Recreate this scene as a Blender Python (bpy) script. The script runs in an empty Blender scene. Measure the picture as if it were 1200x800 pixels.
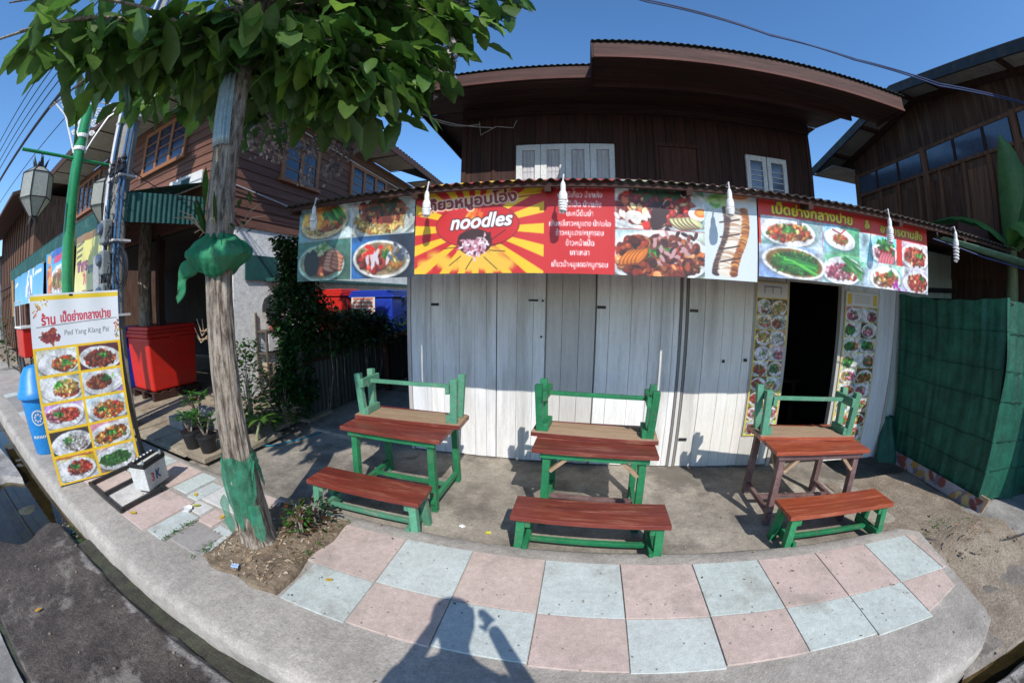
import bpy, bmesh, math, random
import numpy as np
from mathutils import Vector, Matrix, Euler
R_ = math.radians
rnd = random.Random(7)
SC = bpy.context.scene
COL = SC.collection

# ------------------------------------------------------------------ camera (fisheye lens)
cd = bpy.data.cameras.new('camera')
cam = bpy.data.objects.new('camera', cd)
COL.objects.link(cam)
SC.camera = cam
cd.type = 'PANO'
cd.panorama_type = 'FISHEYE_LENS_POLYNOMIAL'
cd.sensor_width = 36
cd.lens = 13
cd.fisheye_fov = R_(190)
cd.fisheye_polynomial_k0 = 0
cd.fisheye_polynomial_k1 = -7.64674900e-02
cd.fisheye_polynomial_k2 = -7.72890339e-06
cd.fisheye_polynomial_k3 = 2.03779740e-05
cd.fisheye_polynomial_k4 = -2.91778530e-07
cd.clip_start = 0.01
cd.clip_end = 2000
PITCH, ROLL, YAW = -0.11651, 0.01323, -0.17654
FW = Vector((math.sin(YAW)*math.cos(PITCH), math.cos(YAW)*math.cos(PITCH), math.sin(PITCH)))
RT = Vector((math.cos(YAW), -math.sin(YAW), 0))
UP = RT.cross(FW)
R2 = math.cos(ROLL)*RT + math.sin(ROLL)*UP
U2 = -math.sin(ROLL)*RT + math.cos(ROLL)*UP
mw = Matrix((R2, U2, -FW)).transposed().to_4x4()
mw.translation = (1.11952, -2.05947, 1.71037)
cam.matrix_world = mw

# ------------------------------------------------------------------ world, sun, exposure
SUN_AZ, SUN_EL = R_(-21.5), R_(42.5)          # azimuth of the light's travel from +Y, elevation
to_sun = Vector((-math.sin(SUN_AZ)*math.cos(SUN_EL), -math.cos(SUN_AZ)*math.cos(SUN_EL), math.sin(SUN_EL)))
w = bpy.data.worlds.new('World')
SC.world = w
w.use_nodes = True
nt = w.node_tree
bg = nt.nodes['Background']
sky = nt.nodes.new('ShaderNodeTexSky')
sky.sky_type = 'NISHITA'
sky.sun_disc = False
sky.sun_elevation = SUN_EL
sky.sun_rotation = math.atan2(to_sun.x, to_sun.y)
sky.altitude = 600
sky.air_density = 1.0
sky.dust_density = 0.35
sky.ozone_density = 3.2
hs_ = nt.nodes.new('ShaderNodeHueSaturation')
hs_.inputs['Saturation'].default_value = 1.17
nt.links.new(sky.outputs[0], hs_.inputs['Color'])
nt.links.new(hs_.outputs[0], bg.inputs[0])
bg.inputs[1].default_value = 0.2
sl = bpy.data.lights.new('sun', 'SUN')
sl.energy = 4.3
sl.angle = R_(0.5)
sl.color = (1.0, 0.955, 0.89)
so = bpy.data.objects.new('sun', sl)
COL.objects.link(so)
so.location = to_sun*60
so.rotation_euler = to_sun.to_track_quat('Z', 'Y').to_euler()
SC.view_settings.view_transform = 'Standard'
SC.view_settings.look = 'None'
SC.view_settings.exposure = 0.17
SC.view_settings.gamma = 1.0
SC.cycles.max_bounces = 8
SC.cycles.transparent_max_bounces = 12
SC.cycles.use_denoising = True

# ------------------------------------------------------------------ helpers
def srgb(r, g, b):
    return tuple(((c/255)/12.92 if c/255 <= .04045 else ((c/255+.055)/1.055)**2.4) for c in (r, g, b))

def M(name, c0, c1=None, scale=4, stretch=(1, 1, 1), rough=.7, bump=.15, bscale=None, dirt=None, dscale=1.3, damt=.6,
      dlow=.48, dhigh=.68, tint=False, metal=0., spec=.4, transl=0., detail=8, speck=None, sscale=60, samt=.06, paint=False,
      alpha=1., coat=0., grain=.22, lo=.33, hi=.68):
    """Procedural material: two tones of noise, optional dirt patches, specks, per-face tint and bump."""
    m = bpy.data.materials.new(name)
    m.use_nodes = True
    n = m.node_tree.nodes
    L = m.node_tree.links
    p = n['Principled BSDF']
    out = n['Material Output']
    c1 = c1 or tuple(x*.75 for x in c0)
    tc = n.new('ShaderNodeTexCoord')
    oi = n.new('ShaderNodeObjectInfo')
    off = n.new('ShaderNodeMath'); off.operation = 'MULTIPLY'; off.inputs[1].default_value = 17.
    L.new(oi.outputs['Random'], off.inputs[0])
    va = n.new('ShaderNodeVectorMath'); va.operation = 'ADD'
    L.new(tc.outputs['Object'], va.inputs[0]); L.new(off.outputs[0], va.inputs[1])
    mp = n.new('ShaderNodeMapping'); mp.inputs['Scale'].default_value = stretch
    L.new(va.outputs[0], mp.inputs[0])
    nz = n.new('ShaderNodeTexNoise'); nz.inputs['Scale'].default_value = scale; nz.inputs['Detail'].default_value = detail
    nz.inputs['Roughness'].default_value = .62
    L.new(mp.outputs[0], nz.inputs[0])
    rp = n.new('ShaderNodeValToRGB')
    rp.color_ramp.elements[0].position = lo; rp.color_ramp.elements[1].position = hi
    rp.color_ramp.elements[0].color = (*c1, 1); rp.color_ramp.elements[1].color = (*c0, 1)
    L.new(nz.outputs[0], rp.inputs[0])
    cur = rp.outputs[0]
    def mix(a, b, fac, mode='MIX'):
        x = n.new('ShaderNodeMix'); x.data_type = 'RGBA'; x.blend_type = mode
        if hasattr(fac, 'is_output'): L.new(fac, x.inputs[0])
        else: x.inputs[0].default_value = fac
        for s, v in ((6, a), (7, b)):
            if hasattr(v, 'is_output'): L.new(v, x.inputs[s])
            else: x.inputs[s].default_value = (*v, 1)
        return x.outputs[2]
    if paint:
        at = n.new('ShaderNodeAttribute'); at.attribute_name = 'paint'
        cur = mix(at.outputs[0], cur, .04)
    if grain and not paint:
        for gs, ga in ((scale*7, grain), (scale*28, grain*.9)):
            g = n.new('ShaderNodeTexNoise'); g.inputs['Scale'].default_value = gs; g.inputs['Detail'].default_value = 6
            g.inputs['Roughness'].default_value = .7
            L.new(mp.outputs[0], g.inputs[0])
            gm = n.new('ShaderNodeMapRange'); gm.inputs[1].default_value = .3; gm.inputs[2].default_value = .7
            gm.inputs[3].default_value = 1-ga; gm.inputs[4].default_value = 1+ga*.7
            L.new(g.outputs[0], gm.inputs[0])
            cur = mix(cur, gm.outputs[0], 1., 'MULTIPLY')
    if tint:
        at = n.new('ShaderNodeAttribute'); at.attribute_name = 'tint'
        cur = mix(cur, at.outputs[0], 1., 'MULTIPLY')
    if dirt:
        d = n.new('ShaderNodeTexNoise'); d.inputs['Scale'].default_value = dscale; d.inputs['Detail'].default_value = 10
        d.inputs['Roughness'].default_value = .7
        L.new(mp.outputs[0], d.inputs[0])
        mr = n.new('ShaderNodeMapRange'); mr.inputs[1].default_value = dlow; mr.inputs[2].default_value = dhigh
        mr.inputs[4].default_value = damt; mr.clamp = True
        L.new(d.outputs[0], mr.inputs[0])
        cur = mix(cur, dirt, mr.outputs[0])
    if speck:
        v = n.new('ShaderNodeTexVoronoi'); v.inputs['Scale'].default_value = sscale
        L.new(va.outputs[0], v.inputs[0])
        mr = n.new('ShaderNodeMapRange'); mr.inputs[1].default_value = samt; mr.inputs[2].default_value = samt*1.8
        mr.inputs[3].default_value = .8; mr.inputs[4].default_value = 0.; mr.clamp = True
        L.new(v.outputs['Distance'], mr.inputs[0])
        cur = mix(cur, speck, mr.outputs[0])
    L.new(cur, p.inputs['Base Color'])
    rr = n.new('ShaderNodeMapRange'); rr.inputs[3].default_value = min(1, rough+.12); rr.inputs[4].default_value = max(.03, rough-.12)
    L.new(nz.outputs[0], rr.inputs[0]); L.new(rr.outputs[0], p.inputs['Roughness'])
    p.inputs['Metallic'].default_value = metal
    p.inputs['Specular IOR Level'].default_value = spec
    p.inputs['Coat Weight'].default_value = coat
    if alpha < 1: p.inputs['Alpha'].default_value = alpha
    if bump:
        b = n.new('ShaderNodeBump'); b.inputs['Strength'].default_value = bump; b.inputs['Distance'].default_value = .02
        nb = n.new('ShaderNodeTexNoise'); nb.inputs['Scale'].default_value = bscale or scale*4; nb.inputs['Detail'].default_value = 9
        nb.inputs['Roughness'].default_value = .7
        L.new(mp.outputs[0], nb.inputs[0])
        L.new(nb.outputs[0], b.inputs['Height']); L.new(b.outputs[0], p.inputs['Normal'])
    if transl:
        t = n.new('ShaderNodeBsdfTranslucent'); L.new(cur, t.inputs[0])
        ms = n.new('ShaderNodeMixShader'); ms.inputs[0].default_value = transl
        L.new(p.outputs[0], ms.inputs[1]); L.new(t.outputs[0], ms.inputs[2]); L.new(ms.outputs[0], out.inputs[0])
    return m

def root_loc(o):
    v = Vector((0, 0, 0))
    while o is not None:
        v += o.location
        o = o.parent
    return v

class MB:
    """collects shapes, builds ONE mesh object"""
    def __init__(s): s.v = []; s.f = []; s.t = []; s.tint = (1, 1, 1)
    def add(s, vs, fs, tint=None):
        b = len(s.v)
        s.v += [tuple(x) for x in vs]
        for f in fs: s.f.append(tuple(i+b for i in f)); s.t.append(tint or s.tint)
    def box(s, x0, x1, y0, y1, z0, z1, tint=None):
        s.add([(x0,y0,z0),(x1,y0,z0),(x1,y1,z0),(x0,y1,z0),(x0,y0,z1),(x1,y0,z1),(x1,y1,z1),(x0,y1,z1)],
              [(0,3,2,1),(4,5,6,7),(0,1,5,4),(1,2,6,5),(2,3,7,6),(3,0,4,7)], tint)
    def obox(s, c, size, mat, tint=None):
        a, b, d = [x/2 for x in size]
        vs = [Vector(c)+mat@Vector(q) for q in [(-a,-b,-d),(a,-b,-d),(a,b,-d),(-a,b,-d),(-a,-b,d),(a,-b,d),(a,b,d),(-a,b,d)]]
        s.add(vs, [(0,3,2,1),(4,5,6,7),(0,1,5,4),(1,2,6,5),(2,3,7,6),(3,0,4,7)], tint)
    def beam(s, p, q, wd, ht, up=(0, 0, 1), tint=None):
        p, q = Vector(p), Vector(q)
        d = (q-p); ln = d.length; d.normalize()
        u = Vector(up)
        if abs(d.dot(u)) > .98: u = Vector((0, 1, 0))
        x = d.cross(u).normalized(); z = x.cross(d).normalized()
        m = Matrix((x, d, z)).transposed()
        s.obox((p+q)/2, (wd, ln, ht), m, tint)
    def tube(s, pts, r, n=8, cap=True, tint=None):
        pts = [Vector(p) for p in pts]
        rs = r if isinstance(r, (list, tuple)) else [r]*len(pts)
        rings = []; ref = None
        for i, p in enumerate(pts):
            d = (pts[min(i+1, len(pts)-1)]-pts[max(i-1, 0)]).normalized()
            if ref is None:
                ref = d.orthogonal().normalized()
            ref = (ref - d*ref.dot(d)).normalized()
            bi = d.cross(ref)
            rings.append([p+(ref*math.cos(2*math.pi*k/n)+bi*math.sin(2*math.pi*k/n))*rs[i] for k in range(n)])
        vs = [v for rg in rings for v in rg]
        fs = []
        for i in range(len(pts)-1):
            for k in range(n):
                fs.append((i*n+k, i*n+(k+1)%n, (i+1)*n+(k+1)%n, (i+1)*n+k))
        if cap:
            fs.append(tuple(range(n))[::-1]); fs.append(tuple((len(pts)-1)*n+k for k in range(n)))
        s.add(vs, fs, tint)
    def lathe(s, prof, c=(0, 0, 0), n=20, tint=None):
        c = Vector(c); vs = []
        for r, z in prof:
            for k in range(n):
                a = 2*math.pi*k/n
                vs.append(c+Vector((r*math.cos(a), r*math.sin(a), z)))
        fs = []
        for i in range(len(prof)-1):
            for k in range(n):
                fs.append((i*n+k, i*n+(k+1)%n, (i+1)*n+(k+1)%n, (i+1)*n+k))
        fs.append(tuple(range(n))[::-1]); fs.append(tuple((len(prof)-1)*n+k for k in range(n)))
        s.add(vs, fs, tint)
    def prism(s, poly, z0, z1, tint=None):
        n = len(poly)
        vs = [(x, y, z0) for x, y in poly]+[(x, y, z1) for x, y in poly]
        fs = [tuple(range(n))[::-1], tuple(range(n, 2*n))]+[(i, (i+1) % n, n+(i+1) % n, n+i) for i in range(n)]
        s.add(vs, fs, tint)
    def grid(s, fn, nu, nv, tint=None, flip=False):
        vs = [fn(i/nu, j/nv) for j in range(nv+1) for i in range(nu+1)]
        fs = []
        for j in range(nv):
            for i in range(nu):
                a = j*(nu+1)+i
                f = (a, a+1, a+nu+2, a+nu+1)
                fs.append(f[::-1] if flip else f)
        s.add(vs, fs, tint)
    def build(s, name, mat, parent=None, world=True, bevel=0., smooth=False, seg=2):
        me = bpy.data.meshes.new(name)
        off = root_loc(parent) if (parent and world) else Vector((0, 0, 0))
        me.from_pydata([(a-off.x, b-off.y, c-off.z) for a, b, c in s.v], [], s.f)
        me.validate()
        if len(me.polygons) == len(s.t) and any(t != (1, 1, 1) for t in s.t):
            at = me.attributes.new('tint', 'FLOAT_COLOR', 'FACE')
            at.data.foreach_set('color', np.array([(*t, 1) for t in s.t], np.float32).ravel())
        elif True:
            at = me.attributes.new('tint', 'FLOAT_COLOR', 'FACE')
            at.data.foreach_set('color', np.ones(4*len(me.polygons), np.float32))
        if smooth:
            me.shade_smooth()
            me.set_sharp_from_angle(angle=R_(40))
        o = bpy.data.objects.new(name, me)
        COL.objects.link(o)
        if mat: me.materials.append(mat)
        if parent: o.parent = parent
        if bevel:
            b = o.modifiers.new('edge', 'BEVEL'); b.width = bevel; b.segments = seg; b.limit_method = 'ANGLE'; b.angle_limit = R_(35)
        return o

def tag(o, label=None, cat=None, group=None, kind=None):
    if label: o['label'] = label
    if cat: o['category'] = cat
    if group: o['group'] = group
    if kind: o['kind'] = kind
    return o
def thing(name, label, cat, loc=(0, 0, 0), rz=0., group=None):
    o = bpy.data.objects.new(name, None); COL.objects.link(o)
    o.empty_display_size = .1
    o.location = loc; o.rotation_euler = (0, 0, rz)
    return tag(o, label, cat, group)
def kids(o): return [c for c in bpy.data.objects if c.parent == o]
def copy_tree(o, parent=None):
    c = o.copy(); COL.objects.link(c)
    if parent: c.parent = parent
    for k in kids(o): copy_tree(k, c)
    return c
def jit(c, a=.15, r=rnd):
    k = 1+r.uniform(-a, a)
    return (k*(1+r.uniform(-a, a)*.25), k, k*(1+r.uniform(-a, a)*.25))
def RZ(a): return Matrix.Rotation(a, 3, 'Z')

def pieces(name, mat, parent, boxes, bevel=0.):
    """each box a part of its own"""
    for q in boxes:
        m_ = MB(); m_.box(*q[:6], *(q[6:7])); m_.build(name, mat, parent, bevel=bevel)
# ------------------------------------------------------------------ printed sheets: numpy painting stored as vertex colours
nr = np.random.default_rng(11)
def S8(r, g, b): return np.array([r, g, b], np.float32)/255.
class Canvas:
    def __init__(s, w, h, res, col):
        s.w, s.h, s.res = w, h, res
        s.nx, s.ny = int(round(w/res))+1, int(round(h/res))+1
        s.a = np.empty((s.ny, s.nx, 3), np.float32); s.a[:] = S8(*col)
    def win(s, x0, x1, y0, y1):
        i0, i1 = max(0, int(x0/s.res)), min(s.nx, int(x1/s.res)+2)
        j0, j1 = max(0, int(y0/s.res)), min(s.ny, int(y1/s.res)+2)
        if i1 <= i0 or j1 <= j0: return None
        X, Y = np.meshgrid(np.arange(i0, i1)*s.res, np.arange(j0, j1)*s.res)
        return slice(j0, j1), slice(i0, i1), X, Y
    def blend(s, sl, m, col):
        v = s.a[sl[0], sl[1]]
        v += (np.asarray(col, np.float32)-v)*m[..., None]
    def rect(s, x0, x1, y0, y1, col):
        q = s.win(x0, x1, y0, y1)
        if q is None: return
        m = ((q[2] >= x0) & (q[2] <= x1) & (q[3] >= y0) & (q[3] <= y1)).astype(np.float32)
        s.blend(q, m, S8(*col))
    def ell(s, cx, cy, rx, ry, rot, col, soft=1.2, clip=None):
        r = max(rx, ry)+s.res*2
        q = s.win(cx-r, cx+r, cy-r, cy+r)
        if q is None: return
        c, sn = math.cos(rot), math.sin(rot)
        dx, dy = q[2]-cx, q[3]-cy
        u = (dx*c+dy*sn)/rx; v = (-dx*sn+dy*c)/ry
        d = (1-np.sqrt(u*u+v*v))*min(rx, ry)/s.res
        m = np.clip(d/soft+.5, 0, 1)
        if clip: m = m*((q[2] >= clip[0]) & (q[2] <= clip[1]) & (q[3] >= clip[2]) & (q[3] <= clip[3]))
        s.blend(q, m, col)
    def line(s, x0, y0, x1, y1, wd, col, clip=None):
        r = wd+s.res
        q = s.win(min(x0, x1)-r, max(x0, x1)+r, min(y0, y1)-r, max(y0, y1)+r)
        if q is None: return
        dx, dy = x1-x0, y1-y0; l2 = dx*dx+dy*dy+1e-12
        t = np.clip(((q[2]-x0)*dx+(q[3]-y0)*dy)/l2, 0, 1)
        d = np.hypot(q[2]-x0-t*dx, q[3]-y0-t*dy)
        m = np.clip((wd/2-d)/s.res+.5, 0, 1)
        if clip: m = m*((q[2] >= clip[0]) & (q[2] <= clip[1]) & (q[3] >= clip[2]) & (q[3] <= clip[3]))
        s.blend(q, m, S8(*col))
    def mask(s, m, j0, i0, col):
        h, wd = m.shape
        a0, b0 = max(0, j0), max(0, i0); a1, b1 = min(s.ny, j0+h), min(s.nx, i0+wd)
        if a1 <= a0 or b1 <= b0: return
        s.blend((slice(a0, a1), slice(b0, b1)), m[a0-j0:a1-j0, b0-i0:b1-i0], S8(*col))
    def text(s, txt, cx, y, size, col, outline=None, ow=0., shear=0., bold=0., rot=0., align='c', width=None):
        m, bx = text_mask(txt, size, s.res, shear, rot, width)
        if m is None: return
        if bold: m = dilate(m, bold/s.res)
        i0 = int(round((cx-(m.shape[1]*s.res/2 if align == 'c' else 0))/s.res)); j0 = int(round((y+bx)/s.res))
        if outline:
            k = int(math.ceil(ow/s.res))
            big = dilate(np.pad(m, k), ow/s.res)
            s.mask(big, j0-k, i0-k, outline)
        s.mask(m, j0, i0, col)
def dilate(m, r):
    k = int(math.ceil(r)); out = m.copy()
    p = np.pad(m, k)
    for dy in range(-k, k+1):
        for dx in range(-k, k+1):
            d = math.hypot(dx, dy)
            if d <= r+.5:
                wgt = min(1, r+.5-d+.3)
                out = np.maximum(out, wgt*p[k+dy:k+dy+m.shape[0], k+dx:k+dx+m.shape[1]])
    return out
_tc = {}
def text_polys(txt):
    if txt in _tc: return _tc[txt]
    cu = bpy.data.curves.new('t', 'FONT'); cu.body = txt; cu.size = 1.
    ob = bpy.data.objects.new('t', cu); COL.objects.link(ob)
    dg = bpy.context.evaluated_depsgraph_get()
    c2 = ob.to_curve(dg)
    polys = []
    for sp in c2.splines:
        P = []
        if sp.type == 'BEZIER':
            bp = sp.bezier_points; n = len(bp)
            for i in range(n):
                a, b = bp[i], bp[(i+1) % n]
                p0, p1, p2, p3 = [np.array(x[:2]) for x in (a.co, a.handle_right, b.handle_left, b.co)]
                for t in np.linspace(0, 1, 6)[:-1]:
                    P.append((1-t)**3*p0+3*t*(1-t)**2*p1+3*t*t*(1-t)*p2+t**3*p3)
        else:
            P = [np.array(q.co[:2]) for q in sp.points]
        if len(P) > 2: polys.append(np.array(P))
    ob.to_curve_clear(); bpy.data.objects.remove(ob); bpy.data.curves.remove(cu)
    _tc[txt] = polys
    return polys
def text_mask(txt, size, res, shear=0., rot=0., width=None, ss=3):
    polys = text_polys(txt)
    if not polys: return None, 0
    allp = np.concatenate(polys)
    sx = size
    if width: sx = width/(allp[:, 0].max()-allp[:, 0].min())
    c, sn = math.cos(rot), math.sin(rot)
    def T(p):
        x = p[:, 0]*sx+shear*p[:, 1]*size; y = p[:, 1]*size
        return np.stack([c*x-sn*y, sn*x+c*y], 1)
    polys = [T(p) for p in polys]
    allp = np.concatenate(polys)
    mn, mx = allp.min(0), allp.max(0)
    wd, ht = int((mx[0]-mn[0])/res)+3, int((mx[1]-mn[1])/res)+3
    o = mn-res
    E = []
    for p in polys:
        q = np.roll(p, -1, 0)
        E.append(np.concatenate([(p-o)/res*ss, (q-o)/res*ss], 1))
    E = np.concatenate(E)
    out = np.zeros((ht*ss, wd*ss), np.float32)
    xs = np.arange(wd*ss)+.5
    for j in range(ht*ss):
        y = j+.5
        up = (E[:, 1] <= y) & (E[:, 3] > y); dn = (E[:, 3] <= y) & (E[:, 1] > y)
        k = up | dn
        if not k.any(): continue
        e = E[k]; x = e[:, 0]+(y-e[:, 1])/(e[:, 3]-e[:, 1])*(e[:, 2]-e[:, 0]); d = np.where(up[k], 1, -1)
        wn = ((x[None, :] <= xs[:, None])*d[None, :]).sum(1)
        out[j] = wn != 0
    return out.reshape(ht, ss, wd, ss).mean((1, 3)), o[1]

MEAT = [(150,60,30),(176,74,36),(120,40,22),(196,104,52),(90,32,20),(214,140,84),(160,48,28)]
REDM = [(190,40,28),(214,66,38),(150,24,22),(228,110,70),(120,18,18),(240,170,120)]
SALAD = [(220,90,40),(240,150,60),(206,50,34),(250,200,120),(90,130,50),(230,120,50),(180,60,40)]
GREEN = [(36,110,34),(60,150,44),(24,80,30),(100,180,70),(44,130,60)]
NOOD = [(226,190,90),(240,214,130),(200,150,60),(250,230,170),(190,120,50)]
RICE = [(240,236,228),(226,220,210),(250,248,244),(210,200,196)]
SEAF = [(236,150,120),(244,190,160),(210,90,60),(250,230,210),(80,130,60),(180,50,40)]
CURRY = [(200,110,40),(224,140,60),(170,80,30),(240,180,100),(120,60,30),(90,110,40)]
PINK = [(220,120,140),(236,160,170),(190,80,110),(244,200,204),(160,60,90)]
PAL = [MEAT, REDM, SALAD, GREEN, NOOD, RICE, SEAF, CURRY, PINK]
def blur(a, r):
    """soften a painted patch a little, like a print seen from across the street"""
    k = np.exp(-np.arange(-2, 3)**2/(2*r*r)); k /= k.sum()
    p = np.pad(a, ((2, 2), (2, 2), (0, 0)), 'edge')
    q = sum(k[i]*p[i:i+a.shape[0]] for i in range(5))
    return sum(k[i]*q[:, i:i+a.shape[1]] for i in range(5))
def fnoise(h, w, cells, rng):
    g = rng.normal(0, 1, (cells+2, int(cells*max(1, w/h))+3))
    y = np.linspace(0, g.shape[0]-1.001, h); x = np.linspace(0, g.shape[1]-1.001, w)
    y0, x0 = y.astype(int), x.astype(int); fy, fx = (y-y0)[:, None], (x-x0)[None]
    fy, fx = fy*fy*(3-2*fy), fx*fx*(3-2*fx)
    a, b_, c_, d_ = g[y0][:, x0], g[y0][:, x0+1], g[y0+1][:, x0], g[y0+1][:, x0+1]
    return (a*(1-fx)+b_*fx)*(1-fy)+(c_*(1-fx)+d_*fx)*fy
def dish(c, x0, x1, y0, y1, bg=(225,232,236), rim=(226,228,230), pals=(MEAT,), n=110, cx=None, cy=None, rx=None, ry=None,
         spread=1.0, garnish=True, rng=nr, plate=True, inner=None, strips=False, size=1., bg2=None):
    W, H = x1-x0, y1-y0
    clip = (x0, x1, y0, y1)
    c.rect(x0, x1, y0, y1, bg)
    if bg2 is None: bg2 = [np.clip(v*rng.uniform(.55, 1.0), 0, 255) for v in bg]
    c.ell(x0+W*rng.uniform(0, 1), y0+H*rng.uniform(0, 1), W*.6, H*.6, .4, S8(*bg2), soft=H/c.res*.4, clip=clip)
    cx = x0+W*((.5+rng.uniform(-.06, .06)) if cx is None else cx); cy = y0+H*((.47+rng.uniform(-.06, .04)) if cy is None else cy)
    rx = W*(.53 if rx is None else rx); ry = H*(.51 if ry is None else ry)
    th = rng.uniform(-.12, .12)
    if plate:
        c.ell(cx+W*.01, cy-H*.04, rx*1.03, ry*1.03, th, S8(*[v*.5 for v in bg]), soft=5, clip=clip)
        c.ell(cx, cy, rx, ry, th, S8(*rim), clip=clip)
        c.ell(cx, cy-.01*H, rx*.90, ry*.88, th, S8(*[v*.84 for v in rim]), clip=clip)
        c.ell(cx, cy+.01*H, rx*.88, ry*.86, th, S8(*(inner or [v*.97 for v in rim])), clip=clip)
    for pi, pal in enumerate(pals):
        ox = (-.22 if pi == 0 else .24)*rx*rng.choice([-1, 1]) if len(pals) > 1 else 0
        oy = rng.uniform(-.18, .18)*ry if len(pals) > 1 else 0
        sc = .72 if len(pals) > 1 else .92
        mean = np.mean(pal, 0)
        c.ell(cx+ox, cy+oy-.02*H, rx*.74*sc*spread, ry*.72*sc*spread, th, S8(*np.clip(mean*.5, 0, 255)), soft=4, clip=clip)
        c.ell(cx+ox, cy+oy, rx*.70*sc*spread, ry*.68*sc*spread, th, S8(*np.clip(mean*.8, 0, 255)), soft=3, clip=clip)
        k = int(n/len(pals)*1.25)
        for i in range(k):
            a = rng.uniform(0, 2*math.pi); rr = math.sqrt(rng.uniform(0, 1))*spread*sc
            px, py = cx+ox+math.cos(a)*rr*rx*.80, cy+oy+math.sin(a)*rr*ry*.76
            s_ = rng.uniform(.045, .13)*min(rx, ry)*1.5*size
            asp = rng.uniform(.3, .9) if not strips else rng.uniform(.12, .3)
            shade = .72+.45*(i/k)
            col = np.array(pal[rng.integers(len(pal))], float)*rng.uniform(.7, 1.15)*shade
            ro = rng.uniform(0, math.pi)
            c.ell(px+s_*.12, py-s_*.22, s_*1.1, s_*asp*1.12, ro, S8(*np.clip(col*.42, 0, 255)), clip=clip)
            c.ell(px, py, s_, s_*asp, ro, S8(*np.clip(col, 0, 255)), clip=clip)
            if rng.uniform() < .45:
                c.ell(px-s_*.2, py+s_*.22*asp, s_*.3, s_*.2*asp+c.res*.3, ro, S8(*np.clip(col*1.3+34, 0, 255)), clip=clip)
    if garnish:
        gx, gy = cx+rng.uniform(-.35, .35)*rx, cy+rng.uniform(0, .45)*ry
        for i in range(14):
            col = np.array(GREEN[rng.integers(5)], float)*rng.uniform(.7, 1.2)
            c.ell(gx+rng.normal(0, .11)*rx, gy+rng.normal(0, .1)*ry, .09*rx, .04*rx, rng.uniform(0, 3), S8(*np.clip(col, 0, 255)), clip=clip)
    q = c.win(x0, x1, y0, y1)
    if q is not None:
        v = c.a[q[0], q[1]]; h_, w_ = v.shape[:2]
        m = 1+.10*fnoise(h_, w_, 3, rng)+.07*fnoise(h_, w_, 9, rng)+.05*fnoise(h_, w_, max(10, h_//3), rng)
        v[:] = np.clip(blur(v, .75)*m[..., None], 0, 1)
def slices(c, x0, x1, y0, y1, n, ang, col, edge, clip=None, wd=None):
    """a row of sliced meat, each slice a pale ellipse with a dark edge"""
    for i in range(n):
        t = (i+.5)/n
        px, py = x0+(x1-x0)*t, y0+(y1-y0)*t
        wv = wd or (abs(x1-x0)+abs(y1-y0))/n*.9
        c.ell(px, py, wv*1.5, wv*.62, ang, S8(*edge), clip=clip)
        c.ell(px, py+wv*.1, wv*1.32, wv*.45, ang, S8(*col), clip=clip)
        c.ell(px-wv*.3, py+wv*.14, wv*.7, wv*.2, ang, S8(*[min(255, v*1.12) for v in col]), clip=clip)

def sheet(name, c, mat, parent, place, world=True):
    """a thin printed sheet: one vertex per painted dot; place(u metres, v metres) -> xyz arrays"""
    U, V = np.meshgrid(np.arange(c.nx)*c.res, np.arange(c.ny)*c.res)
    X, Y, Z = place(U, V)
    off = root_loc(parent) if (parent and world) else Vector((0, 0, 0))
    co = np.stack([X-off.x, Y-off.y, Z-off.z], -1).reshape(-1, 3).astype(np.float32)
    nx, ny = c.nx, c.ny
    idx = np.arange(nx*ny).reshape(ny, nx)
    q = np.stack([idx[:-1, :-1], idx[:-1, 1:], idx[1:, 1:], idx[1:, :-1]], -1).reshape(-1).astype(np.int32)
    nf = (nx-1)*(ny-1)
    me = bpy.data.meshes.new(name)
    me.vertices.add(nx*ny); me.vertices.foreach_set('co', co.ravel())
    me.loops.add(4*nf); me.loops.foreach_set('vertex_index', q)
    me.polygons.add(nf); me.polygons.foreach_set('loop_start', np.arange(0, 4*nf, 4, dtype=np.int32))
    me.update(calc_edges=True)
    rgb = np.clip(c.a, 0, 1)
    rgb = rgb*(1+nr.normal(0, .015, rgb.shape[:2]))[..., None]
    lin = np.where(rgb <= .04045, rgb/12.92, ((np.clip(rgb, 0, 1)+.055)/1.055)**2.4)*.82
    at = me.attributes.new('paint', 'FLOAT_COLOR', 'POINT')
    at.data.foreach_set('color', np.concatenate([lin, np.ones((ny, nx, 1))], -1).astype(np.float32).ravel())
    me.shade_smooth()
    o = bpy.data.objects.new(name, me); COL.objects.link(o); me.materials.append(mat)
    if parent: o.parent = parent
    return o
# ------------------------------------------------------------------ materials
concrete = M('pavement concrete', (.45,.41,.36), (.33,.30,.26), scale=3, rough=.9, bump=.5, bscale=40, dirt=(.17,.155,.14), dscale=1.7, damt=.6, dlow=.52, dhigh=.7, speck=(.12,.10,.09), sscale=45, samt=.05)
floor_c = M('forecourt concrete', (.40,.355,.29), (.25,.22,.18), scale=1.6, rough=.92, bump=.3, bscale=35, dirt=(.11,.098,.082), dscale=1.5, damt=.75, dlow=.47, dhigh=.60, speck=(.6,.55,.48), sscale=22, samt=.035)
tile_m = M('pavement tile', (1.0,1.0,1.0), (.84,.83,.82), scale=3.5, rough=.75, bump=.2, bscale=30, dirt=(.27,.24,.20), dscale=3.2, damt=.7, dlow=.53, dhigh=.70, grain=.16, tint=True, speck=(.12,.10,.08), sscale=13, samt=.06)
asphalt = M('broken asphalt', (.125,.100,.084), (.050,.041,.036), scale=3.2, rough=.93, bump=.9, bscale=55, dirt=(.28,.25,.21), dscale=2.4, damt=.7, dlow=.56, dhigh=.64, grain=.45, tint=True, speck=(.24,.21,.175), sscale=70, samt=.12)
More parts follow.
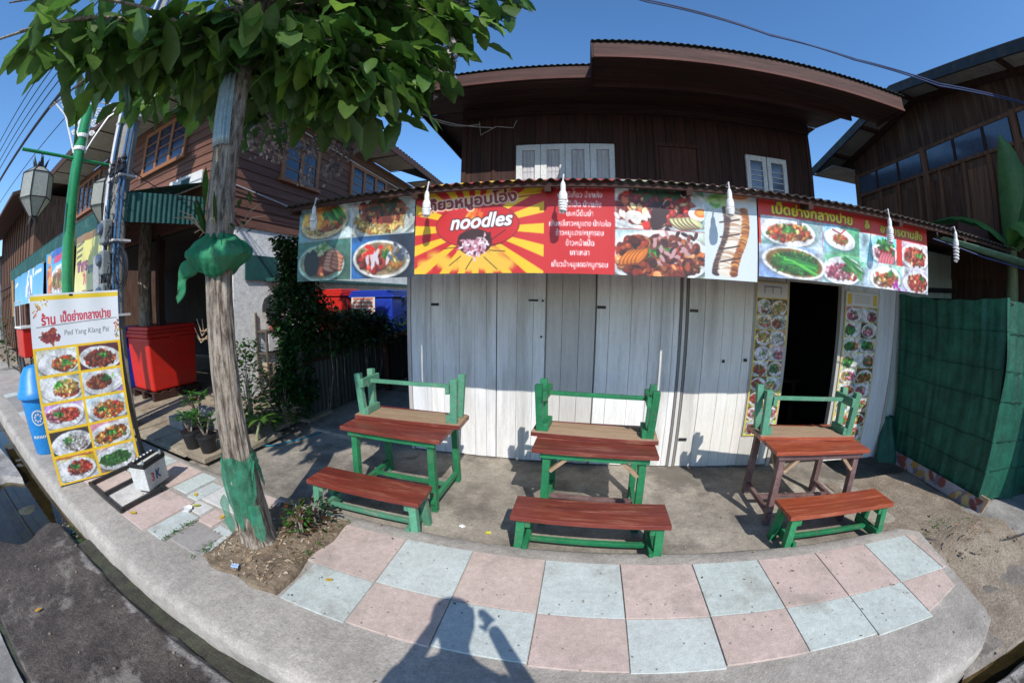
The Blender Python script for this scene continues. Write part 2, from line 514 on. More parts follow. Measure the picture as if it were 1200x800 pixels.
roadcon = M('road concrete', (.37,.35,.325), (.26,.245,.225), scale=2.5, rough=.92, bump=.45, bscale=40, dirt=(.1,.09,.08), dscale=1.6, damt=.7, speck=(.5,.47,.42), sscale=50, samt=.05)
mud = M('gutter mud', (.075,.065,.045), (.035,.032,.022), scale=8, rough=.55, bump=.8, bscale=30, dirt=(.06,.085,.03), dscale=4, damt=.7, speck=(.25,.22,.17), sscale=30, samt=.06)
soil = M('dry soil', (.28,.205,.135), (.14,.10,.065), scale=11, grain=.5, rough=.97, bump=1., bscale=45, dirt=(.36,.29,.2), dscale=6, damt=.6, speck=(.45,.38,.28), sscale=38, samt=.09)
dirt_m = M('sandy dirt', (.37,.31,.235), (.24,.19,.14), scale=5, grain=.4, rough=.97, bump=.8, bscale=35, dirt=(.14,.10,.07), dscale=3, damt=.6, speck=(.12,.10,.08), sscale=30, samt=.09)
pave_tan = M('tan paving', (.42,.35,.25), (.30,.25,.18), scale=4, rough=.92, bump=.4, bscale=30, dirt=(.14,.11,.08), dscale=3.0, damt=.7, dlow=.5, dhigh=.6)
water_m = M('puddle water', (.02,.018,.014), (.012,.011,.009), rough=.05, bump=.02, bscale=6, spec=.9)
def _water(m):
    n, L = m.node_tree.nodes, m.node_tree.links
    tr = n.new('ShaderNodeBsdfTransparent'); tr.inputs[0].default_value = (.62, .56, .42, 1)
    gl = n.new('ShaderNodeBsdfGlossy'); gl.inputs['Roughness'].default_value = .03
    lw = n.new('ShaderNodeFresnel'); lw.inputs[0].default_value = 1.3
    mx = n.new('ShaderNodeMixShader')
    L.new(lw.outputs[0], mx.inputs[0]); L.new(tr.outputs[0], mx.inputs[1]); L.new(gl.outputs[0], mx.inputs[2])
    L.new(mx.outputs[0], n['Material Output'].inputs[0])
_water(water_m)
whitewood = M('weathered white planks', (.86,.845,.81), (.74,.725,.69), scale=5, stretch=(4,4,.35), rough=.8, bump=.25, bscale=14, dirt=(.36,.33,.29), dscale=1.1, damt=.7, dlow=.50, dhigh=.70, grain=.10, tint=True)
darkwood = M('dark brown planks', (.064,.025,.017), (.029,.0125,.0095), scale=4, stretch=(6,6,.4), rough=.8, bump=.35, bscale=14, tint=True)
fascia_m = M('red brown fascia', (.085,.036,.026), (.05,.022,.017), scale=4, stretch=(.4,6,6), rough=.75, bump=.2, tint=True)
brownwood = M('reddish clapboard', (.195,.085,.055), (.12,.052,.036), scale=4, stretch=(.5,.5,7), rough=.75, bump=.25, tint=True)
rightwood = M('old orange brown boards', (.175,.080,.042), (.075,.037,.022), scale=4, stretch=(5,5,.4), rough=.85, bump=.35, tint=True, dirt=(.22,.17,.13), dscale=2.5, damt=.4)
framewood = M('orange window timber', (.34,.14,.06), (.24,.10,.045), scale=6, stretch=(4,4,1), rough=.6, bump=.1)
whitepaint = M('white painted timber', (.75,.75,.73), (.64,.64,.62), scale=5, rough=.55, bump=.1, dirt=(.45,.42,.38), damt=.35)
curtain = M('pale curtain', (.60,.58,.58), (.46,.44,.45), scale=3, stretch=(6,6,.3), rough=.9, bump=.3)
blueglass = M('blue tinted glass', (.015,.03,.075), (.01,.02,.05), rough=.14, bump=.03, spec=.8)
skyglass = M('reflecting glass', (.09,.12,.17), (.06,.085,.125), rough=.14, bump=.03, spec=.9)
roofmetal = M('rusty corrugated roofing', (.085,.07,.06), (.045,.038,.033), scale=3, rough=.75, bump=.2, dirt=(.13,.085,.06), damt=.4, metal=.2)
rooftile = M('dark green roof sheet', (.035,.05,.04), (.02,.026,.022), scale=3, rough=.7, bump=.2)
soffit_d = M('dark boarded soffit', (.075,.034,.023), (.04,.019,.014), scale=3, stretch=(.4,7,7), rough=.8, bump=.3, tint=True)
soffit_l = M('cream soffit sheet', (.52,.45,.34), (.40,.34,.26), scale=2, rough=.85, bump=.1, tint=True)
soffit_g = M('grey soffit sheet', (.36,.35,.32), (.25,.245,.235), scale=2, rough=.85, bump=.1, dirt=(.08,.07,.06), damt=.5)
teal = M('teal corrugated sheet', (.022,.105,.095), (.013,.065,.06), scale=3, rough=.6, bump=.1, dirt=(.20,.22,.20), dscale=3, damt=.35, dlow=.57)
whitewall = M('whitewashed wall', (.82,.81,.78), (.72,.71,.69), scale=1.5, rough=.9, bump=.15, dirt=(.34,.32,.28), dscale=1.1, damt=.5)
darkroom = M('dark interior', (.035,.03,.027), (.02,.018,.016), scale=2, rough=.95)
greenpaint = M('bright green paint', (.024,.22,.085), (.012,.14,.055), scale=6, rough=.5, bump=.2, dirt=(.14,.13,.085), dscale=9, damt=.7, dlow=.55, tint=True)
greenpale = M('faded green paint', (.10,.30,.185), (.07,.22,.135), scale=7, rough=.6, bump=.15, dirt=(.28,.25,.19), dscale=9, damt=.7, dlow=.54, tint=True)
redpaint = M('worn red brown varnish', (.235,.046,.028), (.125,.025,.017), scale=5, stretch=(.5,4,4), rough=.42, bump=.2, bscale=18, dirt=(.33,.17,.11), dscale=5, damt=.65, dlow=.53, tint=True, coat=.15)
orangepaint = M('worn orange varnish', (.38,.076,.030), (.22,.045,.020), scale=5, stretch=(.5,4,4), rough=.42, bump=.2, bscale=18, dirt=(.38,.20,.12), dscale=5, damt=.6, dlow=.54, tint=True, coat=.15)
rawwood = M('raw tan timber', (.42,.29,.18), (.30,.20,.12), scale=4, stretch=(.5,5,5), rough=.85, bump=.2, tint=True)
mauve = M('mauve brown paint', (.17,.095,.09), (.11,.06,.058), scale=6, rough=.6, bump=.15, dirt=(.30,.22,.20), dscale=6, damt=.4, tint=True)
vinyl = M('printed vinyl', (.5,.5,.5), (.45,.45,.45), scale=30, rough=.42, bump=.02, paint=True, spec=.45)
plastic_red = M('red plastic', (.62,.022,.014), (.52,.018,.012), scale=4, rough=.38, bump=.05, dirt=(.35,.03,.02), damt=.5)
plastic_blue = M('blue plastic', (.018,.05,.42), (.014,.04,.32), scale=4, rough=.4, bump=.05)
plastic_sky = M('sky blue plastic', (.02,.25,.62), (.018,.21,.54), scale=4, rough=.4, bump=.05)
plastic_white = M('white plastic', (.78,.78,.76), (.70,.70,.68), scale=4, rough=.35, bump=.03)
lampglass = M('spiral lamp glass', (.82,.82,.80), (.76,.76,.74), scale=6, rough=.2, bump=0)
black_m = M('black plastic', (.022,.022,.024), (.014,.014,.015), scale=6, rough=.45, bump=.1)
iron = M('painted dark iron', (.045,.05,.052), (.03,.032,.034), scale=8, rough=.55, bump=.15, metal=.4, dirt=(.16,.09,.05), dscale=9, damt=.4)
steel = M('galvanised sheet', (.40,.46,.46), (.28,.34,.35), scale=4, stretch=(1,1,.4), rough=.45, bump=.05, metal=.5, dirt=(.18,.25,.24), damt=.5)
greenpole = M('green enamel', (.022,.26,.09), (.018,.20,.07), scale=3, rough=.3, bump=.03, coat=.2)
polecon = M('grey pole concrete', (.30,.28,.26), (.20,.19,.175), scale=5, rough=.9, bump=.3)
wirewhite = M('white conduit', (.62,.60,.60), (.50,.48,.48), scale=4, stretch=(1,1,.3), rough=.5, bump=.05)
wireblue = M('blue conduit', (.04,.13,.28), (.03,.10,.2), scale=4, rough=.5)
cable_m = M('black cable', (.02,.02,.025), (.015,.015,.02), rough=.5, bump=0)
cable_b = M('blue cable', (.03,.05,.14), (.02,.04,.11), rough=.5, bump=0)
lantern_g = M('frosted lantern glass', (.50,.52,.46), (.42,.44,.40), scale=5, rough=.3, bump=.02, transl=.35)
bark = M('grey brown bark', (.36,.30,.235), (.11,.082,.06), scale=11, stretch=(3.0,3.0,.62), rough=.95, bump=1., bscale=14, dirt=(.46,.41,.35), dscale=9, damt=.6, grain=.4, lo=.42, hi=.58)
leaf_m = M('broad leaf', (.115,.225,.045), (.075,.165,.036), scale=14, rough=.38, bump=.12, bscale=30, tint=True, transl=.46, spec=.55)
leaf_d = M('small dark leaf', (.030,.085,.018), (.018,.05,.012), scale=10, rough=.5, bump=.1, tint=True, transl=.2)
leaf_b = M('banana leaf', (.11,.27,.085), (.07,.19,.055), scale=5, rough=.4, bump=.15, tint=True, transl=.35)
flower_m = M('dry seed cluster', (.52,.46,.45), (.34,.29,.29), scale=20, rough=.9, tint=True)
yellowleaf = M('fallen yellow leaf', (.60,.42,.04), (.45,.28,.03), scale=20, rough=.7, tint=True)
net_g = M('green shade net', (.016,.125,.082), (.010,.080,.052), scale=6, rough=.5, bump=.6, bscale=34, lo=.4, hi=.6, grain=.35, dirt=(.02,.17,.10), dscale=2, damt=.6, transl=.12)
net_l = M('loose green net wrap', (.05,.34,.20), (.03,.22,.125), scale=12, rough=.7, bump=.5, bscale=40, transl=.25, alpha=.62, lo=.4, hi=.6)
felt_g = M('green felt sack', (.018,.21,.095), (.012,.14,.06), scale=8, rough=.85, bump=.4, bscale=50, dirt=(.12,.15,.07), dscale=5, damt=.4)
tarp_m = M('pale green tarpaulin', (.20,.37,.27), (.15,.30,.21), scale=3, rough=.5, bump=.1, transl=.3)
fence_m = M('grey green metal fence', (.075,.085,.078), (.045,.055,.05), scale=3, stretch=(3,3,.5), rough=.7, bump=.15, dirt=(.03,.03,.03), damt=.5)
litter_m = M('litter', (.8,.8,.8), (.7,.7,.7), tint=True, rough=.6)
skin_m = M('skin', (.50,.30,.21), (.44,.26,.18), scale=10, rough=.5, bump=.03)
shirt_m = M('grey cotton', (.22,.23,.25), (.18,.19,.2), scale=20, rough=.9, bump=.1)
trouser_m = M('khaki cotton', (.28,.23,.16), (.23,.19,.13), scale=20, rough=.9, bump=.1)
hair_m = M('dark hair', (.02,.015,.012), (.012,.01,.008), scale=30, rough=.6)
apron_m = M('dirty street concrete', (.30,.265,.225), (.17,.15,.125), scale=3.5, rough=.93, bump=.6, bscale=30, dirt=(.09,.078,.062), dscale=2.2, damt=.75, dlow=.5, dhigh=.62, grain=.35, speck=(.45,.4,.34), sscale=30, samt=.05)
# ------------------------------------------------------------------ ground, road, pavement
from mathutils import noise as mnoise
def nz(x, y, s=1., a=1.): return a*mnoise.noise(Vector((x*s, y*s, 3.7)))
FL = -.10          # forecourt floor level
b = MB(); b.grid(lambda u, v: ((u-.5)*800, (v-.5)*800, -.32), 8, 8)
tag(b.build('ground', dirt_m), kind='structure')
b = MB()
b.grid(lambda u, v: (-60+120*u, -12+(12-2.42)*v, -.155), 60, 6)
tag(b.build('road', roadcon), kind='structure')
# broken asphalt slab, its left end cracked off over the puddle
def slab_pt(x, v):
    y = -2.40+v*(2.40-1.435)
    z = -.140+nz(x, y, 1.6, .012)+nz(x, y, 6, .005)+nz(x, y, 15, .003)
    return y, z
def slab(u, v):
    xl = -3.05-.35*(1-v)-.12*math.sin(v*9)+nz(v*4, 1, 1, .08)
    x = xl+(7.0-xl)*u
    y, z = slab_pt(x, v)
    edge = min(1, (x-xl)/.10, v/.05, (1-v)/.05)
    y2 = y+(nz(x*1.5, 7, 1, .03)+nz(x*6, 3, 1, .012) if v > .97 else 0)
    return (x, y2, z-.16*(1-max(0, edge))**2.5)
b = MB(); b.grid(slab, 640, 90)
b.grid(lambda u, v: (6.98+60*u, -2.40+v*.965, -.145), 30, 4)
ra = tag(b.build('road_asphalt', asphalt, smooth=True), kind='structure')
ra.data.attributes.remove(ra.data.attributes['tint'])
at = ra.data.attributes.new('tint', 'FLOAT_COLOR', 'POINT')
cols = []
for q in ra.data.vertices:      # pale concrete left bare along the gutter, and a few worn patches
    x, y, z = q.co
    wv = .10+.09*math.sin(x*2.1+1)+nz(x, 2, 3, .10)+nz(x, y, 9, .06)+nz(x, y, 25, .04)
    d = wv*min(1, max(0, (x+2.6)*2))-(-1.435-y)
    e = nz(x+4, y+2, 1.7, 1)+nz(x, y, 8, .35)+nz(x, y, 22, .25)-.62
    k = max(0, min(1, d*40+.5), min(1, e*7+.4))
    t_ = 1+nz(x, y, 2.2, .35)
    cols += [t_*(1-k)+3.3*k, t_*(1-k)+3.75*k, t_*(1-k)+4.0*k, 1]
at.data.foreach_set('color', np.array(cols, np.float32))
b = MB()   # slab past the puddle
b.grid(lambda u, v: (-60+(60-4.75+.15*math.sin(v*7)+nz(v*6, 4, 1, .08))*min(1, u/.99)**.5, -2.40+min(1, v/.97)*(.82+.05*math.sin(u*40)), -.14+nz(u*30, v*3, 1, .01) if (u < .992 and v < .98) else -.3), 140, 40)
tag(b.build('road_slab', roadcon, smooth=True), kind='structure')
b = MB()   # gutter bed
def gut(u, v):
    x = -30+60*u; y = -2.6+v*1.4
    up_ = max(0, min(1, (x+2.9)/.35))*max(0, min(1, (3.2-x)/.6))
    return (x, y, -.243+nz(x, y, 2.0, .055)+nz(x, y, 6, .022)+nz(x, y, 22, .007)+.066*up_-up_*nz(x, y, 2.0, .035))
b.grid(gut, 900, 40)
tag(b.build('gutter', mud, smooth=True), kind='structure')
b = MB(); b.grid(lambda u, v: (-30+60*u, -2.55+v*1.25, -.215), 20, 4)
tag(b.build('water', water_m), kind='structure')

# pavement slab: profile across Y, swept along X with a cut right end
def right_end(y):            # x of the pavement's right edge at y
    pts = [(-1.30, 3.40), (-1.24, 3.72), (-1.15, 3.92), (-.95, 4.0), (-.77, 4.01), (-.08, 4.20), (.02, 4.20), (.10, 4.05), (.2, 3.9)]
    for (a, xa), (c, xc) in zip(pts, pts[1:]):
        if y <= c: return xa+(xc-xa)*max(0, (y-a)/(c-a))
    return pts[-1][1]
prof = [(-1.335,-.30), (-1.33,-.18), (-1.322,-.07), (-1.312,-.030), (-1.288,-.010), (-1.25,-.003), (-1.1,-.001), (-.98,-.002), (-.89,-.005), (-.5,-.007),
        (-.03,-.007), (.0,-.004), (.06,-.004), (.12,-.008), (.155,-.03), (.175,-.07), (.19,-.16)]
b = MB()
xs = list(np.concatenate([np.linspace(-40, -6, 35)[:-1], np.linspace(-6, 4.2, 260)]))
def pavpt(i, k):
    y, z = prof[k]
    xr = right_end(max(-1.30, min(.2, y)))
    t = i/(len(xs)-1)
    x = min(xs[i], xr) if i < len(xs)-1 else xr
    if x <= -6: return (x, y, z)
    wob = nz(x, k*.3, 1.3, .014)+nz(x, k, 5, .005)
    return (x, y+(wob if k in (2, 3, 4, 5, 13, 14, 15, 16) else 0), z+nz(x, y*2, 2.2, .004)*(1 if 3 <= k <= 8 else .4)-.0)
vs = [pavpt(i, k) for i in range(len(xs)) for k in range(len(prof))]
n = len(prof)
fs = [(i*n+k, (i+1)*n+k, (i+1)*n+k+1, i*n+k+1) for i in range(len(xs)-1) for k in range(n-1)]
b.add(vs, fs)
# end skirt
e0 = (len(xs)-1)*n
sk = [vs[e0+k] for k in range(n)]
b.add(sk+[(x+.035, y, -.05) for x, y, z in sk]+[(x+.06, y, -.3) for x, y, z in sk],
      [(k, n+k, n+k+1, k+1) for k in range(n-1)]+[(n+k, 2*n+k, 2*n+k+1, n+k+1) for k in range(n-1)])
tag(b.build('pavement', concrete, smooth=True), kind='structure')

# tiles laid in the pavement
b = MB()
PINK_T, GREEN_T, WHITE_T, GREY_T = (.59,.465,.405), (.55,.60,.565), (.62,.61,.58), (.33,.31,.285)
def tile(x0, x1, y0, y1, col, z=.004, pts=None):
    c = jit(col, .05); g = .004; dz = rnd.uniform(-.001, .0015)
    poly = pts or [(x0+g, y0+g), (x1-g, y0+g), (x1-g, y1-g), (x0+g, y1-g)]
    nn = len(poly)
    b.add([(x, y, z+dz+rnd.uniform(-.0006, .0006)) for x, y in poly]+[(x, y, -.02) for x, y in poly],
          [tuple(range(nn))]+[(i, nn+i, nn+(i+1) % nn, (i+1) % nn) for i in range(nn)], tuple(a*q for a, q in zip(col, c)))
for i in range(-1, 9):
    for j in range(2):
        x0, x1 = i*.5, i*.5+.5
        y1 = 0-.5*j; y0 = -.5 if j == 0 else -.872+.012*math.sin(i*1.7)
        col = GREEN_T if (i+j) % 2 == 0 else PINK_T
        # the photograph's run: pale, pink, pale, pink, pale, pink, pink, pale in the back row
        if j == 0: col = [PINK_T, GREEN_T, PINK_T, GREEN_T, PINK_T, GREEN_T, PINK_T, PINK_T, GREEN_T, PINK_T][i+1]
        else: col = [GREEN_T, PINK_T, GREEN_T, PINK_T, GREEN_T, PINK_T, GREEN_T, GREEN_T, PINK_T, PINK_T][i+1]
        if i == 8:
            if j == 0: tile(0, 0, 0, 0, col, pts=[(4.004,-.496), (4.045,-.49), (4.10,-.02), (4.004,-.004)])
            continue
        if i == 7 and j == 1:
            tile(0, 0, 0, 0, col, pts=[(3.504,-.83), (3.62,-.80), (3.93,-.70), (3.97,-.504), (3.504,-.504)]); continue
        if i == -1 and j == 1: x0 = -.47
        if i == -1 and j == 0: x0 = -.54
        tile(x0, x1, y0, y1, col)
# rougher mixed tiles left of the tree
tile(-1.98, -1.50, -.33, .02, WHITE_T, z=.005)
tile(-1.49, -1.22, -.30, .06, PINK_T)
tile(-2.16, -1.98, -.38, -.05, GREEN_T); tile(-1.97, -1.74, -.52, -.36, WHITE_T)
tile(-2.44, -1.98, -.99, -.42, PINK_T)
tile(-1.95, -1.72, -.96, -.55, GREEN_T, z=.006)
tile(-1.70, -1.50, -.58, -.38, PINK_T); tile(-1.68, -1.30, -.90, -.60, GREY_T)
tile(-1.46, -1.24, -.80, -.52, GREEN_T)
tile(-1.48, -1.25, -.50, -.32, GREY_T)
tile(-2.98, -2.46, -.95, -.50, WHITE_T); tile(-3.5, -3.0, -.98, -.5, PINK_T)
tile(-2.98, -2.48, -.48, .05, PINK_T); tile(-3.5, -3.0, -.48, .05, GREEN_T); tile(-2.45, -2.2, -.36, .04, GREEN_T)
for i in range(14):
    for j in range(2):
        tile(-4.02-.5*i, -3.52-.5*i, -.98+.5*j, -.5+.5*j, rnd.choice([PINK_T, GREY_T, GREEN_T, GREY_T]))
tag(b.build('pavement_tiles', tile_m, bevel=.0015, seg=1), kind='structure')

# soil square round the tree
b = MB()
def soilf(u, v):
    x = -1.27+.76*u; y = -.90+.93*v
    e = min(u, 1-u, v, 1-v)*6
    h = .012+.035*min(1, e)+nz(x, y, 5, .018)+nz(x, y, 17, .010)+.07*math.exp(-((x+.95)**2+(y+.5)**2)/.035)
    return (x+nz(y, 1, 4, .05)*(1-min(1, e)), y+nz(x, 4, 4, .05)*(1-min(1, e)), h if e > .02 else -.01)
b.grid(soilf, 70, 70)
tag(b.build('soil', soil, smooth=True), kind='structure')
# forecourt floor, sunk behind the pavement strip
b = MB()
def ff(u, v):
    x = -3.1+7.4*u; y = .10+3.4*v
    return (x, y, FL+nz(x, y, .9, .008)+nz(x, y, 6, .002))
b.grid(ff, 90, 40)
tag(b.build('forecourt', floor_c, smooth=True), kind='structure')
b = MB()   # worn raised patch strip at the step beside the shop corner
b.prism([(-2.70,2.12), (-2.40,1.86), (-1.83,1.78), (-.80,1.98), (-.80,5.5), (-2.5,5.5)], FL-.05, FL+.05)
tag(b.build('step', floor_c, bevel=.01), kind='structure')
# tan cracked paving before the neighbour's shop
b = MB(); k = 0
for i in range(22):
    for j in range(4):
        x0 = -3.35-.62*i+(.2 if j % 2 else 0); y0 = .24+.58*j
        g = .008
        cc = jit((1, 1, 1), .12)
        pts = [(x0+g+rnd.uniform(0, .02), y0+g), (x0+.62-g, y0+g+rnd.uniform(0, .02)), (x0+.62-g, y0+.58-g), (x0+g, y0+.58-g)]
        z = rnd.uniform(-.004, .006)
        b.add([(x, y, z) for x, y in pts]+[(x, y, -.05) for x, y in pts], [(0,1,2,3)]+[(q, 4+q, 4+(q+1) % 4, (q+1) % 4) for q in range(4)], cc)
tag(b.build('paving', M('tan paving slabs', (.42,.35,.25), (.32,.265,.19), scale=4, rough=.92, bump=.4, bscale=30, dirt=(.15,.12,.085), dscale=3.0, damt=.6, dlow=.5, dhigh=.6, tint=True)), kind='structure')
b = MB(); b.grid(lambda u, v: (-20+16.9*u, .2+9.8*v, -.03), 20, 12)
tag(b.build('yard', pave_tan), kind='structure')
b = MB(); b.grid(lambda u, v: (-3.12+2.5*u, .2+9.8*v, -.105), 20, 30)
tag(b.build('alley', floor_c), kind='structure')
# sandy bank and apron right of the forecourt
b = MB()
def bank(u, v):
    x = 3.95+6*u; y = -1.30+2.6*v
    m = math.exp(-((x-5.0)**2/.5+(y+.15)**2/.14))
    return (x, y, -.15+.045*max(0, min(1, (y+.75)*2))+m*.05+nz(x, y, 3, .018)+nz(x, y, 9, .010)*(.3+m))
b.grid(bank, 130, 60)
tag(b.build('bank', dirt_m, smooth=True), kind='structure')
b = MB()
def apron(u, v):
    x = 3.6+8.5*u
    yb = -.20-.55*min(1, max(0, (x-4.35)/.95))+nz(x, 5, 2.5, .05)
    y = -1.34+v*(yb+1.34)
    z = -.150+nz(x, y, 2.2, .014)+nz(x, y, 8, .006)
    if v < .07: z -= .20*((.07-v)/.07)**1.5; y += nz(x*3, 1, 1, .015)
    if v > .96: z -= .02
    return (x, y, z)
b.grid(apron, 150, 40)
tag(b.build('apron', apron_m, smooth=True), kind='structure')
b = MB()
def footway(u, v):
    y = -.66+.98*v
    xl = 5.22+.55*(1-v)**1.5+nz(y*3, 2, 1, .06)
    x = xl+7*u**1.6
    e = min(1, u*14, v*9, (1-v)*9)
    return (x, y, -.075+nz(x, y, 2, .008)-.05*(1-e)**2)
b.grid(footway, 90, 40)
tag(b.build('footway', roadcon, smooth=True), kind='structure')
# ------------------------------------------------------------------ corrugated sheet
def corr(b, fn, length, pitch, amp, rows=4, thick=.004, along='u'):
    """fn(s, t) -> (point, normal); s runs along the ridges' cross direction in metres, t from 0 to 1 down the sheet"""
    n = int(length/pitch*6)
    top, bot = [], []
    for j in range(rows+1):
        for i in range(n+1):
            s = length*i/n
            p, nn = fn(s, j/rows)
            p = Vector(p)+Vector(nn)*amp*math.cos(2*math.pi*s/pitch)
            top.append(p); bot.append(p-Vector(nn)*thick)
    N = len(top)
    fs = []
    for j in range(rows):
        for i in range(n):
            a = j*(n+1)+i
            fs.append((a, a+1, a+n+2, a+n+1)); fs.append((N+a, N+a+n+1, N+a+n+2, N+a+1))
    for i in range(n):
        fs.append((i, N+i, N+i+1, i+1)); a = rows*(n+1)+i; fs.append((a, a+1, N+a+1, N+a))
    b.add(top+bot, fs)

def planks_y(b, x0, x1, z0, z1, y, wmin, wmax, th=.02, base=(1, 1, 1), var=.12, gap=.003, r=rnd):
    """vertical boards standing in a plane of constant y (front face at y)"""
    x = x0
    while x < x1-.01:
        wv = min(r.uniform(wmin, wmax), x1-x)
        if x1-x-wv < wmin*.4: wv = x1-x
        c = jit(base, var, r)
        dz = r.uniform(-.006, .006)
        dy = r.uniform(-.003, .003)
        b.box(x+gap/2, x+wv-gap/2, y+dy, y+th+dy, z0+dz*.5, z1, tuple(a*q for a, q in zip(base, c)))
        x += wv

# ================================================================== the noodle shop
shop = thing('shop_house', 'dark timber shophouse with white plank shopfront and deep boarded eaves', 'house', (2.2, 1.815, FL))
W = 1.815
b = MB()
for seg, base in [((-.745, -.50), (.86,.88,.93)), ((-.50, .255), (1.0,1.0,1.02)), ((.262, .78), (.94,.94,.95)), ((.79, 1.30), (.72,.70,.67)),
                  ((1.31, 2.19), (.96,.96,.97)), ((2.29, 3.04), (.92,.90,.86)), ((4.89, 5.20), (.82,.84,.88))]:
    planks_y(b, seg[0], seg[1], FL+.01, 2.45, W, .11, .24, base=base, var=.05, gap=.003)
planks_y(b, 3.04, 3.47, FL+.01, 2.45, W, .12, .2, base=(.75,.74,.7))
planks_y(b, 4.25, 4.89, FL+.01, 2.45, W, .12, .2, base=(.75,.74,.7))
b.box(3.47, 4.25, W, W+.02, 2.02, 2.45, (.6,.6,.58))
b.build('front_wall', whitewood, shop, bevel=.0025, seg=1)
for x, wv in ((2.19, .022), (2.218, .034), (2.258, .022), (.782, .006), (1.302, .006), (-.503, .008)):
    pieces('cover_strip', whitewood, shop, [(x, x+wv, W-.012, W+.018, FL+.01, 2.4, rnd.choice([(.25,.23,.22), (.8,.8,.8), (.45,.42,.4)]))])
pieces('corner_post', whitewood, shop, [(-.79, -.748, W-.01, W+.06, FL, 2.5, (.62,.62,.66)), (5.20, 5.25, W-.02, W+.05, FL, 2.5, (.5,.5,.5))], .003)
b = MB(); b.box(-.74, 5.19, W+.022, W+.03, FL, 2.45); b.box(-.74,-.72, W+.03, 6, FL, 2.6); b.box(5.17,5.19, W+.03, 6, FL, 2.6)
# doorway is left open in the backing
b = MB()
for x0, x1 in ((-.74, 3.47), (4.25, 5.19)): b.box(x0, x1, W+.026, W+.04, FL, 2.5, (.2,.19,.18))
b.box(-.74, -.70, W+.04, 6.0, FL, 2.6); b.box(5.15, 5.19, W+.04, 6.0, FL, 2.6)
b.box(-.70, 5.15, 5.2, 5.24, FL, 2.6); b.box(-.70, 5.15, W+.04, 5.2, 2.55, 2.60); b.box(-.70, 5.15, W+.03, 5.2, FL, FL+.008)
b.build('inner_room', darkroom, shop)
b = MB()
for x in (3.44, 4.235): b.box(x, x+.045, W-.018, W+.05, FL, 2.05, (.55,.54,.5))
b.box(3.44, 4.28, W-.02, W+.05, 2.012, 2.062, (.55,.54,.5))
b.build('door_frame', whitewood, shop, bevel=.003)
pieces('hinge', iron, shop, [(x, x+.09, W-.010, W-.001, z, z+.03) for x in (-.49, 1.315, 2.30) for z in (.22, 1.62)])
pieces('latch', iron, shop, [(.60,.70, W-.012, W-.001, 1.68, 1.70), (.74,.76, W-.02, W-.001, 1.675, 1.70), (.73,.75, W-.015, W-.001, 1.3, 1.32), (2.7,2.73,W-.012,W-.001,1.1,1.13), (2.96,2.99,W-.03,W-.001,1.12,1.15)])
# upper storey
YU = 3.0
b = MB()
planks_y(b, -.555, 4.69, 2.6, 4.56, YU, .13, .20, th=.03, base=(1, 1, 1), var=.22, gap=.004)
b.box(-.555, 4.69, YU+.031, YU+.05, 2.5, 4.56, (.3,.3,.3))
b.box(-.555, -.52, YU+.05, 7.5, 2.5, 4.56, (.8,.8,.8)); b.box(4.655, 4.69, YU+.05, 7.5, 2.5, 4.56, (.8,.8,.8)); b.box(-.52, 4.655, 7.4, 7.5, 2.5, 4.56)
b.build('upper_wall', darkwood, shop, bevel=.003, seg=1)
pieces('wall_batten', darkwood, shop, [(x, x+.05, YU-.022, YU-.004, 2.7, 4.36 if x < 2.7 else 4.3, (1.15,1.1,1.1)) for x in (1.83, 2.18, 2.80)]+[(2.23, 2.80, YU-.024, YU-.004, 3.90, 3.95, (1.3,1.2,1.1)), (-.56, -.49, YU-.02, YU, 2.6, 4.39, (1.3,1.2,1.1)), (4.63, 4.70, YU-.02, YU, 2.6, 4.39, (1.1,1.1,1.1)), (-.10, -.06, YU-.02, YU, 2.6, 4.39, (1.2,1.1,1.1))])
pieces('blind_panel', darkwood, shop, [(2.25, 2.78, YU-.012, YU-.003, 2.7, 3.89, (1.5,1.4,1.3))])
# shuttered window, four leaves
wn = MB()
for k in range(4):
    x0 = .25+k*.342; x1 = x0+.336
    wn.box(x0, x0+.085, YU-.055, YU-.015, 3.20, 3.885); wn.box(x1-.075, x1, YU-.055, YU-.015, 3.20, 3.885)
    wn.box(x0+.085, x1-.075, YU-.055, YU-.015, 3.80, 3.885); wn.box(x0+.085, x1-.075, YU-.055, YU-.015, 3.20, 3.27)
wf = wn.build('window', whitepaint, shop, bevel=.004)
wn = MB(); wn.box(.23, 1.63, YU-.03, YU-.004, 3.17, 3.20); wn.box(.23, 1.63, YU-.028, YU-.004, 3.887, 3.91)
wn.build('frame', darkwood, wf)
wn = MB()
for k in range(4):
    x0 = .25+k*.342+.088; x1 = x0+.17
    wn.grid(lambda u, v: (x0+(x1-x0)*u, YU-.03+.004*math.sin(u*22+v*2)+.002*math.sin(u*41), 3.27+.53*v), 24, 6)
    for q in range(1, 5): wn.box(x0, x1, YU-.040, YU-.0365, 3.27+.106*q, 3.273+.106*q, (.55,.55,.57))
wn.build('curtain', curtain, wf, smooth=True)
wn = MB()
for x0, x1 in ((3.53, 3.86), (3.875, 4.205)):
    wn.box(x0, x0+.065, YU-.06, YU-.015, 3.15, 3.88); wn.box(x1-.065, x1, YU-.06, YU-.015, 3.15, 3.88)
    wn.box(x0+.065, x1-.065, YU-.06, YU-.015, 3.80, 3.88); wn.box(x0+.065, x1-.065, YU-.06, YU-.015, 3.15, 3.22)
wf2 = wn.build('window', whitepaint, shop, bevel=.004)
wn = MB()
for x0, x1 in ((3.595, 3.795), (3.94, 4.14)):
    wn.box(x0, x1, YU-.03, YU-.02, 3.22, 3.80)
wn.build('pane', skyglass, wf2)
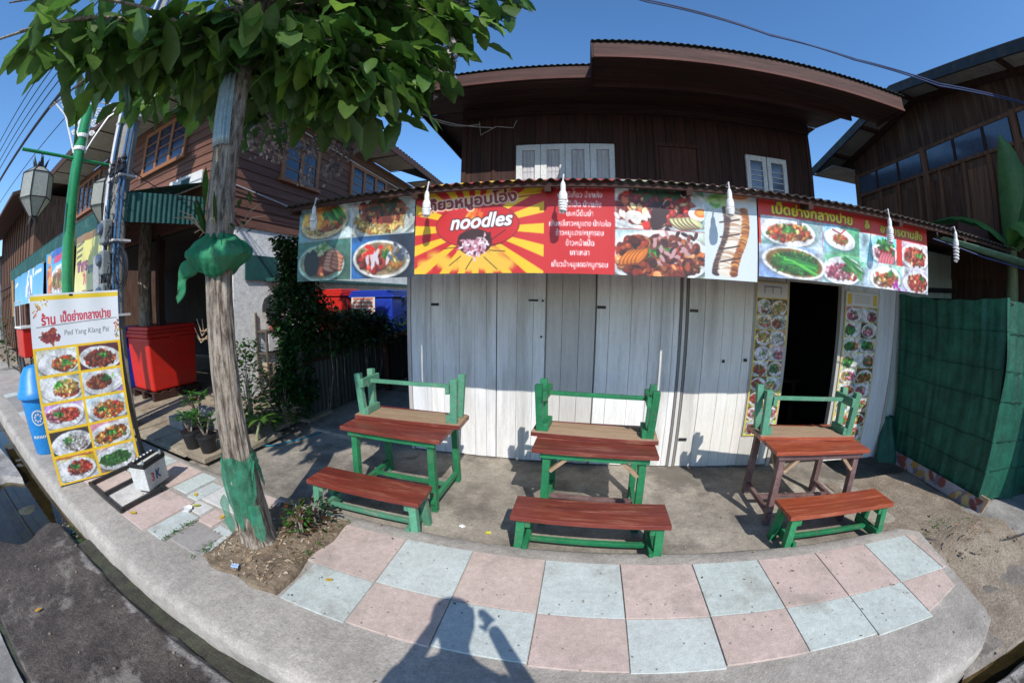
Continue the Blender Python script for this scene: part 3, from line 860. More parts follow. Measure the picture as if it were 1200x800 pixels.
for x0, x1 in ((3.595, 3.795), (3.94, 4.14)): pieces('window_bar', whitepaint, wf2, [(x0, x1, YU-.042, YU-.031, z, z+.010) for z in (3.32, 3.40, 3.50, 3.58, 3.655)])
# roof: corrugated plane, front edge stepping further out over the right part
def roof_z(y): return 4.56+(y-1.55)*.10
b = MB()
corr(b, lambda s, t: ((-1.15+s, 2.08+t*5.6, roof_z(2.08+t*5.6)+.012), (0, -.10, 1)), 2.45, .076, .008, 5)
corr(b, lambda s, t: ((1.30+s, 1.52+t*.9, roof_z(1.52+t*.9)+.012), (0, -.10, 1)), 4.16, .076, .008, 3)
corr(b, lambda s, t: ((1.30+s, 2.42+t*5.3, roof_z(2.42+t*5.3)+.012), (0, -.10, 1)), 3.62, .076, .008, 4)
b.build('roof', rooftile, shop, smooth=True)
b = MB()
b.box(-1.12, 1.316, 2.10, 2.13, 4.415, 4.60, (1,1,1)); b.box(-1.12, 1.316, 2.085, 2.10, 4.415, 4.45, (1.5,1.3,1.3))
b.box(1.316, 5.42, 1.55, 1.58, 4.335, 4.55, (1,1,1)); b.box(1.316, 5.42, 1.535, 1.55, 4.335, 4.37, (1.6,1.3,1.3))
b.box(1.290, 1.316, 1.55, 2.13, 4.335, 4.58, (.6,.55,.55)); b.box(5.392, 5.42, 1.58, 2.13, 4.335, 4.60, (.8,.7,.7))
b.box(-1.15, -1.12, 2.10, 7.4, 4.44, 4.62, (.7,.6,.6)); b.box(1.33, 4.9, 2.10, 2.13, 4.30, 4.37, (.75,.7,.7))
b.build('fascia', fascia_m, shop, bevel=.003)
b = MB()
def sof(x0, x1, y0, y1, z0, z1, c):
    b.add([(x0, y0, z0), (x1, y0, z0), (x1, y1, z1), (x0, y1, z1), (x0, y0, z0+.012), (x1, y0, z0+.012), (x1, y1, z1+.012), (x0, y1, z1+.012)],
          [(0,3,2,1),(4,5,6,7),(0,1,5,4),(1,2,6,5),(2,3,7,6),(3,0,4,7)], c)
zs = lambda y: 4.40+(y-2.13)*.17
for k in range(7):
    y0 = 2.13+k*.125; sof(-1.12, 4.9, y0+.003, y0+.122, zs(y0), zs(y0+.122), jit((.9,.9,.9), .2))
for k in range(5):
    y0 = 1.58+k*.105; sof(1.316, 5.39, y0+.003, y0+.102, 4.365, 4.368, jit((1.1,1.05,1), .2))
sof(4.69, 4.92, 3.05, 7.4, 4.56, 4.60, (1.6,1.5,1.4)); sof(-1.12, -.555, 3.05, 7.4, 4.56, 4.60, (.8,.8,.8))
b.box(-.55, 4.69, 2.94, 2.998, 4.37, 4.53, (.8,.8,.8))
b.build('soffit', soffit_d, shop)
b = MB()
for p, q in (((-1.1, 2.6, 4.42), (-.3, 2.97, 4.28)), ((-1.3, 2.3, 4.45), (-.1, 2.96, 4.2))):
    b.tube([Vector(p).lerp(Vector(q), t/8)-Vector((0, 0, .12*math.sin(math.pi*t/8))) for t in range(9)], .007, 5)
b.tube([(-.3, 2.96, 4.32), (-.28, 2.97, 4.1), (-.05, 2.97, 4.22), (.2, 2.97, 4.18), (.25, 2.97, 4.3)], .006, 5)
b.build('house_wire', wirewhite, shop)
# lean-to roof over the shopfront
b = MB()
def lean(s, t): 
    y = .47+t*2.52
    return ((-1.43+s, y, 2.545+.45*t), (0, -.17, .985))
corr(b, lean, 7.4, .076, .0095, 4)
b.build('awning_roof', roofmetal, shop, smooth=True)
b = MB()
b.box(-1.40, 5.9, .50, .53, 2.500, 2.528); b.box(-1.40, 5.9, 1.2, 1.25, 2.58, 2.65); b.box(-1.4, 5.9, 1.75, 1.80, 2.68, 2.75)
for x in (-1.36, -.1, .9, 1.9, 2.9, 3.9, 4.9, 5.8): b.beam((x, .50, 2.50), (x, 2.98, 2.93), .045, .07)
b.build('awning_rafters', darkwood, shop)

# dark furniture just visible inside the doorway
t_in = thing('dark_table', 'dark wooden table standing inside the shop doorway in the gloom', 'table', (3.9, 3.4, FL+.01))
b = MB(); b.box(3.2, 4.6, 3.1, 3.75, .62, .66); b.build('top', darkwood, t_in)
for x in (3.25, 4.5):
    for y in (3.14, 3.66):
        b = MB(); b.box(x, x+.06, y, y+.06, FL+.01, .62); b.build('leg', darkwood, t_in)
# ================================================================== printed banners
YB = .62
def flat_y(x0, z0, y, wave=.006):
    def f(U, V):
        return (x0+U, y+wave*np.sin(U*5.+x0)*np.cos(V*4)+wave*.5*np.sin(U*13+V*3), z0+V)
    return f
def frame_back(parent, x0, x1, z0, z1, y):
    b = MB()
    for z in (z0+.03, (z0+z1)/2, z1-.05): b.box(x0+.02, x1-.02, y+.016, y+.04, z, z+.03)
    for i in range(max(2, int((x1-x0)/.7))+1):
        x = x0+.03+(x1-x0-.09)*i/max(2, int((x1-x0)/.7)); b.box(x, x+.03, y+.04, y+.065, z0+.01, z1+.02)
    b.build('backing_frame', rawwood, parent)
# ---- left banner: four bowls
bn = thing('food_banner', 'banner printed with four noodle bowls on dark teal, beside the vine', 'banner', (-.75, YB, 1.87))
c = Canvas(1.205, .715, .005, (40, 70, 80))
w2, h2 = .60, .357
dish(c, 0, w2, h2, .715, bg=(196,214,214), rim=(230,206,150), pals=(NOOD, SALAD), n=120, cx=.5, cy=.45, rx=.45, ry=.40)
for i in range(26): 
    c.ell(.40+nr.normal(0, .045), .60+nr.normal(0, .03), .06, .016, 2.2+nr.normal(0, .2), S8(*GREEN[nr.integers(5)]))
for i in range(24): c.ell(.30+nr.normal(0, .05), .655+nr.normal(0, .012), .03, .016, nr.uniform(0, 3), S8(*MEAT[nr.integers(7)]))
for i in range(30): c.ell(.2+nr.normal(0, .06), .52+nr.normal(0, .035), .035, .022, nr.uniform(0, 3), S8(*[(250,190,60),(240,160,40),(255,210,100),(220,130,40)][nr.integers(4)]))
dish(c, w2+.01, 1.205, h2, .715, bg=(200,210,208), rim=(190,196,190), pals=(NOOD,), n=160, strips=True, rx=.55, ry=.5, cy=.35)
for i in range(130):
    a = nr.uniform(0, 6.3); r = math.sqrt(nr.uniform())
    col = np.array(MEAT[nr.integers(7)])*nr.uniform(.5, 1.1)
    c.ell(.90+r*.22*math.cos(a), .565+r*.105*math.sin(a), nr.uniform(.015, .045), nr.uniform(.01, .022), nr.uniform(0, 3), S8(*np.clip(col, 0, 255)), clip=(w2+.01, 1.205, h2, .715))
for i in range(40): c.ell(.93+nr.normal(0, .06), .61+nr.normal(0, .03), .02, .008, nr.uniform(0, 3), S8(30, 60, 30))
dish(c, 0, w2, 0, h2-.004, bg=(70,130,116), rim=(176,206,190), inner=(120,140,110), pals=(MEAT,), n=30, rx=.44, ry=.46, garnish=False)
c.ell(.17, .16, .09, .12, 0, S8(26, 42, 44))
slices(c, .42, .36, .25, .08, 6, -.25, (206,150,120), (110,40,30), clip=(0, w2, 0, h2), wd=.05)
slices(c, .47, .44, .22, .09, 4, -.3, (190,130,100), (120,44,30), clip=(0, w2, 0, h2), wd=.045)
for i in range(20): c.ell(.28+nr.normal(0, .05), .28+nr.normal(0, .02), .03, .015, nr.uniform(0, 3), S8(*[(150,180,110),(190,200,150),(90,140,70)][nr.integers(3)]))
dish(c, w2+.01, 1.205, 0, h2-.004, bg=(36,50,70), bg2=(40,110,180), rim=(226,226,220), inner=(140,120,90), pals=(NOOD, SALAD, REDM), n=110, rx=.46, ry=.44)
for i in range(7): c.ell(.85+nr.normal(0, .05), .17+nr.normal(0, .04), .016, .06, nr.normal(0, .3), S8(214, 200, 210))
for i in range(8): c.ell(.8+nr.normal(0, .08), .22+nr.normal(0, .03), .022, .018, 0, S8(220, 40, 30))
for i in range(16): c.ell(1.08+nr.normal(0, .035), .20+nr.normal(0, .03), .035, .014, nr.uniform(0, 3), S8(*[(90,100,120),(130,140,150),(60,70,90)][nr.integers(3)]))
c.line(w2+.005, 0, w2+.005, .715, .008, (220, 226, 226)); c.line(0, h2-.002, 1.205, h2-.002, .006, (180, 190, 190))
sheet('printed_sheet', c, vinyl, bn, flat_y(-1.352, 1.872, YB))
frame_back(bn, -1.35, -.15, 1.872, 2.587, YB)

# ---- middle banner: sunburst, menu, roast dishes
bn = thing('noodle_banner', 'long red and yellow sunburst banner reading noodles, with a white Thai menu list', 'banner', (1.17, YB, 1.89))
c = Canvas(2.61, .70, .004, (205, 24, 24))
SBW = 1.0
q = c.win(0, SBW, 0, .70)
ang = np.arctan2((q[3]-.335)*1.0, q[2]-.50)
k = np.cos(ang*20+.3)
m = np.clip(k*3+.5, 0, 1).astype(np.float32)
inside = (q[2] <= SBW).astype(np.float32)
c.blend(q, m*inside, S8(246, 196, 22))
for i in range(60):        # warm glow at the foot of the burst
    c.ell(.5+nr.normal(0, .12), .05+abs(nr.normal(0, .05)), .05, .03, 0, S8(246, 196, 60)*.97, soft=14, clip=(0, SBW, 0, .2))
c.ell(.50, .36, .325, .172, 0, S8(150, 12, 16)); c.ell(.50, .36, .315, .163, 0, S8(206, 20, 24))
c.line(.02, .475, .97, .60, .02, (226, 170, 30)); c.line(.93, .585, .985, .625, .02, (226, 170, 30))
c.line(.02, .462, .97, .587, .008, (150, 14, 18))
for i in range(26):        # steam-orange flame over the bowl
    c.ell(.49+nr.normal(0, .03), .40+abs(nr.normal(0, .05)), .012, .03, nr.normal(0, .4), S8(*[(236,110,30),(246,160,40),(220,70,24)][nr.integers(3)]))
c.ell(.485, .235, .135, .10, 0, S8(70, 18, 20)); c.ell(.485, .275, .125, .045, 0, S8(40, 12, 12))
for i in range(90): c.ell(.485+nr.normal(0, .05), .205+nr.normal(0, .032), .02, .008, nr.uniform(0, 3), S8(*[(226,196,206),(246,226,230),(200,150,170),(190,110,130)][nr.integers(4)]))
for i in range(26): c.ell(.485+nr.normal(0, .045), .29+nr.normal(0, .014), .02, .01, nr.uniform(0, 3), S8(60, 22, 18))
for x0, y0, x1, y1 in ((.36,.20,.25,.19), (.38,.13,.29,.06), (.47,.11,.42,.03), (.56,.12,.66,.03), (.60,.17,.72,.16), (.62,.25,.72,.32), (.60,.21,.70,.22)):
    c.line(x0, y0, x1, y1, .006, (50, 18, 14))
c.text('noodles', .535, .335, .155, (250, 250, 250), outline=(60, 20, 24), ow=.008, shear=.28, bold=.006, rot=.05, width=.46)
c.text('เกี๊ยวหมูอบโอ่ง', .44, .485, .115, (140, 20, 26), outline=(246, 224, 200), ow=.011, rot=.08, bold=.006, width=.72)
menu = ['บะหมี่หมูแดง น้ำ/แห้ง', 'บะหมี่เกี๊ยว น้ำ/แห้ง', 'บะหมี่เป็ด น้ำ/แห้ง', 'บะหมี่ต้มยำ', 'เส้นหมี่ขาวหมูแดง น้ำ/แห้ง', 'ข้าวหมูแดง/หมูกรอบ', 'ข้าวหน้าเป็ด', 'เกาเหลา', 'เกี๊ยวน้ำหมูแดง/หมูกรอบ']
mwid = [.34, .32, .31, .19, .44, .34, .20, .135, .40]
for i, (tx, mwd) in enumerate(zip(menu, mwid)):
    c.text(tx, 1.265, .632-.071*i-(.015 if i == 8 else 0), .055, (252, 250, 250), width=mwd, bold=.003)
X0 = 1.515
dish(c, X0, 2.20, .335, .70, bg=(178,206,214), rim=(226,230,230), pals=(REDM,), n=190, cx=.42, cy=.44, rx=.60, ry=.52, garnish=False)
for i in range(70): c.ell(1.86+nr.normal(0, .10), .625+nr.normal(0, .025), .03, .014, nr.uniform(0, 3), S8(*[(24,60,36),(36,84,44),(16,44,30)][nr.integers(3)]), clip=(X0, 2.4, .335, .70))
for i in range(30): c.ell(1.66+nr.normal(0, .06), .42+nr.normal(0, .02), .03, .014, nr.uniform(0, 3), S8(*RICE[nr.integers(4)]))
for i in range(30): c.ell(1.83+nr.normal(0, .03), .43+nr.normal(0, .05), .03, .02, nr.uniform(0, 3), S8(50, 18, 18))
slices(c, 1.95, 2.13, .38, .40, 6, -.6, (206,206,150), (120,90,70), clip=(X0, 2.2, .335, .7), wd=.045)
c.ell(2.14, .47, .085, .05, 0, S8(246, 246, 244)); c.ell(2.15, .475, .05, .034, 0, S8(236, 130, 50)); c.ell(2.15, .478, .03, .018, 0, S8(246, 170, 70))
dish(c, X0, 2.20, 0, .33, bg=(196,222,222), rim=(236,240,238), pals=(MEAT,), n=260, cx=.46, cy=.42, rx=.58, ry=.58, size=1.1, spread=1.12)
for i in range(60): c.ell(1.92+nr.normal(0, .12), .18+nr.normal(0, .06), .03, .014, nr.uniform(0, 3), S8(*[(60,24,30),(90,36,36),(130,60,50),(196,150,150)][nr.integers(4)]), clip=(X0, 2.2, 0, .33))
slices(c, 1.58, 1.72, .12, .14, 5, .9, (214,120,40), (130,60,24), clip=(X0, 2.2, 0, .33), wd=.05)
c.rect(2.18, 2.61, 0, .70, (210, 220, 224)); c.line(2.14, .33, 2.21, .52, .008, (150, 200, 190))
for i in range(26): c.ell(2.31+nr.normal(0, .03), .585+nr.normal(0, .022), .045, .022, nr.uniform(0, 1), S8(*[(150,196,110),(190,220,150),(120,180,90)][nr.integers(3)]))
c.ell(2.47, .63, .075, .03, 0, S8(240, 150, 80)); c.ell(2.47, .63, .10, .045, 0, S8(236, 226, 220)); c.ell(2.47, .635, .07, .028, 0, S8(238, 140, 70))
for i in range(60):        # crispy pork strip
    t = i/59.; px, py = 2.41-.06*t+.03*math.sin(t*5), .53-.49*t
    c.ell(px+.085, py, .035, .018, nr.uniform(-.3, .3), S8(*[(190,120,50),(160,84,34),(210,150,80),(120,60,30)][nr.integers(4)]))
    c.ell(px-.06, py, .03, .014, nr.uniform(-.3, .3), S8(*[(90,60,50),(60,40,40),(120,90,70)][nr.integers(3)]))
    c.ell(px+.01, py, .055, .016, nr.uniform(-.3, .3), S8(*[(226,214,196),(206,190,170),(236,228,214),(190,150,120)][nr.integers(4)]))
for yq in (.44, .33, .24, .15): c.line(2.30, yq-.02, 2.46, yq+.015, .012, (70, 44, 40))
sheet('printed_sheet', c, vinyl, bn, flat_y(-.138, 1.893, YB-.004))
frame_back(bn, -.138, 2.47, 1.893, 2.59, YB)

# ---- right banner
bn = thing('menu_banner', 'banner of eight dish photos below a yellow Thai heading on red', 'banner', (3.44, YB, 1.94))
c = Canvas(1.915, .625, .005, (214, 44, 22))
dish(c, .02, .59, .245, .47, bg=(206,222,232), rim=(246,246,246), pals=(SALAD, SALAD), n=130, rx=.44, ry=.5, cy=.5)
dish(c, .0, .60, .0, .245, bg=(214,224,230), rim=(240,240,236), inner=(120,90,40), pals=(GREEN,), n=150, strips=True, rx=.5, ry=.48, garnish=False)
for i in range(16): c.line(.22+nr.normal(0, .02), .15+nr.normal(0, .02), .52+nr.normal(0, .02), .09+nr.normal(0, .03), .012, [(60,170,50),(100,200,80),(40,130,50)][nr.integers(3)])
dish(c, .60, 1.0, .235, .47, bg=(150,200,226), rim=(246,248,250), pals=(SALAD,), n=90, rx=.42, ry=.36, spread=.62, garnish=False, strips=True)
c.line(.78, .40, .70, .425, .012, (150, 30, 24)); c.line(.79, .40, .84, .44, .012, (190, 40, 30))
dish(c, .60, 1.10, 0, .235, bg=(170,190,210), rim=(240,242,246), pals=(SEAF, PINK), n=110, rx=.45, ry=.48, cx=.42)
for i in range(18): c.line(.83+nr.normal(0, .02), .20+nr.normal(0, .01), 1.02+nr.normal(0, .02), .08+nr.normal(0, .03), .010, [(60,140,70),(130,180,120),(40,110,50)][nr.integers(3)])
dish(c, 1.0, 1.46, .20, .44, bg=(190,226,240), rim=(250,250,252), pals=(PINK, REDM), n=60, cx=.66, cy=.42, rx=.36, ry=.42, garnish=False)
slices(c, 1.24, 1.42, .24, .24, 5, 1.2, (206,110,120), (130,40,50), wd=.05)
for i in range(24): c.ell(1.30+nr.normal(0, .06), .375+nr.normal(0, .022), .03, .014, nr.uniform(0, 3), S8(*GREEN[nr.integers(5)]))
dish(c, 1.10, 1.54, 0, .21, bg=(206,226,238), rim=(248,248,248), pals=(SEAF, SALAD), n=100, rx=.44, ry=.5, cx=.5)
dish(c, 1.54, 1.915, .22, .44, bg=(226,228,236), rim=(240,238,238), pals=(REDM,), n=130, rx=.55, ry=.52, cx=.5, cy=.45)
dish(c, 1.54, 1.915, 0, .215, bg=(236,238,244), rim=(240,240,244), pals=(REDM,), n=130, rx=.52, ry=.48, cx=.55, cy=.42)
for i in range(9): c.ell(1.47+nr.normal(0, .02), .03+nr.normal(0, .02), .018, .012, 0, S8(170, 30, 160))
c.rect(0, 1.915, .472, .625, (218, 36, 20)); c.rect(1.3, 1.915, .44, .5, (214, 50, 26))
c.text('เป็ดย่างกลางปาย', .53, .492, .105, (246, 220, 40), outline=(40, 30, 16), ow=.006, bold=.006, width=.80)
c.text('&', 1.10, .485, .10, (246, 220, 40), outline=(40, 30, 16), ow=.006, bold=.005)
c.text('อาหารตามสั่ง', 1.55, .475, .095, (246, 220, 40), outline=(40, 30, 16), ow=.006, bold=.005, width=.58)
sheet('printed_sheet', c, vinyl, bn, flat_y(2.487, 1.938, YB))
frame_back(bn, 2.487, 4.40, 1.938, 2.56, YB)

# ---- two long posters beside the doorway
def poster(x0, x1, z0, z1, y, label, header):
    p = thing('menu_poster', label, 'poster', ((x0+x1)/2, y, z0), group='menu posters beside the doorway')
    w_, h_ = x1-x0, z1-z0
    c = Canvas(w_, h_, .0045, (226, 196, 50))
    hd = .17
    c.rect(.012, w_-.012, h_-hd, h_-.01, (226, 226, 222))
    if header:
        c.rect(.03, .10, h_-hd+.02, h_-.03, (236,190,40)); c.rect(w_-.1, w_-.03, h_-hd+.02, h_-.03, (236,190,40))
        for k in range(4): c.line(.15, h_-.05-.025*k, w_-.15, h_-.05-.025*k, .006, (190,150,90))
    else:
        for xa in (.1, w_/2, w_-.1): c.line(xa, h_-.12, xa, h_-.05, .008, (70,70,60))
        c.line(.1, h_-.05, w_-.1, h_-.05, .008, (70,70,60))
    rows = 9; rh = (h_-hd-.02)/rows; cw = (w_-.024)/2
    for r in range(rows):
        for q in range(2):
            pal = [PAL[nr.integers(9)], PAL[nr.integers(9)]]
            bgc = [(206,214,222), (60,70,60), (226,226,220), (110,80,50), (190,206,180), (216,200,150)][nr.integers(6)]
            ya = .012+r*rh
            dish(c, .012+q*cw+.003, .012+(q+1)*cw-.003, ya+.003, ya+rh-.003, bg=bgc, pals=pal, n=60, size=1.3)
    sheet('printed_sheet', c, vinyl, p, flat_y(x0, z0, y-.008, .002))
    b = MB(); b.box(x0-.004, x1+.004, y-.004, y-.001, z0-.004, z1+.004); b.build('board', whitepaint, p)
poster(3.06, 3.468, .28, 1.985, W-.012, 'tall yellow framed menu poster with plain arch header beside the dark doorway', False)
poster(4.30, 4.86, .16, 1.97, W-.012, 'tall yellow framed menu poster with gold header between doorway and green netting', True)

# ---- standing sign by the kerb
e_ = Vector((.27, .93, 0)).normalized(); nrm = Vector((e_.y, -e_.x, 0))
o_ = Vector((-3.57, -1.284, 0))+e_*.035
sg = thing('standing_sign', 'tall yellow bordered menu sign standing on the pavement edge beside a car battery', 'sign', tuple(o_+e_*.49))
SW, SH = .985, 1.88
c = Canvas(SW, SH, .004, (232, 236, 240))
c.rect(0, SW, 1.82, 1.86, (240, 206, 20))
YEL = (246, 200, 16)
c.rect(0, SW, 0, 1.37, YEL)
rows, rh = 5, 1.33/5
wc = (SW-.03*3)/2
spec = [((MEAT, SALAD), (206,206,190), (60,120,50)), ((MEAT,), (120,40,50), None), ((REDM, NOOD), (220,226,228), None), ((REDM, MEAT), (206,214,220), None),
        ((PINK, REDM), (226,226,230), None), ((SALAD,), (206,226,236), None), ((SEAF, RICE), (70,60,50), None), ((SALAD, CURRY), (226,228,226), None),
        ((CURRY, SALAD), (190,120,60), None), ((SALAD, GREEN), (206,206,200), None)]
for r in range(5):
    for q in range(2):
        ps, bgc, _ = spec[r*2+q]
        x0 = .03+q*(wc+.03); y1 = 1.345-r*rh; y0 = y1-rh+.028
        big = dict(n=170, size=.9)
        dish(c, x0, x0+wc, y0, y1, bg=bgc, pals=ps, **big)
x0, y0 = .03, .012
dish(c, .03, .03+wc, .02, .02+rh-.03, bg=(196,206,214), pals=(PINK, REDM), n=120, bg2=(220,190,40))
dish(c, .06+wc, .06+2*wc, .02, .02+rh-.03, bg=(206,210,210), pals=(GREEN, GREEN), n=170, strips=True, garnish=False)
c.text('ร้าน', .20, 1.585, .13, (196, 24, 50), bold=.005, width=.15, rot=.02)
c.text('เป็ดย่างกลางปาย', .62, 1.60, .12, (196, 24, 50), bold=.004, width=.56, rot=.02)
c.line(.06, 1.565, .96, 1.60, .006, (60, 60, 66))
c.text('Ped Yang Klang Pai', .62, 1.47, .075, (90, 96, 110), width=.50, shear=.05)
for i in range(90): c.ell(.20+nr.normal(0, .045), 1.465+nr.normal(0, .026), .025, .014, nr.uniform(0, 3), S8(*[(150,50,30),(110,24,24),(170,80,50),(130,24,60)][nr.integers(4)]))
for cx_, cy_ in ((.07, 1.78), (.10, 1.74), (.16, 1.79), (.06, 1.70), (.95, 1.52), (.955, 1.46), (.95, 1.56), (.955, 1.42)):
    for i in range(8): c.ell(cx_+nr.normal(0, .018), cy_+nr.normal(0, .018), .010, .006, nr.uniform(0, 3), S8(*[(60,70,60),(230,140,50),(220,190,60),(200,60,60)][nr.integers(4)]))
def signplace(U, V):
    bulge = .012*np.sin(U/SW*math.pi)*np.sin(V*3)+.006*np.sin(U*16+V*2)*np.clip((V-1.3)*2, 0, 1)
    lean = .03*V
    return (o_.x+e_.x*U+nrm.x*(bulge-lean), o_.y+e_.y*U+nrm.y*(bulge-lean), .015+V)
sheet('printed_sheet', c, vinyl, sg, signplace)
b = MB()
bk = lambda u, d, z: o_+e_*u+nrm*d+Vector((0, 0, z))
for u in (.015, SW-.015): b.beam(bk(u, -.022, 0), bk(u, -.085, 1.90), .028, .03)
for z in (.03, .9, 1.87): b.beam(bk(.0, -.024-.03*z, z), bk(SW, -.024-.03*z, z), .022, .028)
b.build('frame', black_m, sg, bevel=.003)
b = MB(); b.beam(bk(SW-.02, -.06, 1.55), bk(SW+.10, -.42, 0), .05, .03); b.beam(bk(.1, -.06, 1.5), bk(.05, -.5, 0), .05, .03)
b.build('back_leg', M('patterned prop timber', (.22,.17,.12), (.12,.10,.08), scale=8, rough=.8, dirt=(.3,.25,.18)), sg)

# ================================================================== spiral lamps hanging along the awning
def lamp(x, zt, zb, big, label):
    t = thing('spiral_lamp', label, 'lamp', (x, .44, zb), group='spiral lamps hanging along the awning edge')
    b = MB(); b.tube([(x, .49, 2.56), (x+.004, .455, 2.57), (x, .44, zt), (x, .44, zt-.03)], .006, 6); b.build('cord', wirewhite, t)
    L = zt-zb
    b = MB(); b.lathe([(.006, zt), (.013, zt-.012), (.018, zt-.03), (.019, zt-.075), (.024, zt-.08), (.030, zt-.10), (.030, zt-.135), (.022, zt-.14)], (x, .44, 0), 16)
    b.build('socket', plastic_white, t, smooth=True)
    b = MB()
    pts = []
    turns = 4.5
    for i in range(90):
        a = i/89*turns*2*math.pi
        rr = .026*(1-.25*(i/89))
        pts.append((x+rr*math.cos(a), .44+rr*math.sin(a), zt-.14-(L-.15)*i/89))
    b.tube(pts, .0095, 8); b.lathe([(.010, zb+.012), (.012, zb+.004), (.006, zb-.004)], (x, .44, 0), 10); b.build('glass_spiral', lampglass, t, smooth=True)
lamp(-1.02, 2.50, 2.285, 0, 'white spiral lamp hanging before the four bowl banner')
lamp(.03, 2.50, 2.30, 0, 'white spiral lamp hanging where bowl photos meet the sunburst banner')
lamp(1.01, 2.52, 2.29, 0, 'white spiral lamp hanging before the red menu list')
lamp(2.175, 2.52, 2.32, 0, 'white spiral lamp hanging before the crispy pork photo')
lamp(3.685, 2.50, 2.28, 0, 'white spiral lamp hanging before the yellow Thai heading on red')
lamp(4.64, 2.53, 2.25, 0, 'white spiral lamp hanging past the banners before the pale shed wall')
# ================================================================== tables and benches
def make_bench(label, length=1.08, depth=.285, h=.36, seatm=None, legm=None, rz=0., loc=(0, 0, 0), group=None, underside=False, inset=.07):
    t = thing('bench', label, 'bench', (0, 0, 0), 0, group)
    hl = length/2; hd = depth/2
    b = MB()
    ns = 2
    for k in range(ns):
        y0 = -hd+depth*k/ns; y1 = y0+depth/ns-.003
        b.box(-hl, hl, y0, y1, h-.036+rnd.uniform(-.001, .001), h+rnd.uniform(-.001, .001), jit((1, 1, 1), .12))
    b.build('seat', seatm, t, bevel=.004)
    if underside:
        b = MB()
        for k in range(ns):
            y0 = -hd+depth*k/ns+.004; y1 = y0+depth/ns-.010
            b.box(-hl+.004, hl-.004, y0, y1, h-.040, h-.0365, jit((1, 1, 1), .12))
        b.build('seat_underside', rawwood, t)
    for sx in (-1, 1):
        x = sx*(hl-inset)
        for sy in (-1, 1):
            b = MB(); b.beam((x, sy*.088, h-.04), (x+sx*.018, sy*.118, 0), .056, .060, (1, 0, 0), jit((1, 1, 1), .12))
            b.build('leg', legm, t, bevel=.003)
        b = MB(); b.box(x-.047*sx-.02, x-.047*sx+.02, -.115, .115, h-.105, h-.041, jit((1, 1, 1), .1)); b.build('cleat', legm, t, bevel=.003)
        b = MB(); b.box(x-.036*sx-.017, x-.036*sx+.017, -.155, .155, .045, .125, jit((1, 1, 1), .1)); b.build('end_rail', legm, t, bevel=.003)
    b = MB(); b.box(-hl+inset+.02, hl-inset-.02, -.018, .018, .072, .105); b.build('stretcher', legm, t, bevel=.003)
    t.location = loc; t.rotation_euler = (0, 0, rz)
    return t
def make_table(label, topm, legm, loc, rz=0., length=.95, depth=.70, h=.70, group=None, braces=False, ox=.11, skew=0.):
    t = thing('table', label, 'table', (0, 0, 0), 0, group)
    hl, hd = length/2, depth/2
    b = MB(); nb = 3
    for k in range(nb):
        y0 = -hd+depth*k/nb
        b.box(-hl, hl, y0, y0+depth/nb-.004, h-.034+rnd.uniform(-.001, .001), h+rnd.uniform(-.0015, .0015), jit((1, 1, 1), .14))
    b.build('top', topm, t, bevel=.004)
    lx, ly = hl-ox, hd-.075
    b = MB()
    b.box(-lx-.05, lx+.05, -ly-.045, -ly-.02, h-.085, h-.035, jit((1,1,1), .1)); b.box(-lx-.05, lx+.05, ly+.02, ly+.045, h-.085, h-.035, jit((1,1,1), .1))
    b.box(-lx-.012, -lx+.012, -ly-.02, ly+.02, h-.085, h-.035); b.box(lx-.012, lx+.012, -ly-.02, ly+.02, h-.085, h-.035)
    b.build('apron', legm, t, bevel=.003)
    for sx in (-1, 1):
        for sy in (-1, 1):
            b = MB(); b.beam((sx*lx, sy*(ly-.01), h-.036), (sx*(lx+.012), sy*(ly+.012), 0), .062, .058, (1, 0, 0), jit((1, 1, 1), .12)); b.build('leg', legm, t, bevel=.004)
        b = MB(); b.box(sx*(lx+.01)-.02, sx*(lx+.01)+.02, -ly-.06, ly+.06, .085, .13, jit((1, 1, 1), .1)); b.build('side_rail', legm, t, bevel=.003)
    b = MB(); b.box(-lx, lx, -.022, .022, .10, .128) ; b.build('stretcher', legm if not braces else mauve, t, bevel=.003)
    if braces:
        for sx in (-1, 1):
            b = MB(); b.beam((sx*(lx-.03), -ly-.012, h-.20), (sx*(lx-.17), -ly-.012, h-.07), .028, .045, (0, 1, 0)); b.build('brace', rawwood, t, bevel=.002)
            b = MB(); b.beam((sx*lx, -ly+.04, h-.22), (sx*lx, -ly+.19, h-.075), .028, .045, (1, 0, 0)); b.build('brace', rawwood, t, bevel=.002)
    t.location = loc; t.rotation_euler = (0, 0, rz)
    return t
GB, GT = 'benches before the noodle shop', 'tables before the noodle shop'
make_table('red topped all green table beside the shop corner and alley', redpaint, greenpaint, (-.385, .885, FL), R_(-1.5), .97, .72, .70, GT)
make_table('red topped green table with raw wood braces, middle of the three tables', redpaint, greenpaint, (1.31, .86, FL), R_(-3), .955, .70, .70, GT, braces=True)
make_table('orange topped table with mauve legs before the dark doorway', orangepaint, mauve, (3.28, .87, FL), R_(-4), .97, .72, .70, GT, braces=True, ox=.10)
make_bench('low red bench with green legs nearest the tree', 1.03, .295, .36, redpaint, greenpale, R_(0), (-.45, .245, FL), GB)
make_bench('low red bench with green legs in front of the middle table', 1.10, .295, .36, redpaint, greenpaint, R_(-1.2), (1.285, .25, FL), GB)
make_bench('low orange red bench before the mauve legged table', 1.085, .285, .36, orangepaint, greenpaint, R_(0), (3.31, .265, FL), GB)
def flip(o, x, y, zt, rz, h=.43, tilt=0.):
    o.location = (x, y, zt+h); o.rotation_euler = (math.pi, tilt, rz)
ub = make_bench('upturned bench with faded green legs on the table by the shop corner', 1.04, .30, .43, redpaint, greenpale, group=GB, underside=True)
flip(ub, -.35, .93, FL+.702, R_(1))
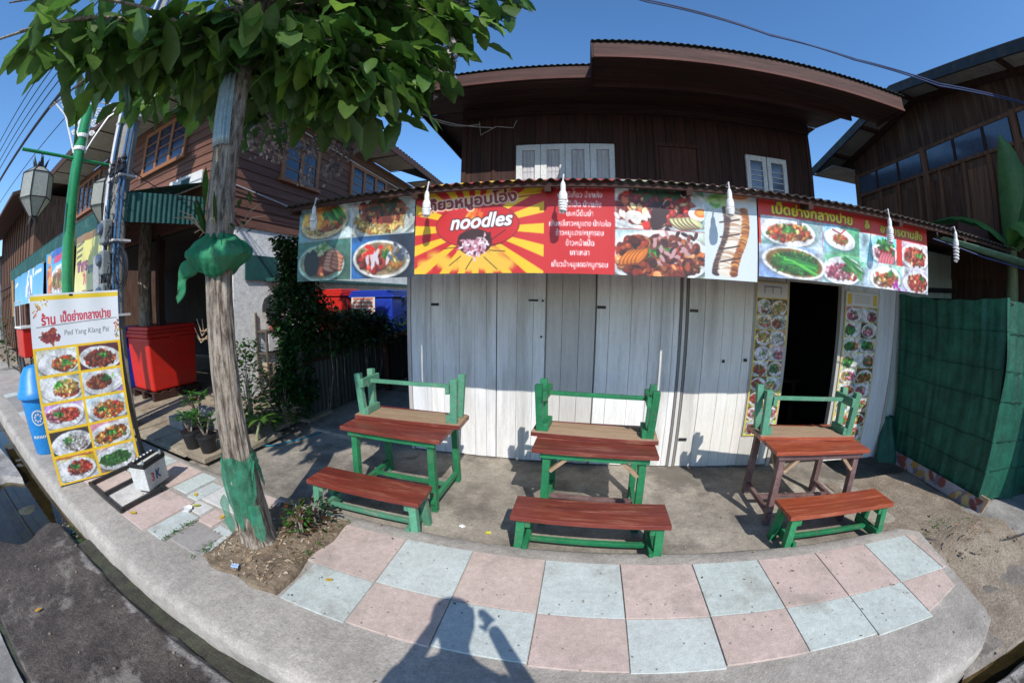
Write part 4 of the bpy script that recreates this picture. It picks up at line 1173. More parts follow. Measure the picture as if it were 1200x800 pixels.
ub = make_bench('upturned bench with green legs on the middle red table', 1.03, .30, .43, redpaint, greenpaint, group=GB, underside=True)
flip(ub, 1.30, .89, FL+.702, R_(-5))
ub = make_bench('upturned bench with green legs on the orange topped table', .98, .30, .43, orangepaint, greenpale, group=GB, underside=True, inset=.05)
flip(ub, 3.24, .90, FL+.702, R_(-6))
# ================================================================== plants helper
def blade(b, p, d, up, L, Wd, droop=.3, tint=(1, 1, 1), seg=4, fold=.18, wave=0., r=rnd, shape=None):
    """one leaf: midrib starting at p along d, drooping, folded along the midrib"""
    p = Vector(p); d = Vector(d).normalized(); up = Vector(up)
    side = d.cross(up)
    if side.length < 1e-3: side = d.orthogonal()
    side.normalize(); nrm_ = side.cross(d).normalized()
    prof = shape or [0.06, .72, 1.0, .78, .04]
    n = len(prof)-1
    vs = []; cur = p.copy(); dd = d.copy()
    for i, w_ in enumerate(prof):
        hw = Wd*.5*w_
        wv = wave*math.sin(i*2.3+p.x*20)*hw
        n2 = side.cross(dd).normalized()
        vs += [cur-side*hw+n2*(hw*fold+wv), cur.copy(), cur+side*hw+n2*(hw*fold-wv)]
        dd = (dd+Vector((0, 0, -1))*droop/n).normalized()
        cur = cur+dd*(L/n)
    fs = []
    for i in range(n):
        a = i*3
        fs += [(a, a+1, a+4, a+3), (a+1, a+2, a+5, a+4)]
    b.add(vs, fs, tint)
def leaf_tint(r=rnd, young=.12):
    k = r.uniform(.65, 1.4)
    if r.random() < young: return (1.7*k, 1.5*k, 1.0*k)
    return (k*r.uniform(.85, 1.15), k, k*r.uniform(.8, 1.1))

# ================================================================== the street tree
tree = thing('street_tree', 'broad leaved street tree with furrowed grey trunk growing from a soil square', 'tree', (-.95, -.54, 0))
TP = [(-.94,-.54,-.02), (-.945,-.54,.12), (-.95,-.545,.4), (-.95,-.55,1.), (-.96,-.55,1.6), (-.98,-.55,2.2), (-1.03,-.52,2.8), (-1.10,-.47,3.4), (-1.18,-.42,4.0), (-1.22,-.38,4.8), (-1.2,-.3,5.8)]
TR = [.150, .122, .108, .092, .085, .083, .080, .076, .068, .05, .03]
def trunk_mesh(b, P, R, n=26, ru=.010):
    P = [Vector(p) for p in P]
    # resample
    Q, RR = [], []
    for i in range(len(P)-1):
        k = max(2, int((P[i+1]-P[i]).length/.06))
        for j in range(k): Q.append(P[i].lerp(P[i+1], j/k)); RR.append(R[i]+(R[i+1]-R[i])*j/k)
    Q.append(P[-1]); RR.append(R[-1])
    vs = []
    for i, (q, r) in enumerate(zip(Q, RR)):
        for k in range(n):
            a = 2*math.pi*k/n
            e = mnoise.noise(Vector((math.cos(a)*3.2, math.sin(a)*3.2, q.z*1.1)))*.012+mnoise.noise(Vector((math.cos(a)*9, math.sin(a)*9, q.z*2.2)))*ru+abs(mnoise.noise(Vector((math.cos(a)*5.5+7, math.sin(a)*5.5, q.z*3.3))))*ru*.8
            rr = r+e*(r/.1)+(.02*max(0, .2-q.z)/.2)*abs(math.sin(a*2.5+1))
            vs.append(q+Vector((math.cos(a)*rr, math.sin(a)*rr, 0)))
    fs = [(i*n+k, i*n+(k+1) % n, (i+1)*n+(k+1) % n, (i+1)*n+k) for i in range(len(Q)-1) for k in range(n)]
    b.add(vs, fs)
b = MB(); trunk_mesh(b, TP, TR, 72, .012)
trunk = b.build('trunk', bark, tree, smooth=True)
for k in range(1): pass
# bough tips: where sprays of leaves hang (x, y, z)
tips = [(-1.62,-1.95,3.42), (-1.75,-1.72,3.50), (-2.02,-1.40,3.36), (-1.82,-1.34,3.60), (-1.61,-1.22,3.62), (-1.47,-.97,3.56),
        (-2.04,-.84,3.46), (-1.26,-.77,3.66), (-2.15,-.21,3.88), (-1.04,-.5,3.62), (-1.93,.35,3.86), (-1.97,.80,3.66), (-.78,-.24,3.62),
        (-1.30,.60,3.62), (-.46,-.12,3.50), (-.30,-.02,3.42), (-.20,.20,3.38), (-.15,.19,3.72), (-1.21,.92,3.62), (-.14,.48,3.40), (0.0,.60,3.95),
        (.02,.78,3.74), (.22,.82,4.20), (.46,.92,4.50), (.72,.97,4.68), (-.06,.37,4.15), (-.33,-.19,3.80), (-.70,-.48,3.74), (-1.00,-.85,3.74), (-1.32,-1.19,3.70),
        (-.62,.30,3.62), (-.75,.65,3.78), (-1.55,.25,3.80), (-1.62,-.35,3.80), (-.55,.80,3.95), (-1.4,.95,3.95), (-.35,.65,3.80), (-.9,.2,3.6), (-.25,.9,4.05)]
high = []
for i in range(30):
    a = rnd.uniform(0, 2*math.pi); rr = 1.35*math.sqrt(rnd.random())
    high.append((-.9+rr*math.cos(a)*1.15, -.05+rr*math.sin(a), rnd.uniform(4.0, 4.9)))
tips = [(x, y, z-.13) for x, y, z in tips]+[(.35,.85,4.15), (.58,.93,4.40), (.75,.98,4.52), (-.02,.55,3.55), (.12,.7,3.85)]
tips += [(-1.72,-2.12,3.22), (-1.58,-2.08,3.42), (-1.85,-1.85,3.30), (-.55,.02,3.22), (-.38,.25,3.15), (-.08,.35,3.22), (-.22,.45,3.08), (-.75,.35,3.25), (-.95,.55,3.30), (.08,.68,3.62), (-2.16,-1.50,3.12), 
         (-1.72,-1.55,3.30), (-1.45,-.75,3.34), (-1.20,-.62,3.42), (-.92,-.35,3.40), (-1.7,.2,3.50), (-.6,.6,3.40), (-2.25,-.1,3.60), (-1.0,.85,3.35), (-1.75,-.62,3.30)]
for i in range(8):        # boughs reaching over the street, above the picture
    high.append((rnd.uniform(-.7, .55), rnd.uniform(-3.4, -2.5), rnd.uniform(4.0, 4.6)))
high += [(-.45,-1.85,3.9), (-.62,-1.70,4.0), (-.32,-2.05,3.88), (-.55,-1.45,4.05)]
high += [(-2.6,-1.9,4.2), (-2.4,-2.3,4.6), (-1.9,1.4,4.4), (-2.5,.9,4.3), (.4,.3,4.9)]
bb = MB()
starts = [Vector(p) for p in TP[7:10]]
bases = []
for i, tp in enumerate(tips+high):
    t = Vector(tp)
    s = min(starts, key=lambda q: abs((q.z+.25)-min(4.7, t.z+.1)))
    mid = s.lerp(t, .5)+Vector((rnd.uniform(-.1, .1), rnd.uniform(-.1, .1), .28+.1*rnd.random()))
    pts = []
    for k in range(9):
        u = k/8
        pts.append(s*(1-u)**2+mid*2*u*(1-u)+t*u*u+Vector((rnd.uniform(-.015, .015), rnd.uniform(-.015, .015), 0)))
    bb.tube(pts, [.032*(1-u/8*.78) if i % 4 == 0 else .018*(1-u/8*.7) for u in range(9)], 6)
    bases.append(pts)
bb.build('limbs', bark, tree, smooth=True)
lv = MB(); fl = MB()
for i, pts in enumerate(bases):
    low = i < len(tips)
    tip = pts[-1]; out = (pts[-1]-pts[-3]).normalized()
    nleaf = (rnd.randint(12, 17) if tip.x < -1.4 else rnd.randint(18, 24)) if low else rnd.randint(22, 28)
    for k in range(nleaf):
        u = rnd.random()**.6
        q = pts[int(3+u*5)]+Vector((rnd.gauss(0, .11), rnd.gauss(0, .11), rnd.gauss(-.04 if low else 0, .08)))
        a = rnd.uniform(0, 2*math.pi)
        d = (out*.55+Vector((math.cos(a), math.sin(a), rnd.uniform(-1.0, .15)))).normalized()
        L = rnd.uniform(.20, .38) if low else rnd.uniform(.22, .36)
        blade(lv, q, d, (rnd.uniform(-.4, .4), rnd.uniform(-.4, .4), 1), L, L*rnd.uniform(.38, .52), rnd.uniform(.3, 1.2), leaf_tint(), fold=rnd.uniform(.05, .35), wave=.16,
              shape=[.06, .55, .88, 1.0, .93, .62, .10])
    # filler higher up so the crown closes overhead
cl = [(-1.95,.45,3.60), (-1.90,.30,3.50), (-1.55,.50,3.45), (-1.80,.85,3.25), (-1.45,.80,3.28), (-1.62,.95,3.10), (-1.25,.85,3.38), (.05,.72,4.02), (.02,.66,3.84), (-2.05,.1,3.60),
      (-1.20,1.1,3.30), (-1.05,.95,3.45), (-1.7,.6,3.2), (-.05,.75,3.7), (.1,.8,4.25), (-1.35,.3,3.55), (-1.5,1.1,3.1), (-1.0,1.15,3.35), (-2.1,.55,3.4), (-1.15,.7,3.42)]
for c0 in cl:
    for k in range(2):
        s = Vector(c0)+Vector((rnd.gauss(0, .09), rnd.gauss(0, .09), rnd.gauss(0, .06)))
        fl.tube([s+Vector((0, 0, .22)), s+Vector((.01, .01, .1)), s], .004, 4, tint=(.5, .45, .3))
        for q in range(34):
            p = s+Vector((rnd.gauss(0, .045), rnd.gauss(0, .045), rnd.gauss(0, .055)))
            rr = rnd.uniform(.009, .018)
            fl.obox(p, (rr*2, rr*2, rr*.9), Euler((rnd.uniform(0, 3), rnd.uniform(0, 3), rnd.uniform(0, 3))).to_matrix(), jit((1, 1, 1), .35))
crown = lv.build('crown', leaf_m, tree, smooth=True)
fl.build('seed_clusters', flower_m, tree)
# things fixed round the trunk
mc = thing('metal_collar', 'grey corrugated metal sheet wrapped round the upper trunk', 'metal sheet', (-1.05, -.52, 2.72))
b = MB()
def collar(u, v):
    a = R_(150)+u*R_(175); z = 2.70+.55*v
    cx = -1.03-.10*(z-2.8)/.9*1.2; cy = -.52
    rr = .100+.008*math.cos(u*2*math.pi*7)+.004*math.sin(v*5)
    return (cx+rr*math.cos(a), cy+rr*math.sin(a), z)
b.grid(collar, 70, 8)
o = b.build('sheet', steel, mc, smooth=True); sm = o.modifiers.new('t', 'SOLIDIFY'); sm.thickness = .004
sk_ = thing('planter_sack', 'green felt sack tied round the trunk at head height, orchid roots above it', 'planter', (-.97, -.55, 1.85))
b = MB()
def sack(u, v):
    a = u*2*math.pi
    pr_ = [(0, .095), (.06, .150), (.22, .195), (.42, .238), (.55, .232), (.75, .185), (.90, .135), (1.0, .115)]
    for (v0, r0), (v1, r1) in zip(pr_, pr_[1:]):
        if v <= v1: rr = r0+(r1-r0)*(v-v0)/(v1-v0); break
    rr *= 1+.10*math.cos(a*2-.3)+.05*math.sin(a*3+1)
    ca, sa = math.cos(a), math.sin(a)
    fold = .030*abs(mnoise.noise(Vector((ca*3.5, sa*3.5, v*1.2+4))))*(.3+v)+.012*mnoise.noise(Vector((ca*9, sa*9, v*3)))
    rr = (rr-fold)*.90
    z = 1.885+.235*v+.03*math.sin(a*2+.5)*(1-v)+.018*mnoise.noise(Vector((ca*4, sa*4, v*5)))
    return (-.97+rr*ca, -.55+rr*sa, z)
b.grid(sack, 120, 34); b.build('sack', felt_g, sk_, smooth=True)
b = MB()
def flap(u, v):
    w_ = .02+.075*math.sin(math.pi*min(1, v*.95+.05))*(1-.25*math.sin(v*13))
    return (-1.15-.20*v+.03*math.sin(v*9)+w_*(u-.5)*.6, -.60-.05*v+w_*(u-.5)*.5, 1.96-.05*v-.17*v*v+.02*math.sin(u*5+v*6)-(u-.5)*w_*.8)
b.grid(flap, 8, 24)
o = b.build('loose_flap', felt_g, sk_, smooth=True); sm = o.modifiers.new('t', 'SOLIDIFY'); sm.thickness = .005
b = MB()
for k in range(16):
    a = rnd.uniform(0, 2*math.pi) if k < 8 else rnd.uniform(2.6, 3.9)
    s = Vector((-.97+.11*math.cos(a), -.55+.11*math.sin(a), 2.14))
    e = s+Vector((math.cos(a)*rnd.uniform(.05, .34), math.sin(a)*rnd.uniform(.05, .2), rnd.uniform(.0, .22)))
    b.tube([s, s.lerp(e, .5)+Vector((0, 0, .04)), e], [.0045, .004, .002], 5, tint=jit((1, 1, 1), .3))
for k in range(14):
    a = rnd.uniform(0, 6.28); s = Vector((-.97+.24*math.cos(a)*.6, -.55-.2*abs(math.sin(a)), 2.0+rnd.uniform(-.06, .06)))
b.build('roots', rawwood, sk_, smooth=True)
b = MB()
for k in range(7):
    a = rnd.uniform(2.3, 5.5); s = Vector((-.97+.10*math.cos(a), -.55+.1*math.sin(a), 2.14))
    blade(b, s, (math.cos(a)*.4, math.sin(a)*.4, 1), (1, 0, .3), rnd.uniform(.14, .3), .035, .2, (1.3, 1.3, .7))
blade(b, (-1.07, -.62, 2.30), (-.1, 0, 1), (1, 0, 0), .28, .05, .1, (2.2, 2.0, .9))
for k in range(9):
    q = Vector((-.75+rnd.gauss(0, .03), -.52+rnd.gauss(0, .03), 2.10+.03*k)); blade(b, q, (rnd.uniform(-1, 1), rnd.uniform(-1, 1), .8), (0, 0, 1), .07, .03, .2, leaf_tint())
b.build('orchid_leaves', leaf_d, sk_, smooth=True)
b = MB()
for k in range(5):
    s = Vector((-1.05, -.60, 1.50+rnd.uniform(-.03, .05))); e = s+Vector((rnd.uniform(-.12, -.02), rnd.uniform(-.06, .02), rnd.uniform(-.02, .10)))
    b.tube([s, s.lerp(e, .5)+Vector((0, -.01, -.04)), e], [.006, .005, .002], 5)
tag(b.build('air_roots', rawwood, None, smooth=True), 'pale curling air roots on the trunk at chest height', 'roots')
nw = thing('net_wrap', 'ragged green netting wrapped round the foot of the tree trunk', 'netting', (-.95, -.54, .25))
b = MB()
def wrap(u, v):
    a = u*2*math.pi
    zb = .47+.12*math.sin(a*2+.6)+.08*math.sin(a*5+1)+.04*math.sin(a*11)-.16*max(0, math.cos(a-5.0))**8
    z = zb+(.74-zb)*v+.015*math.sin(a*4)*v
    rr = .118+.020*mnoise.noise(Vector((math.cos(a)*4, math.sin(a)*4, v*5)))+.02*(1-v)
    return (-.95+rr*math.cos(a), -.545+rr*math.sin(a), z)
b.grid(wrap, 80, 20); o = b.build('netting', net_l, nw, smooth=True)
b = MB()
b.grid(lambda u, v: (-1.08-.05*v+.10*u-.03*math.sin(v*6), -.66-.03*v, .44-.20*v-.07*u*v+.02*math.sin(u*7)), 8, 10)
b.grid(lambda u, v: (-.84+.06*u+.02*v, -.64+.05*u-.02*v, .42-.28*v*(1-.5*abs(u-.5))), 8, 10)
b.build('loose_ends', net_l, nw, smooth=True)

# low shrub and weeds by the tree
def bush(name, label, cat, c, r, h, n, L, mat, tints, group=None, stems=8, base_z=0.):
    t = thing(name, label, cat, (c[0], c[1], base_z), 0, group)
    b = MB()
    for k in range(stems):
        a = rnd.uniform(0, 6.28); e = Vector((c[0]+r*.7*math.cos(a)*rnd.random(), c[1]+r*.7*math.sin(a)*rnd.random(), base_z+h*rnd.uniform(.6, .95)))
        b.tube([(c[0]+.02*math.cos(a), c[1]+.02*math.sin(a), base_z-.02), Vector((c[0], c[1], base_z+h*.4)).lerp(e, .4), e], [.008, .006, .003], 5)
    b.build('stem', bark, t)
    b = MB()
    for k in range(n):
        a = rnd.uniform(0, 6.28); rr = r*math.sqrt(rnd.random()); z = base_z+h*rnd.uniform(.12, 1)
        rr *= .55+.6*math.sin(math.pi*min(1, (z-base_z)/h*.8+.15))
        p = (c[0]+rr*math.cos(a), c[1]+rr*math.sin(a), z)
        d = (math.cos(a)+rnd.uniform(-.6, .6), math.sin(a)+rnd.uniform(-.6, .6), rnd.uniform(-.2, .7))
        tt = rnd.choice(tints); tt = tuple(q*rnd.uniform(.7, 1.25) for q in tt)
        LL = L*rnd.uniform(.6, 1.2)
        blade(b, p, d, (0, 0, 1), LL, LL*.45, .4, tt)
    b.build('foliage', mat, t, smooth=True)
    return t
bush('small_shrub', 'small red and green mottled shrub in the soil beside the trunk', 'shrub', (-.74, -.30), .09, .27, 150, .045, leaf_d, [(2.2,1.6,1.2), (5.5,.9,1.5), (1.8,2.4,1.2), (1.4,.5,.8)], base_z=.03)
bush('small_shrub', 'dark purple leaved shrub between trunk and red bench', 'shrub', (-.72, -.12), .13, .20, 110, .05, leaf_d, [(1.6,.25,.6), (.7,.4,.6), (1.0,1.0,.8)], base_z=.02)
b = MB()
for k in range(330):
    z = rnd.random()
    if z < .35: p = (rnd.uniform(-.72, -.50), rnd.uniform(-.55, .05), .02)
    elif z < .65: t_ = rnd.random(); p = (-1.90+.10*t_+rnd.gauss(0, .025), -.92+.35*t_+rnd.gauss(0, .02), .0); p = (-1.70+rnd.gauss(0, .02), -.95+.36*t_, .0)
    elif z < .8: p = (-1.28+rnd.gauss(0, .04), -.80+rnd.gauss(0, .06), .01)
    else: p = (-2.75+rnd.gauss(0, .22), -1.385+rnd.gauss(0, .03), -.21)
    a = rnd.uniform(0, 6.28); L = rnd.uniform(.015, .045)
    blade(b, p, (math.cos(a)*.7, math.sin(a)*.7, rnd.uniform(.3, 1)), (0, 0, 1), L, L*.22, .6, rnd.choice([(1.6,2.0,1.0), (2.6,2.4,1.2), (1.2,1.8,1.0)]))
for k in range(160):
    p = (4.75+rnd.gauss(0, .10), .12+rnd.gauss(0, .05), -.10) if k < 90 else ((5.05+rnd.gauss(0, .12), .02+rnd.gauss(0, .06), -.09) if k < 150 else (4.4+rnd.gauss(0, .1), .05, -.1))
    a = rnd.uniform(0, 6.28); L = rnd.uniform(.025, .06)
    blade(b, p, (math.cos(a)*.7, math.sin(a)*.7, rnd.uniform(.3, 1)), (0, 0, 1), L, L*.25, .6, rnd.choice([(1.6,2.2,1.0), (1.2,1.8,1.0)]))
tag(b.build('weeds', leaf_d, None, smooth=True), 'tufts of low green weeds in the paving cracks', 'weeds', kind='stuff')

# ================================================================== battery on an iron frame
fr = thing('iron_frame', 'dark iron floor frame lying on the tiles under the battery', 'frame', (-2.9, -.7, 0))
cs = [Vector((-3.27,-.97,.03)), Vector((-2.42,-.98,.03)), Vector((-2.48,-.46,.03)), Vector((-3.35,-.42,.03))]
b = MB()
for i in range(4):
    p, q = cs[i], cs[(i+1) % 4]; d = (q-p).normalized()*.022
    b.beam(p-d if i % 2 == 0 else p+d*1.15, q+d if i % 2 == 0 else q-d*1.15, .036, .036)
b.beam(cs[0].lerp(cs[1], .45)+Vector((0,.03,.002)), cs[3].lerp(cs[2], .45)-Vector((0,.03,-.002)), .04, .03)
b.build('bars', iron, fr, bevel=.003)
ba = thing('car_battery', 'grey white car battery with black lid standing on the iron frame', 'battery', (0, 0, 0))
b = MB(); b.box(-.17, .17, -.10, .10, 0, .215); b.box(-.174,.174,-.104,.104,.205,.222)
b.build('case', M('pale grey battery plastic', (.60,.61,.58), (.50,.51,.49), scale=6, rough=.5, dirt=(.30,.28,.24), dscale=5, damt=.5), ba, bevel=.008)
b = MB(); b.box(-.176, .176, -.106, .106, .224, .262, (1,1,1))
for k in range(6): b.lathe([(.022, .262), (.022, .276), (.018, .279)], (-.14+.056*k, .045, 0), 12)
b.build('lid', black_m, ba, bevel=.005)
for k in range(6):
    b = MB(); b.lathe([(.013, .2795), (.013, .285), (.010, .286)], (-.14+.056*k, .045, 0), 12); b.build('cap', plastic_white, ba)
b = MB(); b.box(-.16, .16, -.06, -.02, .2625, .268); b.build('label_strip', M('warning strip', (.7,.69,.6), rough=.5), ba)
for sx in (-1, 1):
    b = MB(); b.lathe([(.016, .262), (.016, .278), (.011, .28), (.010, .298)], (sx*.14, -.075, 0), 12); b.build('terminal', steel, ba)
def flat_text(txt, size, col, name, parent, loc, rot, shear=0., width=None):
    """lettering as real flat polygons"""
    polys = text_polys(txt)
    cu = bpy.data.curves.new(name, 'FONT'); cu.body = txt; cu.size = size; cu.extrude = .0012; cu.shear = shear; cu.offset = .002
    ob = bpy.data.objects.new(name, cu); COL.objects.link(ob)
    dg = bpy.context.evaluated_depsgraph_get()
    me = bpy.data.meshes.new_from_object(ob.evaluated_get(dg)); bpy.data.objects.remove(ob)
    o = bpy.data.objects.new(name, me); COL.objects.link(o); me.materials.clear(); me.materials.append(col)
    o.parent = parent; o.location = loc; o.rotation_euler = rot
    return o
flat_text('3', .105, M('red print', (.5,.03,.04), rough=.5, bump=0), 'lettering', ba, (-.10, -.1045, .075), (math.pi/2, 0, 0), .1)
flat_text('K', .12, M('navy print', (.03,.05,.2), rough=.5, bump=0), 'lettering', ba, (-.03, -.1045, .070), (math.pi/2, 0, 0), .1)
ba.location = (-2.62, -.50, .052); ba.rotation_euler = (0, 0, R_(112))

# ================================================================== bin
bi = thing('waste_bin', 'sky blue plastic waste bin with domed lid behind the standing sign', 'bin', (-5.02, -1.0, 0))
C0 = (-5.02, -1.0, 0)
b = MB(); b.lathe([(.19, 0), (.20, .02), (.255, .70), (.27, .70), (.27, .74)], C0, 28); b.build('body', plastic_sky, bi, smooth=True)
b = MB(); b.lathe([(.30, .72), (.30, .77), (.275, .80), (.22, .98), (.15, 1.08), (.06, 1.10)], C0, 28); b.build('lid', plastic_sky, bi, smooth=True)
b = MB()
wm = M('white bin print', (.62,.68,.74), rough=.5, bump=0)
for k in range(24):
    a0, a1 = 2*math.pi*k/24, 2*math.pi*(k+1)/24
    def bp(a, r):
        th = R_(-25)+r*math.cos(a)/.245; z = .48+r*math.sin(a)
        rad = .20+.056*(z-.02)/.68+.004
        return (C0[0]+rad*math.cos(th), C0[1]+rad*math.sin(th), z)
    b.add([bp(a0, .08), bp(a1, .08), bp(a1, .10), bp(a0, .10)], [(0,1,2,3)])
    if k % 3: b.add([bp(a0, .03), bp(a1, .03), bp(a1, .06), bp(a0, .06)], [(0,1,2,3)])
bt_ = MB()
for k in range(12):
    th = R_(-62)+k*R_(6.5); rad = .20+.056*(.22)/.68+.005
    bt_.add([(C0[0]+rad*math.cos(th+q), C0[1]+rad*math.sin(th+q), z) for q, z in ((0, .22), (.07, .22), (.07, .255), (0, .255))], [(0,1,2,3)])
b.build('emblem', wm, bi); bt_.build('lettering', wm, bi)

# ================================================================== lamp post
lp = thing('lamp_post', 'green street lamp post carrying two glass lanterns on a cross arm', 'lamp post', (-5.6, -.27, 0))
PX, PY = -5.6, -.27
b = MB(); b.tube([(PX, PY, 0), (PX, PY, 2.4), (PX, PY, 4.78)], [.105, .098, .085], 20); b.build('pole', greenpole, lp, smooth=True)
b = MB(); b.tube([(PX, -1.20, 3.93), (PX, .50, 3.93)], .026, 10); b.build('arm', greenpole, lp, smooth=True)
for z in (4.25, 4.05): b = MB(); b.lathe([(.098, z), (.104, z+.01), (.104, z+.05), (.098, z+.06)], (PX, PY, 0), 18); b.build('clamp', plastic_white, lp)
b = MB()
for ang in (R_(62), R_(242), R_(152)):
    dx, dy = math.cos(ang), math.sin(ang)
    def wp(r, z): return Vector((PX+dx*(.09+r), PY+dy*(.09+r), z))
    b.tube([wp(0, 4.02), wp(.1, 4.25), wp(.28, 4.62), wp(.52, 4.82), wp(.3, 4.84), wp(0, 4.86), wp(0, 4.02)], .016, 6)
    for (r, z, s) in ((.09, 4.68, .085), (.22, 4.74, .07), (.07, 4.5, .07), (.33, 4.77, .05), (.06, 4.34, .045), (.16, 4.6, .05)):
        pts = []
        for k in range(22):
            a = k/21*3.6*math.pi; q = s*(1-k/26)
            pts.append(wp(r+q*math.cos(a), z+q*math.sin(a)))
        b.tube(pts, .012, 5)
    vs = [wp(.0, 4.86), wp(.3, 4.845), wp(.48, 4.82), wp(.2, 4.83)]
b.build('scrollwork', plastic_white, lp, smooth=True)
for yl in (-.87, .30):
    zc = 3.36
    cv = lambda r, z: [(PX+r*math.cos(R_(60*k+30)), yl+r*math.sin(R_(60*k+30)), z) for k in range(6)]
    b = MB()
    rings = [cv(.10, zc+.34), cv(.24, zc+.25), cv(.25, zc-.10), cv(.07, zc-.34)]
    vs = [v for rg in rings for v in rg]
    fs = [(i*6+k, i*6+(k+1) % 6, (i+1)*6+(k+1) % 6, (i+1)*6+k) for i in range(3) for k in range(6)]+[(18,19,20,21,22,23)]
    b.add(vs, fs); la = b.build('lantern', lantern_g, lp)
    b = MB()
    for i in range(3):
        for k in range(6):
            b.tube([rings[i][k], rings[i+1][k]], .011, 4)
            b.tube([rings[i+1][k], rings[i+1][(k+1) % 6]], .010, 4)
    for k in range(6):
        p, q = Vector(rings[0][k]), Vector(rings[0][(k+1) % 6]); m_ = (p+q)/2; o_c = (m_-Vector((PX, yl, m_.z))).normalized()
        b.add([p, q, m_+o_c*.06+Vector((0, 0, .16))], [(0, 1, 2)])
        p, q = Vector(rings[3][k]), Vector(rings[3][(k+1) % 6])
        b.add([p, q, (p+q)/2+o_c*.05-Vector((0, 0, .14))], [(0, 1, 2)])
    b.tube([(PX, yl, zc+.34), (PX, yl, 3.93)], .010, 6)
    b.build('lantern_frame', iron, la)

# ================================================================== utility pole with meters
up_ = thing('utility_pole', 'grey concrete utility pole hung with electric meters and white and blue conduits', 'utility pole', (-4.85, .28, 0))
b = MB(); b.prism([(-4.96,.18), (-4.74,.18), (-4.74,.38), (-4.96,.38)], 0, 7.6); b.build('pole', polecon, up_, bevel=.02)
b = MB()
b.tube([(-5.08,.17,.2), (-5.08,.17,3.0), (-5.10,.17,5.6), (-5.08,.18,7)], .05, 10); b.build('conduit', wirewhite, up_, smooth=True)
b = MB()
for x, y in ((-5.01,.15), (-4.66,.17), (-4.62,.22)):
    b.tube([(x, y, 1.2), (x+.01, y, 3.2), (x-.02, y, 5.4), (x, y, 7)], .022, 8)
b.build('conduit', wireblue, up_, smooth=True)
pieces('strap', wirewhite, up_, [(-5.14, -4.58, .12, .40, z, z+.03) for z in (1.6, 2.6, 3.5, 4.4, 5.1, 5.6)])
mg = M('meter grey', (.22,.25,.25), (.16,.18,.18), scale=8, rough=.5)
for z in (1.72, 2.16, 2.58):
    b = MB(); b.box(-4.94, -4.73, .02, .16, z, z+.33); mt_ = b.build('meter', mg, up_, bevel=.02)
    b = MB(); b.lathe([(.085, 0), (.085, .03), (.07, .055), (.03, .065)], (0, 0, 0), 16)
    b.v = [(-4.835+x, .02-zz, z+.20+y) for x, y, zz in b.v]; b.build('dial', skyglass, mt_, smooth=True)
b = MB()
for k in range(34):
    s = Vector((-4.85+rnd.uniform(-.15, .2), .08, rnd.uniform(1.7, 3.9))); pts = [s]
    for q in range(6): pts.append(pts[-1]+Vector((rnd.uniform(-.06, .09), rnd.uniform(-.02, .02), rnd.uniform(-.12, .08))))
    b.tube(pts, .007, 4)
for k in range(3):
    cx_, cz = -4.42+.02*k, 2.25-.02*k
    b.tube([(cx_+.24*math.cos(a*math.pi/12), .16+.01*k, cz+.25*math.sin(a*math.pi/12)) for a in range(25)], .009, 5)
b.box(-4.98, -4.45, .10, .16, 3.55, 3.62); 
for x in (-4.9, -4.72, -4.52): b.lathe([(.03, 3.62), (.05, 3.65), (.03, 3.69), (.05, 3.72), (.02, 3.78)], (x, .13, 0), 10)
b.build('loose_wiring', cable_m, up_)
tp_ = MB(); trunk_mesh(tp_, [(-6.62,1.62,0), (-6.63,1.62,1.9), (-6.62,1.62,3.25)], [.15,.14,.13], 14, .006); tp_.v.append((-6.62,1.62,3.25))
n_ = 14; L0 = len(tp_.v)-1; tp_.f += [(L0-n_+k, L0-n_+(k+1) % n_, L0) for k in range(n_)]; tp_.t += [(1,1,1)]*n_
tag(tp_.build('timber_post', bark, None, smooth=True), 'rough old timber post standing behind the red ice box under the awning', 'post')

# ================================================================== left neighbour: brown timber house
HX, HY = -4.4, 1.75
lh = thing('timber_house', 'reddish brown clapboard house with blue windows behind the tree', 'house', (HX, HY, 0))
def clap_x(b, x0, x1, y, z0, z1, hgt=.17, face=-1):     # boards in plane y
    z = z0
    while z < z1-.01:
        h = min(hgt, z1-z); c = jit((1, 1, 1), .14)
        b.add([(x0, y, z+h), (x1, y, z+h), (x1, y+face*.018, z), (x0, y+face*.018, z), (x0, y, z), (x1, y, z)], [(3,2,1,0), (3,4,5,2)], c); z += h
def clap_y(b, y0, y1, x, z0, z1, hgt=.17, face=1):
    z = z0
    while z < z1-.01:
        h = min(hgt, z1-z); c = jit((1, 1, 1), .14)
        b.add([(x, y0, z+h), (x, y1, z+h), (x+face*.018, y1, z), (x+face*.018, y0, z), (x, y0, z), (x, y1, z)], [(0,1,2,3), (2,5,4,3)], c); z += h
b = MB()
clap_x(b, -13.2, HX, HY, 3.05, 5.5); clap_y(b, HY, 10.5, HX, 3.0, 5.5)
b.box(-13.2, HX-.01, HY+.01, 10.5, 3.0, 5.5)
b.box(HX-.06, HX+.03, HY-.03, HY+.06, 3.0, 5.5, (.8,.75,.7))
b.build('upper_wall', brownwood, lh)
b = MB(); b.box(HX-.12, HX-.012, 2.25, 10.5, 0, 3.0)
b.build('lower_wall', whitewall, lh)
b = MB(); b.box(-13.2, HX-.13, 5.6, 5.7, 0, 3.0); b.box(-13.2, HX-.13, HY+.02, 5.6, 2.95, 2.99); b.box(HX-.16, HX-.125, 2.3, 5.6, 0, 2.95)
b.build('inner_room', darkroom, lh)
b = MB()
b.box(-12, -4.6, 4.4, 4.8, 1.1, 1.13); b.build('inner_shelf', darkwood, lh)
pieces('post', darkwood, lh, [(x, x+.14, HY, HY+.14, 0, 3.04) for x in (-4.5, -6.4, -8.6, -10.8)])
